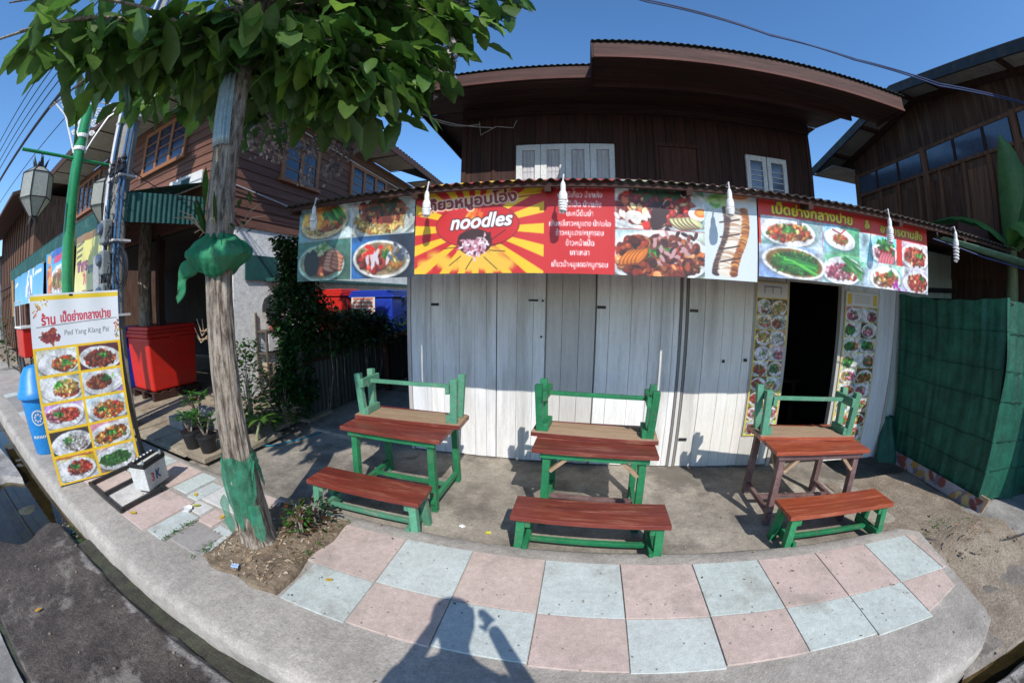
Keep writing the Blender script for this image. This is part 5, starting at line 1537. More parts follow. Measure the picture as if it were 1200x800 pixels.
def lwin_x(x0, x1, z0, z1, n):           # casements in the street wall
    b = MB(); y = HY-.03
    b.box(x0-.07, x1+.07, y-.03, y+.02, z1, z1+.09); b.box(x0-.09, x1+.09, y-.06, y+.02, z0-.08, z0)
    ww = (x1-x0)/n
    for k in range(n+1): b.box(x0+ww*k-.045, x0+ww*k+.045, y-.035, y+.02, z0, z1)
    f = b.build('window', framewood, lh, bevel=.004)
    b = MB(); b.box(x0, x1, y-.005, y+.01, z0, z1); b.build('pane', blueglass, f)
    b = MB()
    for k in range(n):
        for q in (1, 2, 3): zz = z0+(z1-z0)*q/4; b.box(x0+ww*k+.045, x0+ww*(k+1)-.045, y-.016, y-.006, zz-.012, zz+.012)
    b.build('glazing_bars', framewood, f)
def lwin_y(y0, y1, z0, z1, n):
    b = MB(); x = HX+.03
    b.box(x-.02, x+.03, y0-.07, y1+.07, z1, z1+.09); b.box(x-.02, x+.07, y0-.09, y1+.09, z0-.08, z0)
    ww = (y1-y0)/n
    for k in range(n+1): b.box(x-.02, x+.035, y0+ww*k-.05, y0+ww*k+.05, z0, z1)
    f = b.build('window', framewood, lh, bevel=.004)
    b = MB(); b.box(x-.01, x+.005, y0, y1, z0, z1); b.build('pane', blueglass, f)
    b = MB()
    for k in range(n):
        for q in (1, 2, 3): zz = z0+(z1-z0)*q/4; b.box(x+.006, x+.016, y0+ww*k+.05, y0+ww*(k+1)-.05, zz-.012, zz+.012)
    b.build('glazing_bars', framewood, f)
lwin_x(-7.3, -5.55, 4.42, 5.24, 3); lwin_x(-12.2, -10.3, 4.42, 5.24, 4)
lwin_y(3.30, 4.36, 4.10, 5.00, 2); lwin_y(5.7, 7.45, 4.20, 5.05, 3)
# roof: two eaves meeting at the near corner
EX, EY, EZ = -3.5, .72, 5.62
b = MB()
corr(b, lambda s, t: ((-13.0+s*1.0, EY+t*5.2, EZ+.07+t*2.2), (0, -.39, .92)), 9.5, .18, .022, 3)
corr(b, lambda s, t: ((EX-t*4.6, EY+s, EZ+.07+t*2.0), (.39, 0, .92)), 9.6, .18, .022, 3)
b.build('roof', rooftile, lh, smooth=True)
b = MB()
for k in range(8): b.box(-13.0+k*1.19, -13.0+k*1.19+1.17, EY+.03, HY, EZ-.10, EZ-.085, jit((1, 1, 1), .06))
b.build('soffit', soffit_l, lh); b = MB()
for k in range(8):
    if k == 5: continue
    b.box(HX, EX-.03, EY+1.05+k*1.19, EY+1.05+k*1.19+1.17, EZ-.10, EZ-.085, jit((1, 1, 1), .06))
b.box(HX, EX-.03, EY+.03, EY+1.03, EZ-.1, EZ-.085)
b.build('soffit', soffit_l, lh)
b = MB()
b.box(-13.0, EX, EY, EY+.03, EZ-.12, EZ+.06); b.box(EX-.03, EX, EY+.03, 10.3, EZ-.12, EZ+.06)
for k in range(9): b.box(-13.0+k*1.19-.01, -13.0+k*1.19+.03, EY+.03, HY, EZ-.115, EZ-.10); b.box(HX, EX-.03, EY+1.04+k*1.19, EY+1.08+k*1.19, EZ-.115, EZ-.10)
b.build('fascia', fascia_m, lh, bevel=.004)
# street awning with corrugated skirt
b = MB()
corr(b, lambda s, t: ((-17.0+s, .33+t*1.42, 3.30+t*.40), (0, -.27, .96)), 12.4, .09, .012, 2)
b.build('awning_roof', teal, lh, smooth=True)
b = MB()
corr(b, lambda s, t: ((-17.0+s, .325, 3.28-.40*t), (0, -1, 0)), 12.4, .09, .010, 1)
corr(b, lambda s, t: ((-4.60, .33+s, 3.29+.10*s-.42*t-.03*s*t), (1, 0, 0)), 1.42, .09, .010, 1)
b.build('awning_skirt', teal, lh, smooth=True)
pieces('awning_post', darkwood, lh, [(x, x+.07, .36, .43, 0, 2.835) for x in (-5.05, -7.5, -10.5, -13.5, -16.8)]+[(-17, -4.65, .36, .42, 2.84, 2.90)])
pieces('side_canopy', teal, lh, [(HX-.01, HX+.28, 3.0, 10, 2.06, 2.12), (HX+.002, HX+.03, 2.50, 3.3, 2.08, 2.52)])
b = MB(); b.box(HX, HX+.04, 8.3, 9.0, 1.2, 1.75); b.build('side_window', framewood, lh)
b = MB(); b.tube([(HX+.03, 3.6, 5.25), (HX+.05, 6, 5.15), (HX+.05, 9.5, 5.1)], .018, 6); b.tube([(HX+.05, HY, 3.72), (HX+.05, 4, 3.5), (HX+.05, 6, 3.45)], .012, 5); b.build('house_wire', wirewhite, lh)
b = MB(); b.box(-5.86, -4.72, HY-.09, HY-.06, 3.64, 3.93)
s_ = tag(b.build('shop_sign', whitepaint, None, bevel=.004), 'small white sign with a green square fixed on the brown house front', 'sign')
b = MB(); b.box(-5.40, -5.12, HY-.096, HY-.0905, 3.74, 3.87); b.build('emblem', teal, s_)

# banners hanging below the neighbour's awning
def awning_banner(label, x0, x1, z0, z1, painter):
    t = thing('hanging_banner', label, 'banner', ((x0+x1)/2, .29, z0), group='banners hanging under the teal awning')
    c = Canvas(x1-x0, z1-z0, .012, (120, 190, 226)); painter(c)
    sheet('printed_sheet', c, vinyl, t, flat_y(x0, z0, .28, .02))
    b = MB(); b.box(x0, x1, .295, .32, z1-.03, z1); b.box(x0, x1, .295, .32, z0, z0+.03); b.build('batten', rawwood, t)
def p_blue(c):
    q = c.win(0, c.w, 0, c.h); c.blend(q, (q[3]/c.h*.7).astype(np.float32), S8(60, 150, 220))
    for i in range(22): c.ell(c.w*.62+nr.normal(0, .22), c.h*.4+nr.normal(0, .22), .12, .18, 0, S8(236, 240, 246))
    for i in range(16): c.ell(c.w*.62+nr.normal(0, .1), c.h*.5+nr.normal(0, .25), .05, .1, 0, S8(*[(120,130,190),(200,180,210),(90,110,170)][nr.integers(3)]))
    c.line(.3, c.h*.7, 1.0, c.h*.75, .08, (240, 240, 246)); c.line(c.w-1.2, c.h*.8, c.w-.3, c.h*.82, .08, (240, 240, 246))
def p_ice(c):
    c.rect(0, c.w, 0, c.h, (70, 160, 220))
    dish(c, c.w*.2, c.w, .1, c.h*.7, bg=(90,170,220), pals=(PINK, CURRY), n=60, size=1.4)
    for i in range(30): c.ell(.35+nr.normal(0, .1), .35+nr.normal(0, .22), .12, .1, 0, S8(*[(230,120,40),(240,160,60),(180,90,50)][nr.integers(3)]))
    c.ell(c.w*.55, c.h*.86, .5, .12, .2, S8(200, 60, 110)); c.ell(c.w*.55, c.h*.97, .8, .1, .1, S8(40, 90, 170))
def p_yel(c):
    c.rect(0, c.w, 0, c.h, (222, 214, 120))
    q = c.win(0, c.w, 0, c.h); c.blend(q, np.clip((.5-q[3]/c.h)*1.2, 0, .8).astype(np.float32), S8(236, 230, 190))
    c.rect(0, c.w, c.h-.12, c.h, (150, 110, 60))
    for k in range(4): c.line(.15, c.h*.82-.1*k, .15+.5*(1-.15*k), c.h*.86-.1*k, .04, (90, 80, 60))
    c.text('อาหาร', .55, c.h*.36, .26, (130, 30, 110), width=.6, bold=.02); c.text('70', .62, c.h*.14, .24, (214, 70, 110), bold=.02); c.text('บาท', 1.05, c.h*.3, .2, (60, 70, 120), width=.3, bold=.015)
awning_banner('light blue hanging banner with white bottle picture under the teal awning', -15.6, -10.2, 2.02, 2.90, p_blue)
awning_banner('hanging banner with orange and pink dessert picture on blue', -9.8, -7.3, 1.98, 3.0, p_ice)
awning_banner('yellow hanging banner with purple Thai lettering beside the lamp post', -7.1, -5.15, 2.02, 2.98, p_yel)
b = MB(); b.box(-16.4, -15.9, .27, .30, 1.7, 2.9)
tag(b.build('hanging_banner', M('faded red yellow print', (.45,.25,.08), (.2,.12,.05), scale=3, rough=.6), None), 'narrow faded red and yellow banner at the far awning end', 'banner', 'banners hanging under the teal awning')
tb = MB(); tb.box(-5.25, -4.98, .05, .08, 1.85, 2.45)
tag(tb.build('grey_panel', M('grey pole notice', (.40,.40,.42), rough=.6), None), 'grey notice panel strapped beside the white conduit', 'panel')

# ================================================================== ice boxes
def icebox(label, x0, x1, y0, y1, z0, z1, mat, group, paper=False):
    t = thing('ice_box', label, 'ice box', ((x0+x1)/2, (y0+y1)/2, z0), group=group)
    b = MB(); h = z1-z0; zl = z1-h*.17; m_ = .05
    b.add([(x0+m_,y0+m_,z0), (x1-m_,y0+m_,z0), (x1-m_,y1-m_,z0), (x0+m_,y1-m_,z0), (x0+.01,y0+.01,zl), (x1-.01,y0+.01,zl), (x1-.01,y1-.01,zl), (x0+.01,y1-.01,zl)],
          [(0,3,2,1),(4,5,6,7),(0,1,5,4),(1,2,6,5),(2,3,7,6),(3,0,4,7)])
    b.build('body', mat, t, bevel=.04, seg=3)
    b = MB(); b.box(x0-.015, x1+.015, y0-.015, y1+.015, zl+.002, zl+h*.06); b.box(x0, x1, y0, y1, zl+h*.06, zl+h*.11); b.box(x0+.02, x1-.02, y0+.02, y1-.02, zl+h*.11, z1)
    b.build('lid', mat, t, bevel=.015)
    b = MB(); b.box(x1+.016, x1+.03, (y0+y1)/2-.08, (y0+y1)/2+.08, zl-.02, zl+.03); b.build('latch', mat, t, bevel=.004)
    if paper:
        c = Canvas(.55, .36, .012, (236, 226, 216))
        for k in range(5): c.rect(.04, .51, .04+.065*k, .075+.065*k, [(214,120,90), (226,150,120)][k % 2])
        c.rect(.04, .51, .03, .06, (220, 90, 40))
        sheet('paper_sign', c, vinyl, t, lambda U, V: (x0+.06+U, y0-.012+0*U, z0+.30+V*1.2))
    return t
GI = 'ice boxes by the brown house'
icebox('big red plastic ice box on a pallet behind the tree trunk', -6.95, -5.93, 1.30, 2.42, .16, 1.34, plastic_red, GI)
icebox('big blue plastic ice box on a pallet behind the standing sign', -8.25, -7.12, 1.15, 2.15, .10, 1.30, plastic_blue, GI)
for x0, x1, y0, y1, z1, lb in ((-6.95, -5.93, 1.30, 2.42, .155, 'wooden pallet under the big red ice box'), (-8.25, -7.12, 1.15, 2.15, .095, 'wooden pallet under the big blue ice box')):
    t = thing('pallet', lb, 'pallet', (x0, y0, 0), group='pallets under the ice boxes')
    b = MB()
    for k in range(3): b.box(x0+(x1-x0-.1)*k/2, x0+(x1-x0-.1)*k/2+.1, y0, y1, 0, z1-.022)
    for k in range(6): b.box(x0, x1, y0+(y1-y0-.11)*k/5, y0+(y1-y0-.11)*k/5+.11, z1-.02, z1)
    b.build('slats', darkwood, t)
icebox('red ice box showing above the hedge', -4.02, -3.32, 4.0, 4.7, 1.02, 1.90, plastic_red, GI)
icebox('blue ice box with paper notice above the hedge', -3.30, -2.30, 4.25, 5.1, 1.02, 1.86, plastic_blue, GI, True)
t = thing('rough_stand', 'timber stand carrying ice boxes behind the hedge', 'stand', (-3.2, 4.5, -.03))
b = MB(); b.box(-4.1, -2.25, 3.95, 5.15, .96, 1.015); b.build('top', darkwood, t)
for x in (-4.0, -2.4):
    for y in (4.05, 5.0): b = MB(); b.box(x, x+.09, y, y+.09, -.03, .958); b.build('leg', darkwood, t)

# ================================================================== fence, hedge, plants in the alley
fe = thing('metal_fence', 'grey green metal fence under the dark hedge beside the alley', 'fence', (-2.6, 2.1, FL))
b = MB()
corr(b, lambda s, t: ((-2.66+.035*s, 2.12+s, 1.22-1.28*t), (1, 0, 0)), 3.4, .10, .010, 2)
corr(b, lambda s, t: ((-2.5+s, 5.5, 1.22-1.28*t), (0, -1, 0)), 1.75, .10, .010, 2)
b.build('sheet', fence_m, fe, smooth=True)
b = MB(); b.box(-2.74, -2.64, 2.02, 2.12, -.1, 1.35); b.build('post', M('mauve grey post', (.10,.075,.085), rough=.8), fe, bevel=.006)
b = MB(); b.box(-2.655, -2.63, 2.12, 5.4, .78, .84); b.build('rail', darkwood, fe)
vine = thing('climbing_vine', 'dark leafy vine piled over the alley fence into a hedge', 'vine', (-2.6, 2.2, FL))
b = MB()
for k in range(40):
    s = Vector((-2.7+rnd.uniform(-.1, .1), 2.1+rnd.random()*3.2, FL)); e = s+Vector((rnd.uniform(-.2, .2), rnd.uniform(-.2, .3), rnd.uniform(1.0, 1.9)))
    b.tube([s, s.lerp(e, .5)+Vector((.05, .05, 0)), e], .008, 4)
b.build('stem', bark, vine)
b = MB()
vr = random.Random(5)
def vpt():
    z = vr.random()
    if z < .46:      # column by the post
        u = vr.random(); zz = .25+2.35*u
        rad = .34*(1-.35*abs(u-.6))*math.sqrt(vr.random())*(1+.25*math.sin(zz*5))
        a = vr.uniform(0, 6.28); return (-2.82-.05*math.sin(zz*3)+rad*math.cos(a)*1.1+.12*(u > .55)*vr.random(), 2.1+rad*math.sin(a), zz)
    if z < .86:      # along the fence top
        y = 2.2+3.2*vr.random(); top = 1.75-.30*min(1, (y-2.2)/1.2)+.10*math.sin(y*4)
        zz = .85+(top-.85)*vr.random()**.75
        return (-2.62+vr.gauss(0, .19), y, zz)
    if z < .97:
        x = -2.5+1.75*vr.random(); return (x, 5.3+vr.gauss(0, .13), 1.0+(.6+.1*math.sin(x*5))*vr.random())
    return (-.98+vr.gauss(0, .16), 3.2+vr.gauss(0, .22), 1.25+.60*vr.random())
for k in range(21000):
    p = vpt(); a = vr.uniform(0, 6.28)
    L = vr.uniform(.06, .11)
    tt = vr.uniform(.6, 1.5)
    br = (2.6, 2.4, 1.2) if (p[0] > -1.5 and p[1] < 4.5 and vr.random() < .7) else (1, 1, 1)
    blade(b, p, (math.cos(a), math.sin(a), vr.uniform(-.7, .5)), (0, 0, 1), L, L*.55, .4, (tt*br[0], tt*br[1], tt*br[2]), shape=[.1, 1, .05], r=vr)
b.build('foliage', leaf_d, vine)
bush('leafy_bush', 'tall pale green bush between the trunk and the vine', 'bush', (-2.95, 1.25), .30, 1.25, 900, .10, leaf_d, [(2.4,2.4,1.1), (1.8,2.1,1.0), (3.2,3.0,1.4)], base_z=-.03)
bush('leafy_bush', 'low dark bush at the fence foot', 'bush', (-2.75, 1.75), .32, .7, 700, .10, leaf_d, [(1.0,1.1,.9), (1.5,1.6,1.0)], base_z=-.05)
sp = thing('star_plant', 'young plant with long pale green leaves on one bent stem', 'plant', (-2.62, 1.02, -.05))
b = MB(); b.tube([(-2.64,1.02,-.06), (-2.60,1.02,.10), (-2.52,1.03,.26)], [.022,.018,.014], 7); b.build('stem', M('pale green stem', (.35,.38,.2), rough=.7), sp, smooth=True)
b = MB()
for k in range(9):
    a = k*.70+.2; blade(b, (-2.52, 1.03, .26+.004*k), (math.cos(a), math.sin(a), .35), (0, 0, 1), rnd.uniform(.26, .36), .062, .55, (3.2,2.7,1.6), fold=.3, shape=[.3, .8, 1, .85, .5, .03])
b.build('foliage', leaf_d, sp, smooth=True)
def potplant(label, c, h, n, L, tints, flower=None):
    t = thing('potted_plant', label, 'potted plant', (c[0], c[1], 0), group='potted plants before the paving')
    b = MB(); b.lathe([(.085, 0), (.09, .02), (.125, .19), (.135, .19), (.135, .215), (.12, .215)], (c[0], c[1], 0), 20); b.build('pot', black_m, t, smooth=True)
    b = MB()
    for k in range(4):
        a = k*1.6; b.tube([(c[0], c[1], .18), (c[0]+.06*math.cos(a), c[1]+.06*math.sin(a), .18+h*.5), (c[0]+.11*math.cos(a), c[1]+.11*math.sin(a), .18+h)], [.014, .011, .008], 6)
    b.build('stem', bark, t)
    b = MB()
    for k in range(n):
        q = k % 4; a = q*1.6; an = rnd.uniform(0, 6.28)
        p = (c[0]+.11*math.cos(a)+rnd.gauss(0, .02), c[1]+.11*math.sin(a)+rnd.gauss(0, .02), .18+h*rnd.uniform(.75, 1.05))
        blade(b, p, (math.cos(an), math.sin(an), rnd.uniform(.1, .8)), (0, 0, 1), L*rnd.uniform(.7, 1.2), L*.32, .4, tuple(v*rnd.uniform(.8, 1.2) for v in rnd.choice(tints)))
    b.build('foliage', leaf_d, t, smooth=True)
    if flower:
        b = MB()
        for k in range(18):
            p = (c[0]+rnd.gauss(-.08, .04), c[1]+rnd.gauss(0, .05), .18+h*.7+rnd.gauss(0, .03)); an = rnd.uniform(0, 6.28)
            blade(b, p, (math.cos(an), math.sin(an), .5), (0, 0, 1), .05, .045, .2, flower)
        b.build('flowers', litter_m, t)
potplant('potted plant with salmon flowers and rosettes of green leaves', (-3.55, .78), .36, 70, .13, [(1.8,2.2,1.2), (1.3,1.7,1.1)], (.75,.22,.16))
potplant('low potted plant with fresh green leaves behind the battery', (-3.20, .42), .24, 60, .12, [(1.6,2.0,1.1), (1.2,1.6,1.0)])
potplant('dark leaved potted plant beside the trunk', (-2.9, .45), .22, 46, .12, [(.9,1.0,.8), (1.2,1.4,.9)])
kb = MB(); kb.box(-3.9, -2.9, .98, 1.12, 0, .28); kb.box(-4.3, -3.9, .70, 1.12, 0, .16)
tag(kb.build('planter_wall', roadcon, None, bevel=.015), 'low broken concrete planter wall behind the potted plants', 'planter')
hs = MB(); hs.tube([(-2.75, .85, -.02), (-2.5, 1.15, -.09), (-2.30, 1.5, -.09), (-2.2, 1.85, -.09)], .012, 6)
tag(hs.build('water_hose', M('teal hose', (.03,.2,.28), rough=.5), None, smooth=True), 'thin blue hose lying on the ground by the plants', 'hose')
# clutter against the white wall
sh = thing('wall_shelf', 'cluttered grey shelf with hung papers on the white wall', 'shelf', (HX+.02, 2.95, .2))
b = MB()
for z in (.35, .75, 1.15): b.box(HX+.005, HX+.30, 2.75, 3.25, z, z+.03)
for y in (2.72, 3.25): b.box(HX+.005, HX+.035, y, y+.03, .1, 1.5); b.box(HX+.27, HX+.30, y, y+.03, .1, 1.18)
b.build('frame', M('brown shelf board', (.13,.10,.075), rough=.8), sh)
for x, y, z, sx, sy, sz, col, lb in ((.05, 2.80, .381, .2, .16, .20, (.45,.36,.25), 'tan box on the lowest board of the cluttered shelf'), (.06, 3.02, .381, .18, .14, .26, (.5,.5,.48), 'pale tin on the lowest board of the cluttered shelf'),
                                     (.05, 2.79, .781, .2, .2, .17, (.18,.2,.24), 'dark box on the middle board of the cluttered shelf'), (.05, 3.05, 1.181, .2, .14, .15, (.42,.08,.06), 'small red box on the top board of the cluttered shelf')):
    bx_ = MB(); bx_.box(HX+x, HX+x+sx, y, y+sy, z, z+sz); bx_.box(HX+x-.004, HX+x+sx+.004, y-.004, y+sy+.004, z+sz*.8, z+sz*.86)
    tag(bx_.build('box', M('shelf box', col, rough=.8), None, bevel=.006), lb, 'box', 'boxes on the cluttered shelf')
b = MB(); b.box(HX+.31, HX+.32, 2.76, 3.05, .82, 1.12); b.box(HX+.305, HX+.315, 3.06, 3.24, .88, 1.2); b.build('paper', whitewall, sh)
b = MB(); b.lathe([(.24, 0), (.235, .12), (.19, .24), (.09, .31)], (HX+.26, 3.0, 1.505), 18); o = b.build('black_basket', black_m, None, smooth=True)
tag(o, 'black upturned basket on top of the cluttered shelf', 'basket')
b = MB(); b.box(HX+.05, HX+.45, 3.0, 3.6, -.03, .30); 
tag(b.build('carton', M('tan carton', (.40,.30,.2), rough=.9), None, bevel=.006), 'tan cardboard carton on the ground below the shelf', 'carton')
b = MB(); b.grid(lambda u, v: (HX+.0+.55*u, 2.95+.7*v, .335+.05*math.sin(u*7)*math.cos(v*6)), 12, 12)
tag(b.build('plastic_sheet', M('pale blue plastic', (.45,.6,.75), rough=.4), None, smooth=True), 'crumpled pale blue plastic sheet on the carton', 'plastic sheet')

# ================================================================== far end of the street
def simple_house(label, x0, x1, y0, y1, ze, mat, roofc):
    t = thing('far_house', label, 'house', ((x0+x1)/2, y0, 0), group='houses far down the street')
    b = MB(); b.box(x0, x1, y0, y1, 0, ze)
    b.build('wall', mat, t)
    b = MB(); r0 = y0-1.3; ym = (y0+y1)/2
    for a, c_, z0, z1 in ((r0, ym, ze-.25, ze+1.6), (y1+1.2, ym, ze-.25, ze+1.6)):
        b.add([(x0-.9, a, z0), (x1+.9, a, z0), (x1+.9, c_, z1), (x0-.9, c_, z1), (x0-.9, a, z0-.14), (x1+.9, a, z0-.14), (x1+.9, c_, z1-.14), (x0-.9, c_, z1-.14)],
              [(0,1,2,3),(7,6,5,4),(0,4,5,1),(1,5,6,2),(3,2,6,7),(0,3,7,4)])
    b.build('roof', roofc, t)
    b = MB()
    for k in range(int((x1-x0)/.9)): b.box(x0+.25+.9*k, x0+.30+.9*k, y0-.05, y0, 0, ze)
    for z in (ze*.5,): b.box(x0, x1, y0-.06, y0-.001, z, z+.15)
    b.build('battens', darkwood, t)
simple_house('far brown timber house with rust red roof beyond the awning', -32, -19, 1.6, 9, 6.6, rightwood, fascia_m)
simple_house('pale grey house at the end of the street', -60, -38, 2.0, 12, 6.0, soffit_g, rooftile)
def simple_tree(label, c, h, r, n):
    t = thing('far_tree', label, 'tree', c, group='trees far down the street')
    b = MB(); trunk_mesh(b, [(c[0], c[1], 0), (c[0]+.1, c[1], h*.55), (c[0], c[1], h*.8)], [.22, .15, .06], 12); b.build('trunk', bark, t, smooth=True)
    b = MB()
    for k in range(n):
        a = rnd.uniform(0, 6.28); el = rnd.uniform(-.8, 1.5); rr = r*rnd.random()**.4*(1+.25*math.sin(a*3+el*4))
        p = (c[0]+rr*math.cos(a)*math.cos(el), c[1]+rr*math.sin(a)*math.cos(el), h*.75+rr*.8*math.sin(el))
        blade(b, p, (math.cos(a), math.sin(a), rnd.uniform(-.6, .4)), (0, 0, 1), .4, .25, .4, leaf_tint(), shape=[.2, 1, .1])
    b.build('crown', leaf_d, t)
simple_tree('round dark tree rising behind the far brown house', (-24, 12, 0), 8.5, 2.6, 1500)
simple_tree('broad tree across the road at the end of the street', (-46, -7, 0), 7.5, 3.0, 1500)
cart = thing('food_cart', 'red food cart with white canopy rail at the kerb down the street', 'cart', (-13.2, .35, 0))
b = MB(); b.box(-13.9, -12.6, .05, .85, .55, 1.35); b.build('body', plastic_red, cart, bevel=.03)
b = MB(); b.box(-13.95, -12.55, 0, .9, 1.352, 1.41); b.build('counter', whitepaint, cart)
for x in (-13.6, -12.9):
    for y in (.02, .86):
        b = MB(); b.lathe([(.05, -.03), (.28, -.03), (.28, .03), (.05, .03)], (0, 0, 0), 20); b.v = [(x+p, y+z, .28+q) for p, q, z in b.v]; b.build('wheel', black_m, cart)
b = MB(); b.tube([(-12.65, .02, 1.4), (-12.65, .02, 2.1), (-13.85, .02, 2.1), (-13.85, .02, 1.4)], .02, 6); b.build('rail', wirewhite, cart)
cr = thing('plastic_crate', 'black slatted crate tipped on edge before the far red cart', 'crate', (-10.6, .02, 0))
b = MB()
for k in range(5): b.box(-10.95, -10.25, -.03, .0, .06+.12*k, .12+.12*k)
for k in range(6): b.box(-10.95+.13*k, -10.90+.13*k, 0, .35, .05, .62)
b.box(-10.97, -10.23, -.04, .36, .02, .06); b.box(-10.97, -10.23, -.04, .36, .62, .66); b.box(-10.95, -10.25, .34, .37, .06, .62)
b.build('slats', black_m, cr)
pl_ = bush('flower_bush', 'red flowering bush beyond the red food cart', 'bush', (-16, -.1), .6, 1.7, 260, .2, leaf_d, [(1.5,2.0,1.0), (6,.8,.8), (1.2,1.6,1.0)], base_z=0)
# ================================================================== right side
sn = thing('shade_net', 'green shade netting stretched over a stall frame beside the shop', 'netting', (6.3, .9, -.1))
NX, NY = 5.44, .20
b = MB()
def netl(u, v):      # left side, seen along Y
    y = 1.78-u*(1.78-NY); z = -.09+2.09*v
    s = .035*math.sin(math.pi*u)*math.sin(math.pi*v)
    ribs = .014*mnoise.noise(Vector((u*26, v*1.5, 7)))+.006*math.sin(u*48+math.sin(v*5)*2)+.022*mnoise.noise(Vector((u*5, v*4, 2)))+.008*math.sin(v*9+u*5)
    return (NX+.02+s-.10*v*(1-u)+ribs-.12*v, y+.05*v*u, z-(.05*math.sin(math.pi*u)+.03*mnoise.noise(Vector((u*9, 1, 1))))*v)
def netf(u, v):      # front
    x = NX+.02-.12*v+u*2.6; z = -.09+2.09*v
    ribs = .018*mnoise.noise(Vector((u*34, v*1.5, 9)))+.007*math.sin(u*80+math.sin(v*5)*3)+.05*mnoise.noise(Vector((u*9, v*3, 5)))+.012*math.sin(v*7+u*9)+.02*math.sin(u*14+v*3)*(1-v)
    return (x, NY+.05*v+ribs-.02, z-(.06*math.sin(math.pi*min(1, u*1.4))+.04*mnoise.noise(Vector((u*12, 3, 1))))*v+.05*math.sin(u*11)*(1-v)**4)
b.grid(netl, 140, 70); b.grid(netf, 220, 70)
b.build('netting', net_g, sn, smooth=True)
b = MB()
for k in range(1, 6):
    v = k/6+.02+rnd.uniform(-.02, .02)
    b.tube([Vector(netl(u/20, v))-Vector((.010, 0, 0)) for u in range(21)], .005, 4); b.tube([Vector(netf(u/24, v))-Vector((0, .010, 0)) for u in range(25)], .005, 4)
b.build('seam', M('dark net seam', (.004,.05,.03), rough=.8), sn)
b = MB()
for x, y in ((5.5, .28), (5.45, 1.75), (7.9, .3), (7.9, 1.75)): b.tube([(x, y, -.1), (x-.06, y, 1.96)], .025, 8)
b.tube([(5.42, .28, 1.95), (7.9, .28, 1.95)], .02, 6); b.tube([(5.40, .28, 1.95), (5.38, 1.75, 1.95)], .02, 6)
b.build('frame', iron, sn)
b = MB()
def gather(u, v):
    a = u*2*math.pi; z = -.09+.55*v; rr = (.17-.10*v)*(1+.2*math.sin(a*4+v*3))
    return (5.33+rr*math.cos(a), 1.72+.10*v+rr*math.sin(a), z)
b.grid(gather, 30, 10); b.build('gathered_end', net_g, sn, smooth=True)
rb = thing('leaning_board', 'old printed board lying on edge along the netting foot', 'board', (5.43, .9, -.1))
c = Canvas(1.5, .17, .008, (150, 150, 160))
for i in range(50): c.ell(nr.uniform(0, 1.5), nr.uniform(0, .17), nr.uniform(.02, .10), nr.uniform(.02, .06), nr.uniform(0, 3), S8(*[(170,130,60),(120,50,50),(160,160,176),(190,170,110),(110,100,120)][nr.integers(5)]))
sheet('printed_face', c, vinyl, rb, lambda U, V: (5.385+.09*V-.0*U, 1.60-U, -.098+V*.9))
b = MB(); b.add([(5.40,1.62,-.10), (5.40,.08,-.10), (5.49,.08,.06), (5.49,1.62,.06), (5.43,1.62,-.10), (5.43,.08,-.10), (5.52,.08,.06), (5.52,1.62,.06)],
               [(0,1,2,3),(7,6,5,4),(0,4,5,1),(1,5,6,2),(2,6,7,3),(3,7,4,0)]); b.build('backing', rawwood, rb)
# white panelled shed wall behind the net
sw = thing('panel_shed', 'pale green panelled shed wall above the shade netting', 'shed', (7.0, 1.9, 0))
b = MB(); planks_y(b, 5.28, 8.6, -.1, 2.62, 1.86, .28, .34, base=(.62,.72,.66), var=.04, gap=.006, r=random.Random(3))
b.box(5.28, 8.6, 1.89, 1.93, -.1, 2.62, (.5,.5,.5))
b.build('wall', whitewood, sw)
b = MB(); b.beam((5.3, 1.82, 2.06), (8.6, 1.82, 2.30), .05, .06); b.box(7.9, 8.0, 1.76, 1.84, -.1, 2.6); b.build('rail', iron, sw)
b = MB(); b.box(5.3, 9.2, .9, 3.4, 2.70, 2.76); b.box(5.3, 9.2, .86, .9, 2.55, 2.78); b.build('roof', darkwood, sw)
# tarpaulin
tpn = thing('tarpaulin', 'pale green tarpaulin stretched out from the awning end', 'tarpaulin', (6, .4, 2.4))
b = MB()
def tarp(u, v):
    x = 4.58+3.4*u; hw = .10+.62*u
    y = .66-hw*(v)*1.1+.12*u*(v-.5)
    z = 2.50+.02*u-(.17*u+.02)*v-.10*math.sin(math.pi*v)*math.sin(math.pi*min(1, u*.9+.1))*.8
    return (x, y, z)
b.grid(tarp, 40, 14); o = b.build('cloth', tarp_m, tpn, smooth=True); sm = o.modifiers.new('t', 'SOLIDIFY'); sm.thickness = .004
for rp_ in ([(4.4, .5, 2.52), (4.58, .62, 2.50)], [(7.98, -.1, 2.36), (9.4, -.5, 2.2)]): b = MB(); b.tube(rp_, .006, 5); b.build('rope', wirewhite, tpn)
b = MB(); b.tube([(4.42, .56, 2.44), (5.2, .45, 2.36), (6.2, .2, 2.30), (7.4, -.2, 2.28)], .007, 5)
tag(b.build('blue_cord', cable_b, None, smooth=True), 'thin blue cord slung below the pale tarpaulin', 'cord')
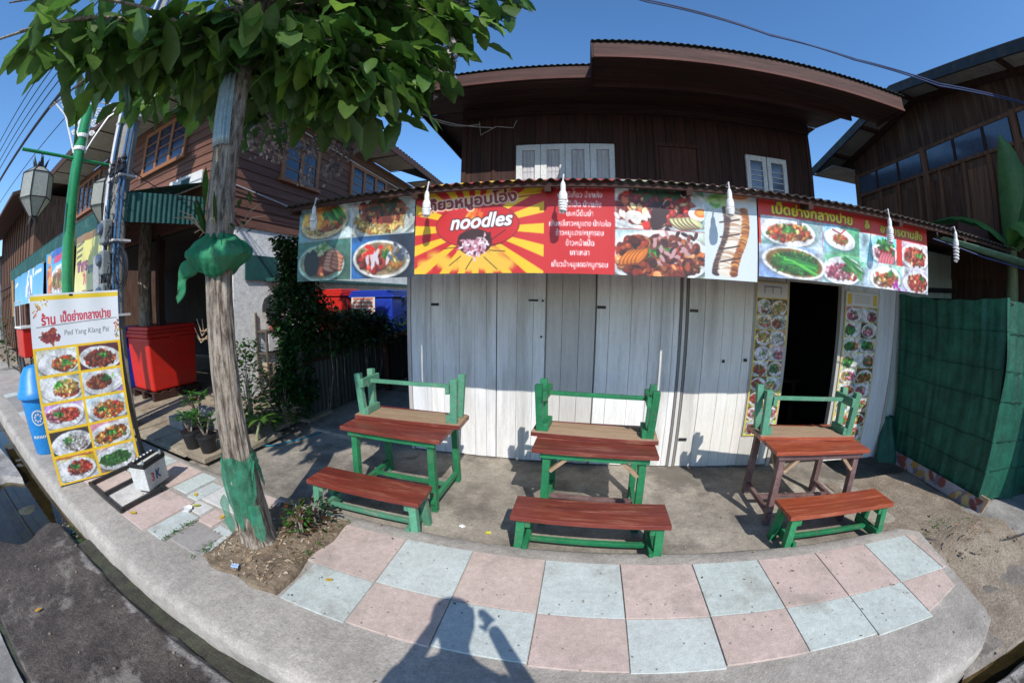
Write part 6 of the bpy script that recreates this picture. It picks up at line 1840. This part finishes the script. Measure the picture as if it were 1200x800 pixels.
# banana plant
bp_ = thing('banana_plant', 'banana plant with broad torn leaves behind the tarpaulin', 'banana plant', (6.15, .62, -.1))
b = MB(); b.tube([(6.15, .62, -.1), (6.15, .62, 1.5), (6.12, .60, 2.6)], [.12, .10, .06], 14); b.build('trunk', M('banana stem', (.22,.26,.10), (.12,.13,.06), scale=4, stretch=(4,4,.4), rough=.6), bp_, smooth=True)
b = MB()
def bleaf(p0, p1, p2, wd, tint, tear=0, nv=(0, 0, 1)):
    p0, p1, p2 = Vector(p0), Vector(p1), Vector(p2); N = 18
    pts = [p0*(1-t)**2+p1*2*t*(1-t)+p2*t*t for t in [k/N for k in range(N+1)]]
    vs = []
    for i, p in enumerate(pts):
        d = (pts[min(N, i+1)]-pts[max(0, i-1)]).normalized(); side = d.cross(Vector(nv))
        side.normalize(); t = i/N
        hw = wd*.5*max(.02, math.sin(math.pi*min(1, .10+t*.93))**.6)
        nn = side.cross(d).normalized()
        tr = hw*(1-(.35*rnd.random() if tear else 0))
        vs += [p-side*tr-nn*hw*.35+Vector((0, 0, .01*math.sin(i*2.1))), p-side*hw*.5-nn*hw*.08, p, p+side*hw*.5-nn*hw*.08, p+side*hw-nn*hw*.35+Vector((0, 0, .012*math.sin(i*1.7)))]
    fs = [(i*5+k, i*5+k+1, (i+1)*5+k+1, (i+1)*5+k) for i in range(N) for k in range(4)]
    b.add(vs, fs, tint)
top = (6.12, .60, 2.6)
bleaf(top, (6.16, .40, 3.2), (6.0, .52, 3.86), .42, (.9,.9,.9), 0, (-.8, -.5, .15))
bleaf(top, (6.05, 1.1, 3.18), (5.75, 1.75, 2.92), .36, (1.2,1.15,1.0), 1)
bleaf(top, (6.0, .35, 3.05), (5.7, .22, 2.62), .36, (1.6,1.35,1.0))
bleaf(top, (6.4, .3, 3.3), (6.9, -.1, 3.2), .4, (1,1,1)); bleaf(top, (6.2, .1, 3.5), (6.1, -.4, 3.6), .42, (1,1,1), 0, (-.8, -.3, .4))
bleaf(top, (6.2, .2, 2.9), (6.3, -.3, 2.5), .36, (1.8,1.5,.9), 1)
b.build('leaves', leaf_b, bp_, smooth=True)
# right neighbour: gabled timber house
rh = thing('timber_house', 'old brown plank house with high window strip behind the banana plant', 'house', (6.5, 2.0, 0))
RX = 6.5
def gz(y): return 5.05-.185*abs(y-2.15) if y < 2.15 else 5.05-.23*(y-2.15)
b = MB(); y = -1.2
while y < 4.0:
    wv = rnd.uniform(.13, .2); y1 = min(4.02, y+wv); c_ = jit((1, 1, 1), .25)
    for z0, z1, k in ((2.3, 3.86, 1.0), (4.27, None, .6)):
        za, zb = (z1, z1) if z1 else (gz(y), gz(y1))
        b.add([(RX, y+.002, z0), (RX, y1-.002, z0), (RX, y1-.002, zb), (RX, y+.002, za)], [(3,2,1,0)], tuple(q*k for q in c_))
    y = y1
b.box(RX+.02, RX+6, -1.2, 4.02, 0, 4.4, (.6,.6,.6))
b.add([(RX+.02, -1.2, 4.4), (RX+.02, 4.02, 4.4), (RX+.02, 4.02, gz(4.02)), (RX+.02, 2.15, gz(2.15)), (RX+.02, -1.2, gz(-1.2))], [(0,4,3,2,1)], (.5,.5,.5))
b.build('wall', rightwood, rh)
b = MB()
for y0 in (3.96, 2.22, .50, -.7): b.box(RX-.035, RX+.0, y0-.05, y0+.05, 2.3, 4.30, (1.5,1.4,1.2))
for z in (3.86, 4.235): b.box(RX-.03, RX-.002, -1.2, 4.0, z, z+.05, (1.35,1.25,1.15))
for k in range(9):
    y0 = -.4+k*.47; b.box(RX-.022, RX-.002, y0-.03, y0+.03, 2.75, 3.86, (1.7,1.5,1.3)); b.box(RX-.010, RX-.002, y0+.05, y0+.40, 2.85, 3.74, rnd.choice([(1.9,1.8,1.6), (1.2,1.1,1.0), (1.6,1.5,1.4), (.9,.8,.75)]))
b.box(RX-.03, RX-.002, -1.2, 4.0, 2.70, 2.76, (.8,.8,.8))
b.build('wall_frame', rightwood, rh)
b = MB()
for y0, y1 in ((3.42, 3.9), (2.86, 3.36), (2.30, 2.80), (1.62, 2.14), (1.06, 1.56), (.58, 1.0), (-.62, .42)): b.box(RX-.018, RX-.006, y0, y1, 3.915, 4.23)
b.build('window', skyglass, rh)
pieces('window_mullion', darkwood, rh, [(RX-.026, RX-.001, y0-.02, y0+.02, 3.91, 4.235) for y0 in (3.39, 2.83, 1.59, 1.03)])
GX = 5.9
b = MB()
for ya, yb in ((-1.9, 2.15), (4.75, 2.15)):
    za, zb = gz(ya)+.10, gz(yb)+.10
    b.add([(GX, ya, za), (RX+6, ya, za), (RX+6, yb, zb), (GX, yb, zb), (GX, ya, za-.02), (RX+6, ya, za-.02), (RX+6, yb, zb-.02), (GX, yb, zb-.02)], [(0,1,2,3),(7,6,5,4),(0,4,5,1),(1,5,6,2),(0,3,7,4)])
b.build('roof', roofmetal, rh)
b = MB()
def rake(x0, x1, dz0, dz1, mat_n, name, tnt=(1, 1, 1)):
    b = MB()
    for ya, yb in ((-1.9, 2.15), (4.75, 2.15)):
        za, zb = gz(ya), gz(yb)
        b.add([(x0, ya, za+dz0), (x1, ya, za+dz0), (x1, yb, zb+dz0), (x0, yb, zb+dz0), (x0, ya, za+dz1), (x1, ya, za+dz1), (x1, yb, zb+dz1), (x0, yb, zb+dz1)],
              [(0,3,2,1),(4,5,6,7),(0,1,5,4),(1,2,6,5),(2,3,7,6),(3,0,4,7)], tnt)
    b.build(name, mat_n, rh)
rake(GX, GX+.035, -.05, .078, iron, 'barge_board')
rake(GX+.04, RX-.04, .04, .055, soffit_g, 'soffit')
b = MB()
for yy in (-1.0, .25, 1.45, 2.15, 3.1, 4.0, 4.6): b.box(GX+.04, RX-.04, yy-.03, yy+.03, gz(yy)-.02, gz(yy)+.038)
for ya, yb in ((-1.9, 2.12), (4.7, 2.18)): b.beam((RX-.06, ya, gz(ya)+.0), (RX-.06, yb, gz(yb)+.0), .05, .10)
b.build('rafters', darkwood, rh)
b = MB(); b.box(5.95, RX+6, 4.03, 4.7, gz(4.75)-.04, gz(4.75)-.02); b.build('back_eave', soffit_g, rh)

# ================================================================== overhead cables
def sag(p, q, s, n=24):
    p, q = Vector(p), Vector(q)
    return [p.lerp(q, k/n)-Vector((0, 0, 4*s*(k/n)*(1-k/n))) for k in range(n+1)]
GC = 'thin cables crossing above the shop roof'
for dz, dx, lb in ((0, 0, 'upper of two thin cables crossing above the shop roof'), (-.035, .03, 'lower of two thin cables crossing above the shop roof')):
    b = MB(); b.tube([Vector(p)+Vector((dx, 0, dz*math.sin(i*.9))) for i, p in enumerate([(-.5,.55,5.15), (.7,.70,4.78), (1.77,.76,4.47), (2.92,.77,4.24), (3.85,.71,4.15), (4.93,.54,4.10), (6.15,.13,4.14), (7.6,-.5,4.35), (9.5,-1.4,4.8)])], .009, 6)
    tag(b.build('overhead_cable', cable_b, None, smooth=True), lb, 'cable', GC)
for i, (y, z, r, lb) in enumerate(((-1.25, 6.05, .011, 'uppermost thin street cable above the lamp post'), (-1.15, 5.92, .011, 'second street cable from the top above the lamp post'), (-1.05, 5.80, .011, 'third street cable from the top above the lamp post'),
                                    (-.95, 5.72, .012, 'thin street cable running just above the thick bundled cable'), (-.80, 5.58, .035, 'thick bundled street cable above the lamp post'), (-.45, 5.35, .010, 'lowest thin street cable, below the thick bundled cable'))):
    b = MB(); b.tube(sag((-70, y-2, z+.8), (-4.9, y+.4, z+.1), .35, 40)+sag((-4.9, y+.4, z+.1), (20, y-.4, z+1.5), .2, 20)[1:], r, 6)
    tag(b.build('street_cable', cable_m, None, smooth=True), lb, 'cable', 'street cables passing above the lamp post')
for i, (p, q, lb) in enumerate((((-4.85, .2, 4.6), (-1.1, 3.0, 4.5), 'service cable from the utility pole to the shop eaves'),
                                ((-4.85, .2, 3.8), (-4.45, 1.7, 3.3), 'short service cable from the utility pole to the brown house'))):
    b = MB(); b.tube(sag(p, q, .15), .008, 5); tag(b.build('service_cable', cable_m, None, smooth=True), lb, 'cable')
b = MB(); b.tube([(4.30, .02, -.09), (4.7, -.30, -.10), (5.3, -.40, -.085), (6.2, -.50, -.07), (8, -.55, -.07)], .010, 6)
tag(b.build('ground_cable', cable_m, None, smooth=True), 'black cable lying along the sandy bank below the netting', 'cable')
b = MB()
for k in range(14):
    s = Vector((5.0+rnd.gauss(0, .2), -.15+rnd.gauss(0, .10), -.05)); e = s+Vector((rnd.uniform(-.15, .15), rnd.uniform(-.1, .1), rnd.uniform(.0, .03))); b.tube([s, s.lerp(e, .5)+Vector((0, 0, .015)), e], .004, 4)
tag(b.build('twigs', rawwood, None), 'dry twigs scattered on the sandy bank', 'twigs', kind='stuff')
b = MB(); gr = random.Random(21)
def stone(p, s):
    b.obox(p, (s, s*gr.uniform(.6, 1), s*gr.uniform(.4, .7)), Euler((gr.uniform(-.4, .4), gr.uniform(-.4, .4), gr.uniform(0, 3))).to_matrix(), jit((1, 1, 1), .3, gr))
for k in range(420):
    u = gr.random()
    if u < .45: stone((5.0+gr.gauss(0, .38), -.16+gr.gauss(0, .17), -.085), gr.uniform(.008, .03))
    elif u < .75: stone((gr.uniform(-3.2, 3.5), -1.41+gr.gauss(0, .025), -.215), gr.uniform(.008, .028))
    elif u < .9: stone((-.9+gr.gauss(0, .2), -.5+gr.gauss(0, .22), .045), gr.uniform(.006, .016))
    else: stone((gr.uniform(-2.8, .5), gr.uniform(-2.3, -1.45), -.13), gr.uniform(.006, .016))
tag(b.build('gravel', dirt_m, None), 'loose gravel and grit along gutter and bank', 'gravel', kind='stuff')

# ================================================================== fallen leaves and litter
def fallen(p, s, a, label, col=(1, 1, 1)):
    s *= .75
    b = MB(); blade(b, (p[0], p[1], p[2]+.004), (math.cos(a), math.sin(a), .05), (0, 0, 1), s, s*.55, -.03, col, fold=.10, wave=.12)
    tag(b.build('fallen_leaf', yellowleaf, None, smooth=True), label, 'leaf', 'yellow fallen leaves on the pavement')
fallen((-2.36, -.92, .006), .12, .3, 'yellow fallen leaf against the iron frame corner')
fallen((-2.05, -.34, .006), .10, 2.6, 'yellow fallen leaf on the white tile beside the battery')
fallen((-1.93, -.47, .008), .11, .6, 'greenish yellow fallen leaf between small broken tiles', (.75, 1.1, 1))
fallen((-1.52, -.47, .008), .09, 1.8, 'bright orange yellow fallen leaf near the net wrap')
fallen((-.30, -.62, .010), .075, .2, 'yellow fallen leaf on the big pale green tile next to the soil')
fallen((-1.95, -2.10, -.125), .09, 1.2, 'yellow fallen leaf lying on the dark asphalt', (.9, .7, .6))
def scrap(p, s, a, label, col):
    b = MB(); b.grid(lambda u, v: (p[0]+s*((u-.5)*math.cos(a)-(v-.5)*math.sin(a)), p[1]+s*.7*((u-.5)*math.sin(a)+(v-.5)*math.cos(a)), p[2]+.006+.012*abs(math.sin(u*7+p[0]*9)*math.cos(v*6))), 8, 8, col)
    tag(b.build('litter_scrap', litter_m, None, smooth=True), label, 'litter', 'litter scraps on the ground')
scrap((-.88, -.86, .05), .06, .4, 'pale blue crumpled wrapper in the soil by the kerb', (.45, .6, .85))
scrap((.30, .40, FL), .05, .9, 'white crumpled scrap on the forecourt by the bench nearest the tree', (.95, .95, .95))
scrap((.52, .36, FL), .045, .3, 'yellow green scrap on the forecourt between two benches', (.7, .65, .05))
scrap((-1.12, -.66, .04), .05, 1.3, 'white scrap in the soil beside weeds and trunk', (.85, .82, .75))
scrap((-1.04, -.72, .04), .06, 2.3, 'tan scrap in the soil below the trunk', (.6, .5, .4))
b = MB(); b.lathe([(.02, 0), (.045, .002), (.05, .02), (.046, .02), (.04, .006), (.0, .005)], (-1.92, -.535, .004), 16)
tag(b.build('cup_lid', plastic_white, None, smooth=True), 'small white cup lid in a tile gap', 'lid')

# ================================================================== the photographer, whose shadow falls on the tiles
GX0, GY0 = 1.26, -2.49
ph = thing('person', 'standing photographer in grey shirt holding a camera up to the face', 'person', (GX0, GY0, -.15))
def skin_body(name, verts, edges, radii, mat, parent, root=0, sub=2):
    me = bpy.data.meshes.new(name); off = root_loc(parent)
    me.from_pydata([tuple(Vector(v)-off) for v in verts], edges, [])
    o = bpy.data.objects.new(name, me); COL.objects.link(o); o.parent = parent
    s = o.modifiers.new('skin', 'SKIN'); s.use_smooth_shade = True
    lay = me.skin_vertices[0].data if me.skin_vertices else None
    if lay is None:
        bm = bmesh.new(); bm.from_mesh(me); bm.verts.layers.skin.verify(); bm.to_mesh(me); bm.free(); lay = me.skin_vertices[0].data
    for i, r in enumerate(radii):
        lay[i].radius = (r, r) if not isinstance(r, tuple) else r
        lay[i].use_root = i == root
    m_ = o.modifiers.new('sub', 'SUBSURF'); m_.levels = sub; m_.render_levels = sub
    me.materials.append(mat)
    return o
z0 = -.15
V = [(0,0,.98), (0,0,1.20), (0,.02,1.42), (0,.03,1.60), (0,.04,1.70), (0,.07,1.84),
     (.13,0,.92), (.15,.02,.52), (.16,-.02,.10), (.17,.10,.04), (-.13,0,.92), (-.15,.02,.52), (-.16,-.02,.10), (-.17,.10,.04),
     (.23,.03,1.52), (.36,.12,1.30), (.14,.26,1.72), (-.23,.03,1.52), (-.36,.12,1.32), (-.14,.26,1.72)]
E_ = [(0,1),(1,2),(2,3),(3,4),(4,5),(0,6),(6,7),(7,8),(8,9),(0,10),(10,11),(11,12),(12,13),(3,14),(14,15),(15,16),(3,17),(17,18),(18,19)]
RR = [(.16,.12),(.155,.115),(.18,.12),(.10,.09),.062,.105,.095,.065,.05,.045,.095,.065,.05,.045,.075,.055,.038,.075,.055,.038]
def W_(p): return (GX0+p[0], GY0+p[1], z0+p[2]*1.0)
skin_body('body', [W_(p) for p in V], E_, RR, skin_m, ph)
b = MB(); b.lathe([(.09, 1.60), (.15, 1.54), (.20, 1.46), (.18, 1.2), (.175, 1.0), (.18, .96)], (0, 0, 0), 28)
b.v = [W_((x, y*.68+.015, z)) for x, y, z in b.v]; b.build('shirt', shirt_m, ph, smooth=True)
for sx in (-1, 1):
    b = MB(); b.tube([W_((sx*.20, .03, 1.53)), W_((sx*.29, .07, 1.43)), W_((sx*.345, .11, 1.33))], [.090, .082, .078], 14); b.build('sleeve', shirt_m, ph, smooth=True)
    b = MB(); b.tube([W_((sx*.09, 0, 1.0)), W_((sx*.14, .01, .75)), W_((sx*.15, .01, .5)), W_((sx*.16, -.02, .10))], [.125, .11, .09, .075], 16); b.build('trouser_leg', trouser_m, ph, smooth=True)
    b = MB(); b.obox(W_((sx*.17, .05, .045)), (.10, .28, .09), RZ(0)); b.build('shoe', black_m, ph, bevel=.035, seg=4)
    # hand: palm and five fingers curled round the camera
    px_ = sx*.115
    hv = [(px_+sx*.035,.245,1.715), (px_+sx*.012,.27,1.745)]
    he = [(0, 1)]; hr = [.034, .036]
    for f_ in range(4):
        zf = 1.785-.021*f_; L = (.95, 1.05, 1.0, .8)[f_]
        i0 = len(hv)
        hv += [(px_-sx*.002, .285, zf), (px_-sx*.026*L, .300, zf-.002), (px_-sx*.050*L, .285, zf-.004)]
        he += [(1, i0), (i0, i0+1), (i0+1, i0+2)]; hr += [.0095, .0088, .0075]
    i0 = len(hv); hv += [(px_-sx*.005, .235, 1.715), (px_-sx*.035, .228, 1.735)]; he += [(0, i0), (i0, i0+1)]; hr += [.012, .009]
    skin_body('hand', [W_(p) for p in hv], he, hr, skin_m, ph)
b = MB(); b.lathe([(.115, 1.86), (.122, 1.92), (.105, 1.985), (.06, 2.02), (.01, 2.03)], (0, 0, 0), 24)
b.v = [W_((x, y+.06, z)) for x, y, z in b.v]; b.build('hair', hair_m, ph, smooth=True)
b = MB(); b.lathe([(.02, 1.70), (.075, 1.735), (.10, 1.80), (.107, 1.87), (.10, 1.94), (.05, 2.0)], (0, 0, 0), 24)
b.v = [W_((x*.92, y*1.05+.075, z)) for x, y, z in b.v]; hd = b.build('head', skin_m, ph, smooth=True)
for sx in (-1, 1):
    b = MB(); b.lathe([(.004, -.02), (.018, -.012), (.022, 0), (.018, .02), (.004, .028)], (0, 0, 0), 12); b.v = [W_((sx*.10+x*.4, .07+y, 1.86+z)) for x, y, z in b.v]; b.build('ear', skin_m, hd, smooth=True)
b = MB(); b.obox(W_((0, .182, 1.835)), (.024, .03, .045), RZ(0)); b.build('nose', skin_m, hd, bevel=.01)
cm = thing('handheld_camera', 'black camera held up by the photographer', 'camera', W_((-.0, .24, 1.80)))
b = MB(); b.obox(W_((-.005, .235, 1.795)), (.125, .05, .085), RZ(0)); b.obox(W_((-.005, .23, 1.846)), (.055, .045, .03), RZ(0)); b.build('body', black_m, cm, bevel=.006)

# dry leaf crumbs and chips on the soil
b = MB()
for k in range(650):
    x, y = rnd.uniform(-1.22, -.55), rnd.uniform(-.86, .0)
    if (x+.95)**2+(y+.54)**2 < .02: continue
    h = .012+.035*min(1, min((x+1.27)/.76, (-.51-x)/.76, (y+.9)/.93, (.03-y)/.93)*6)+nz(x, y, 5, .018)+nz(x, y, 17, .010)+.07*math.exp(-((x+.95)**2+(y+.5)**2)/.035)
    a = rnd.uniform(0, 6.28); L = rnd.uniform(.012, .045)
    blade(b, (x, y, h+.004), (math.cos(a), math.sin(a), rnd.uniform(-.1, .35)), (rnd.uniform(-.4, .4), rnd.uniform(-.4, .4), 1), L, L*rnd.uniform(.25, .7), .1,
          rnd.choice([(.42,.30,.19), (.55,.43,.28), (.30,.19,.11), (.66,.56,.42), (.2,.13,.08)]), shape=[.3, 1, .2])
for k in range(160):
    x, y = rnd.uniform(-2.6, 3.9), rnd.uniform(-1.2, .1)
    if rnd.random() < .4: x, y = rnd.uniform(-.5, 4), rnd.uniform(.2, 1.6)
    a = rnd.uniform(0, 6.28); L = rnd.uniform(.008, .028)
    blade(b, (x, y, .008 if y < .1 else FL+.006), (math.cos(a), math.sin(a), .1), (0, 0, 1), L, L*.5, .1, rnd.choice([(.2,.14,.09), (.12,.09,.07), (.35,.26,.16), (.5,.45,.38)]), shape=[.3, 1, .2])
tag(b.build('leaf_crumbs', litter_m, None), 'dry leaf crumbs and chips scattered over soil and tiles', 'leaf litter', kind='stuff')
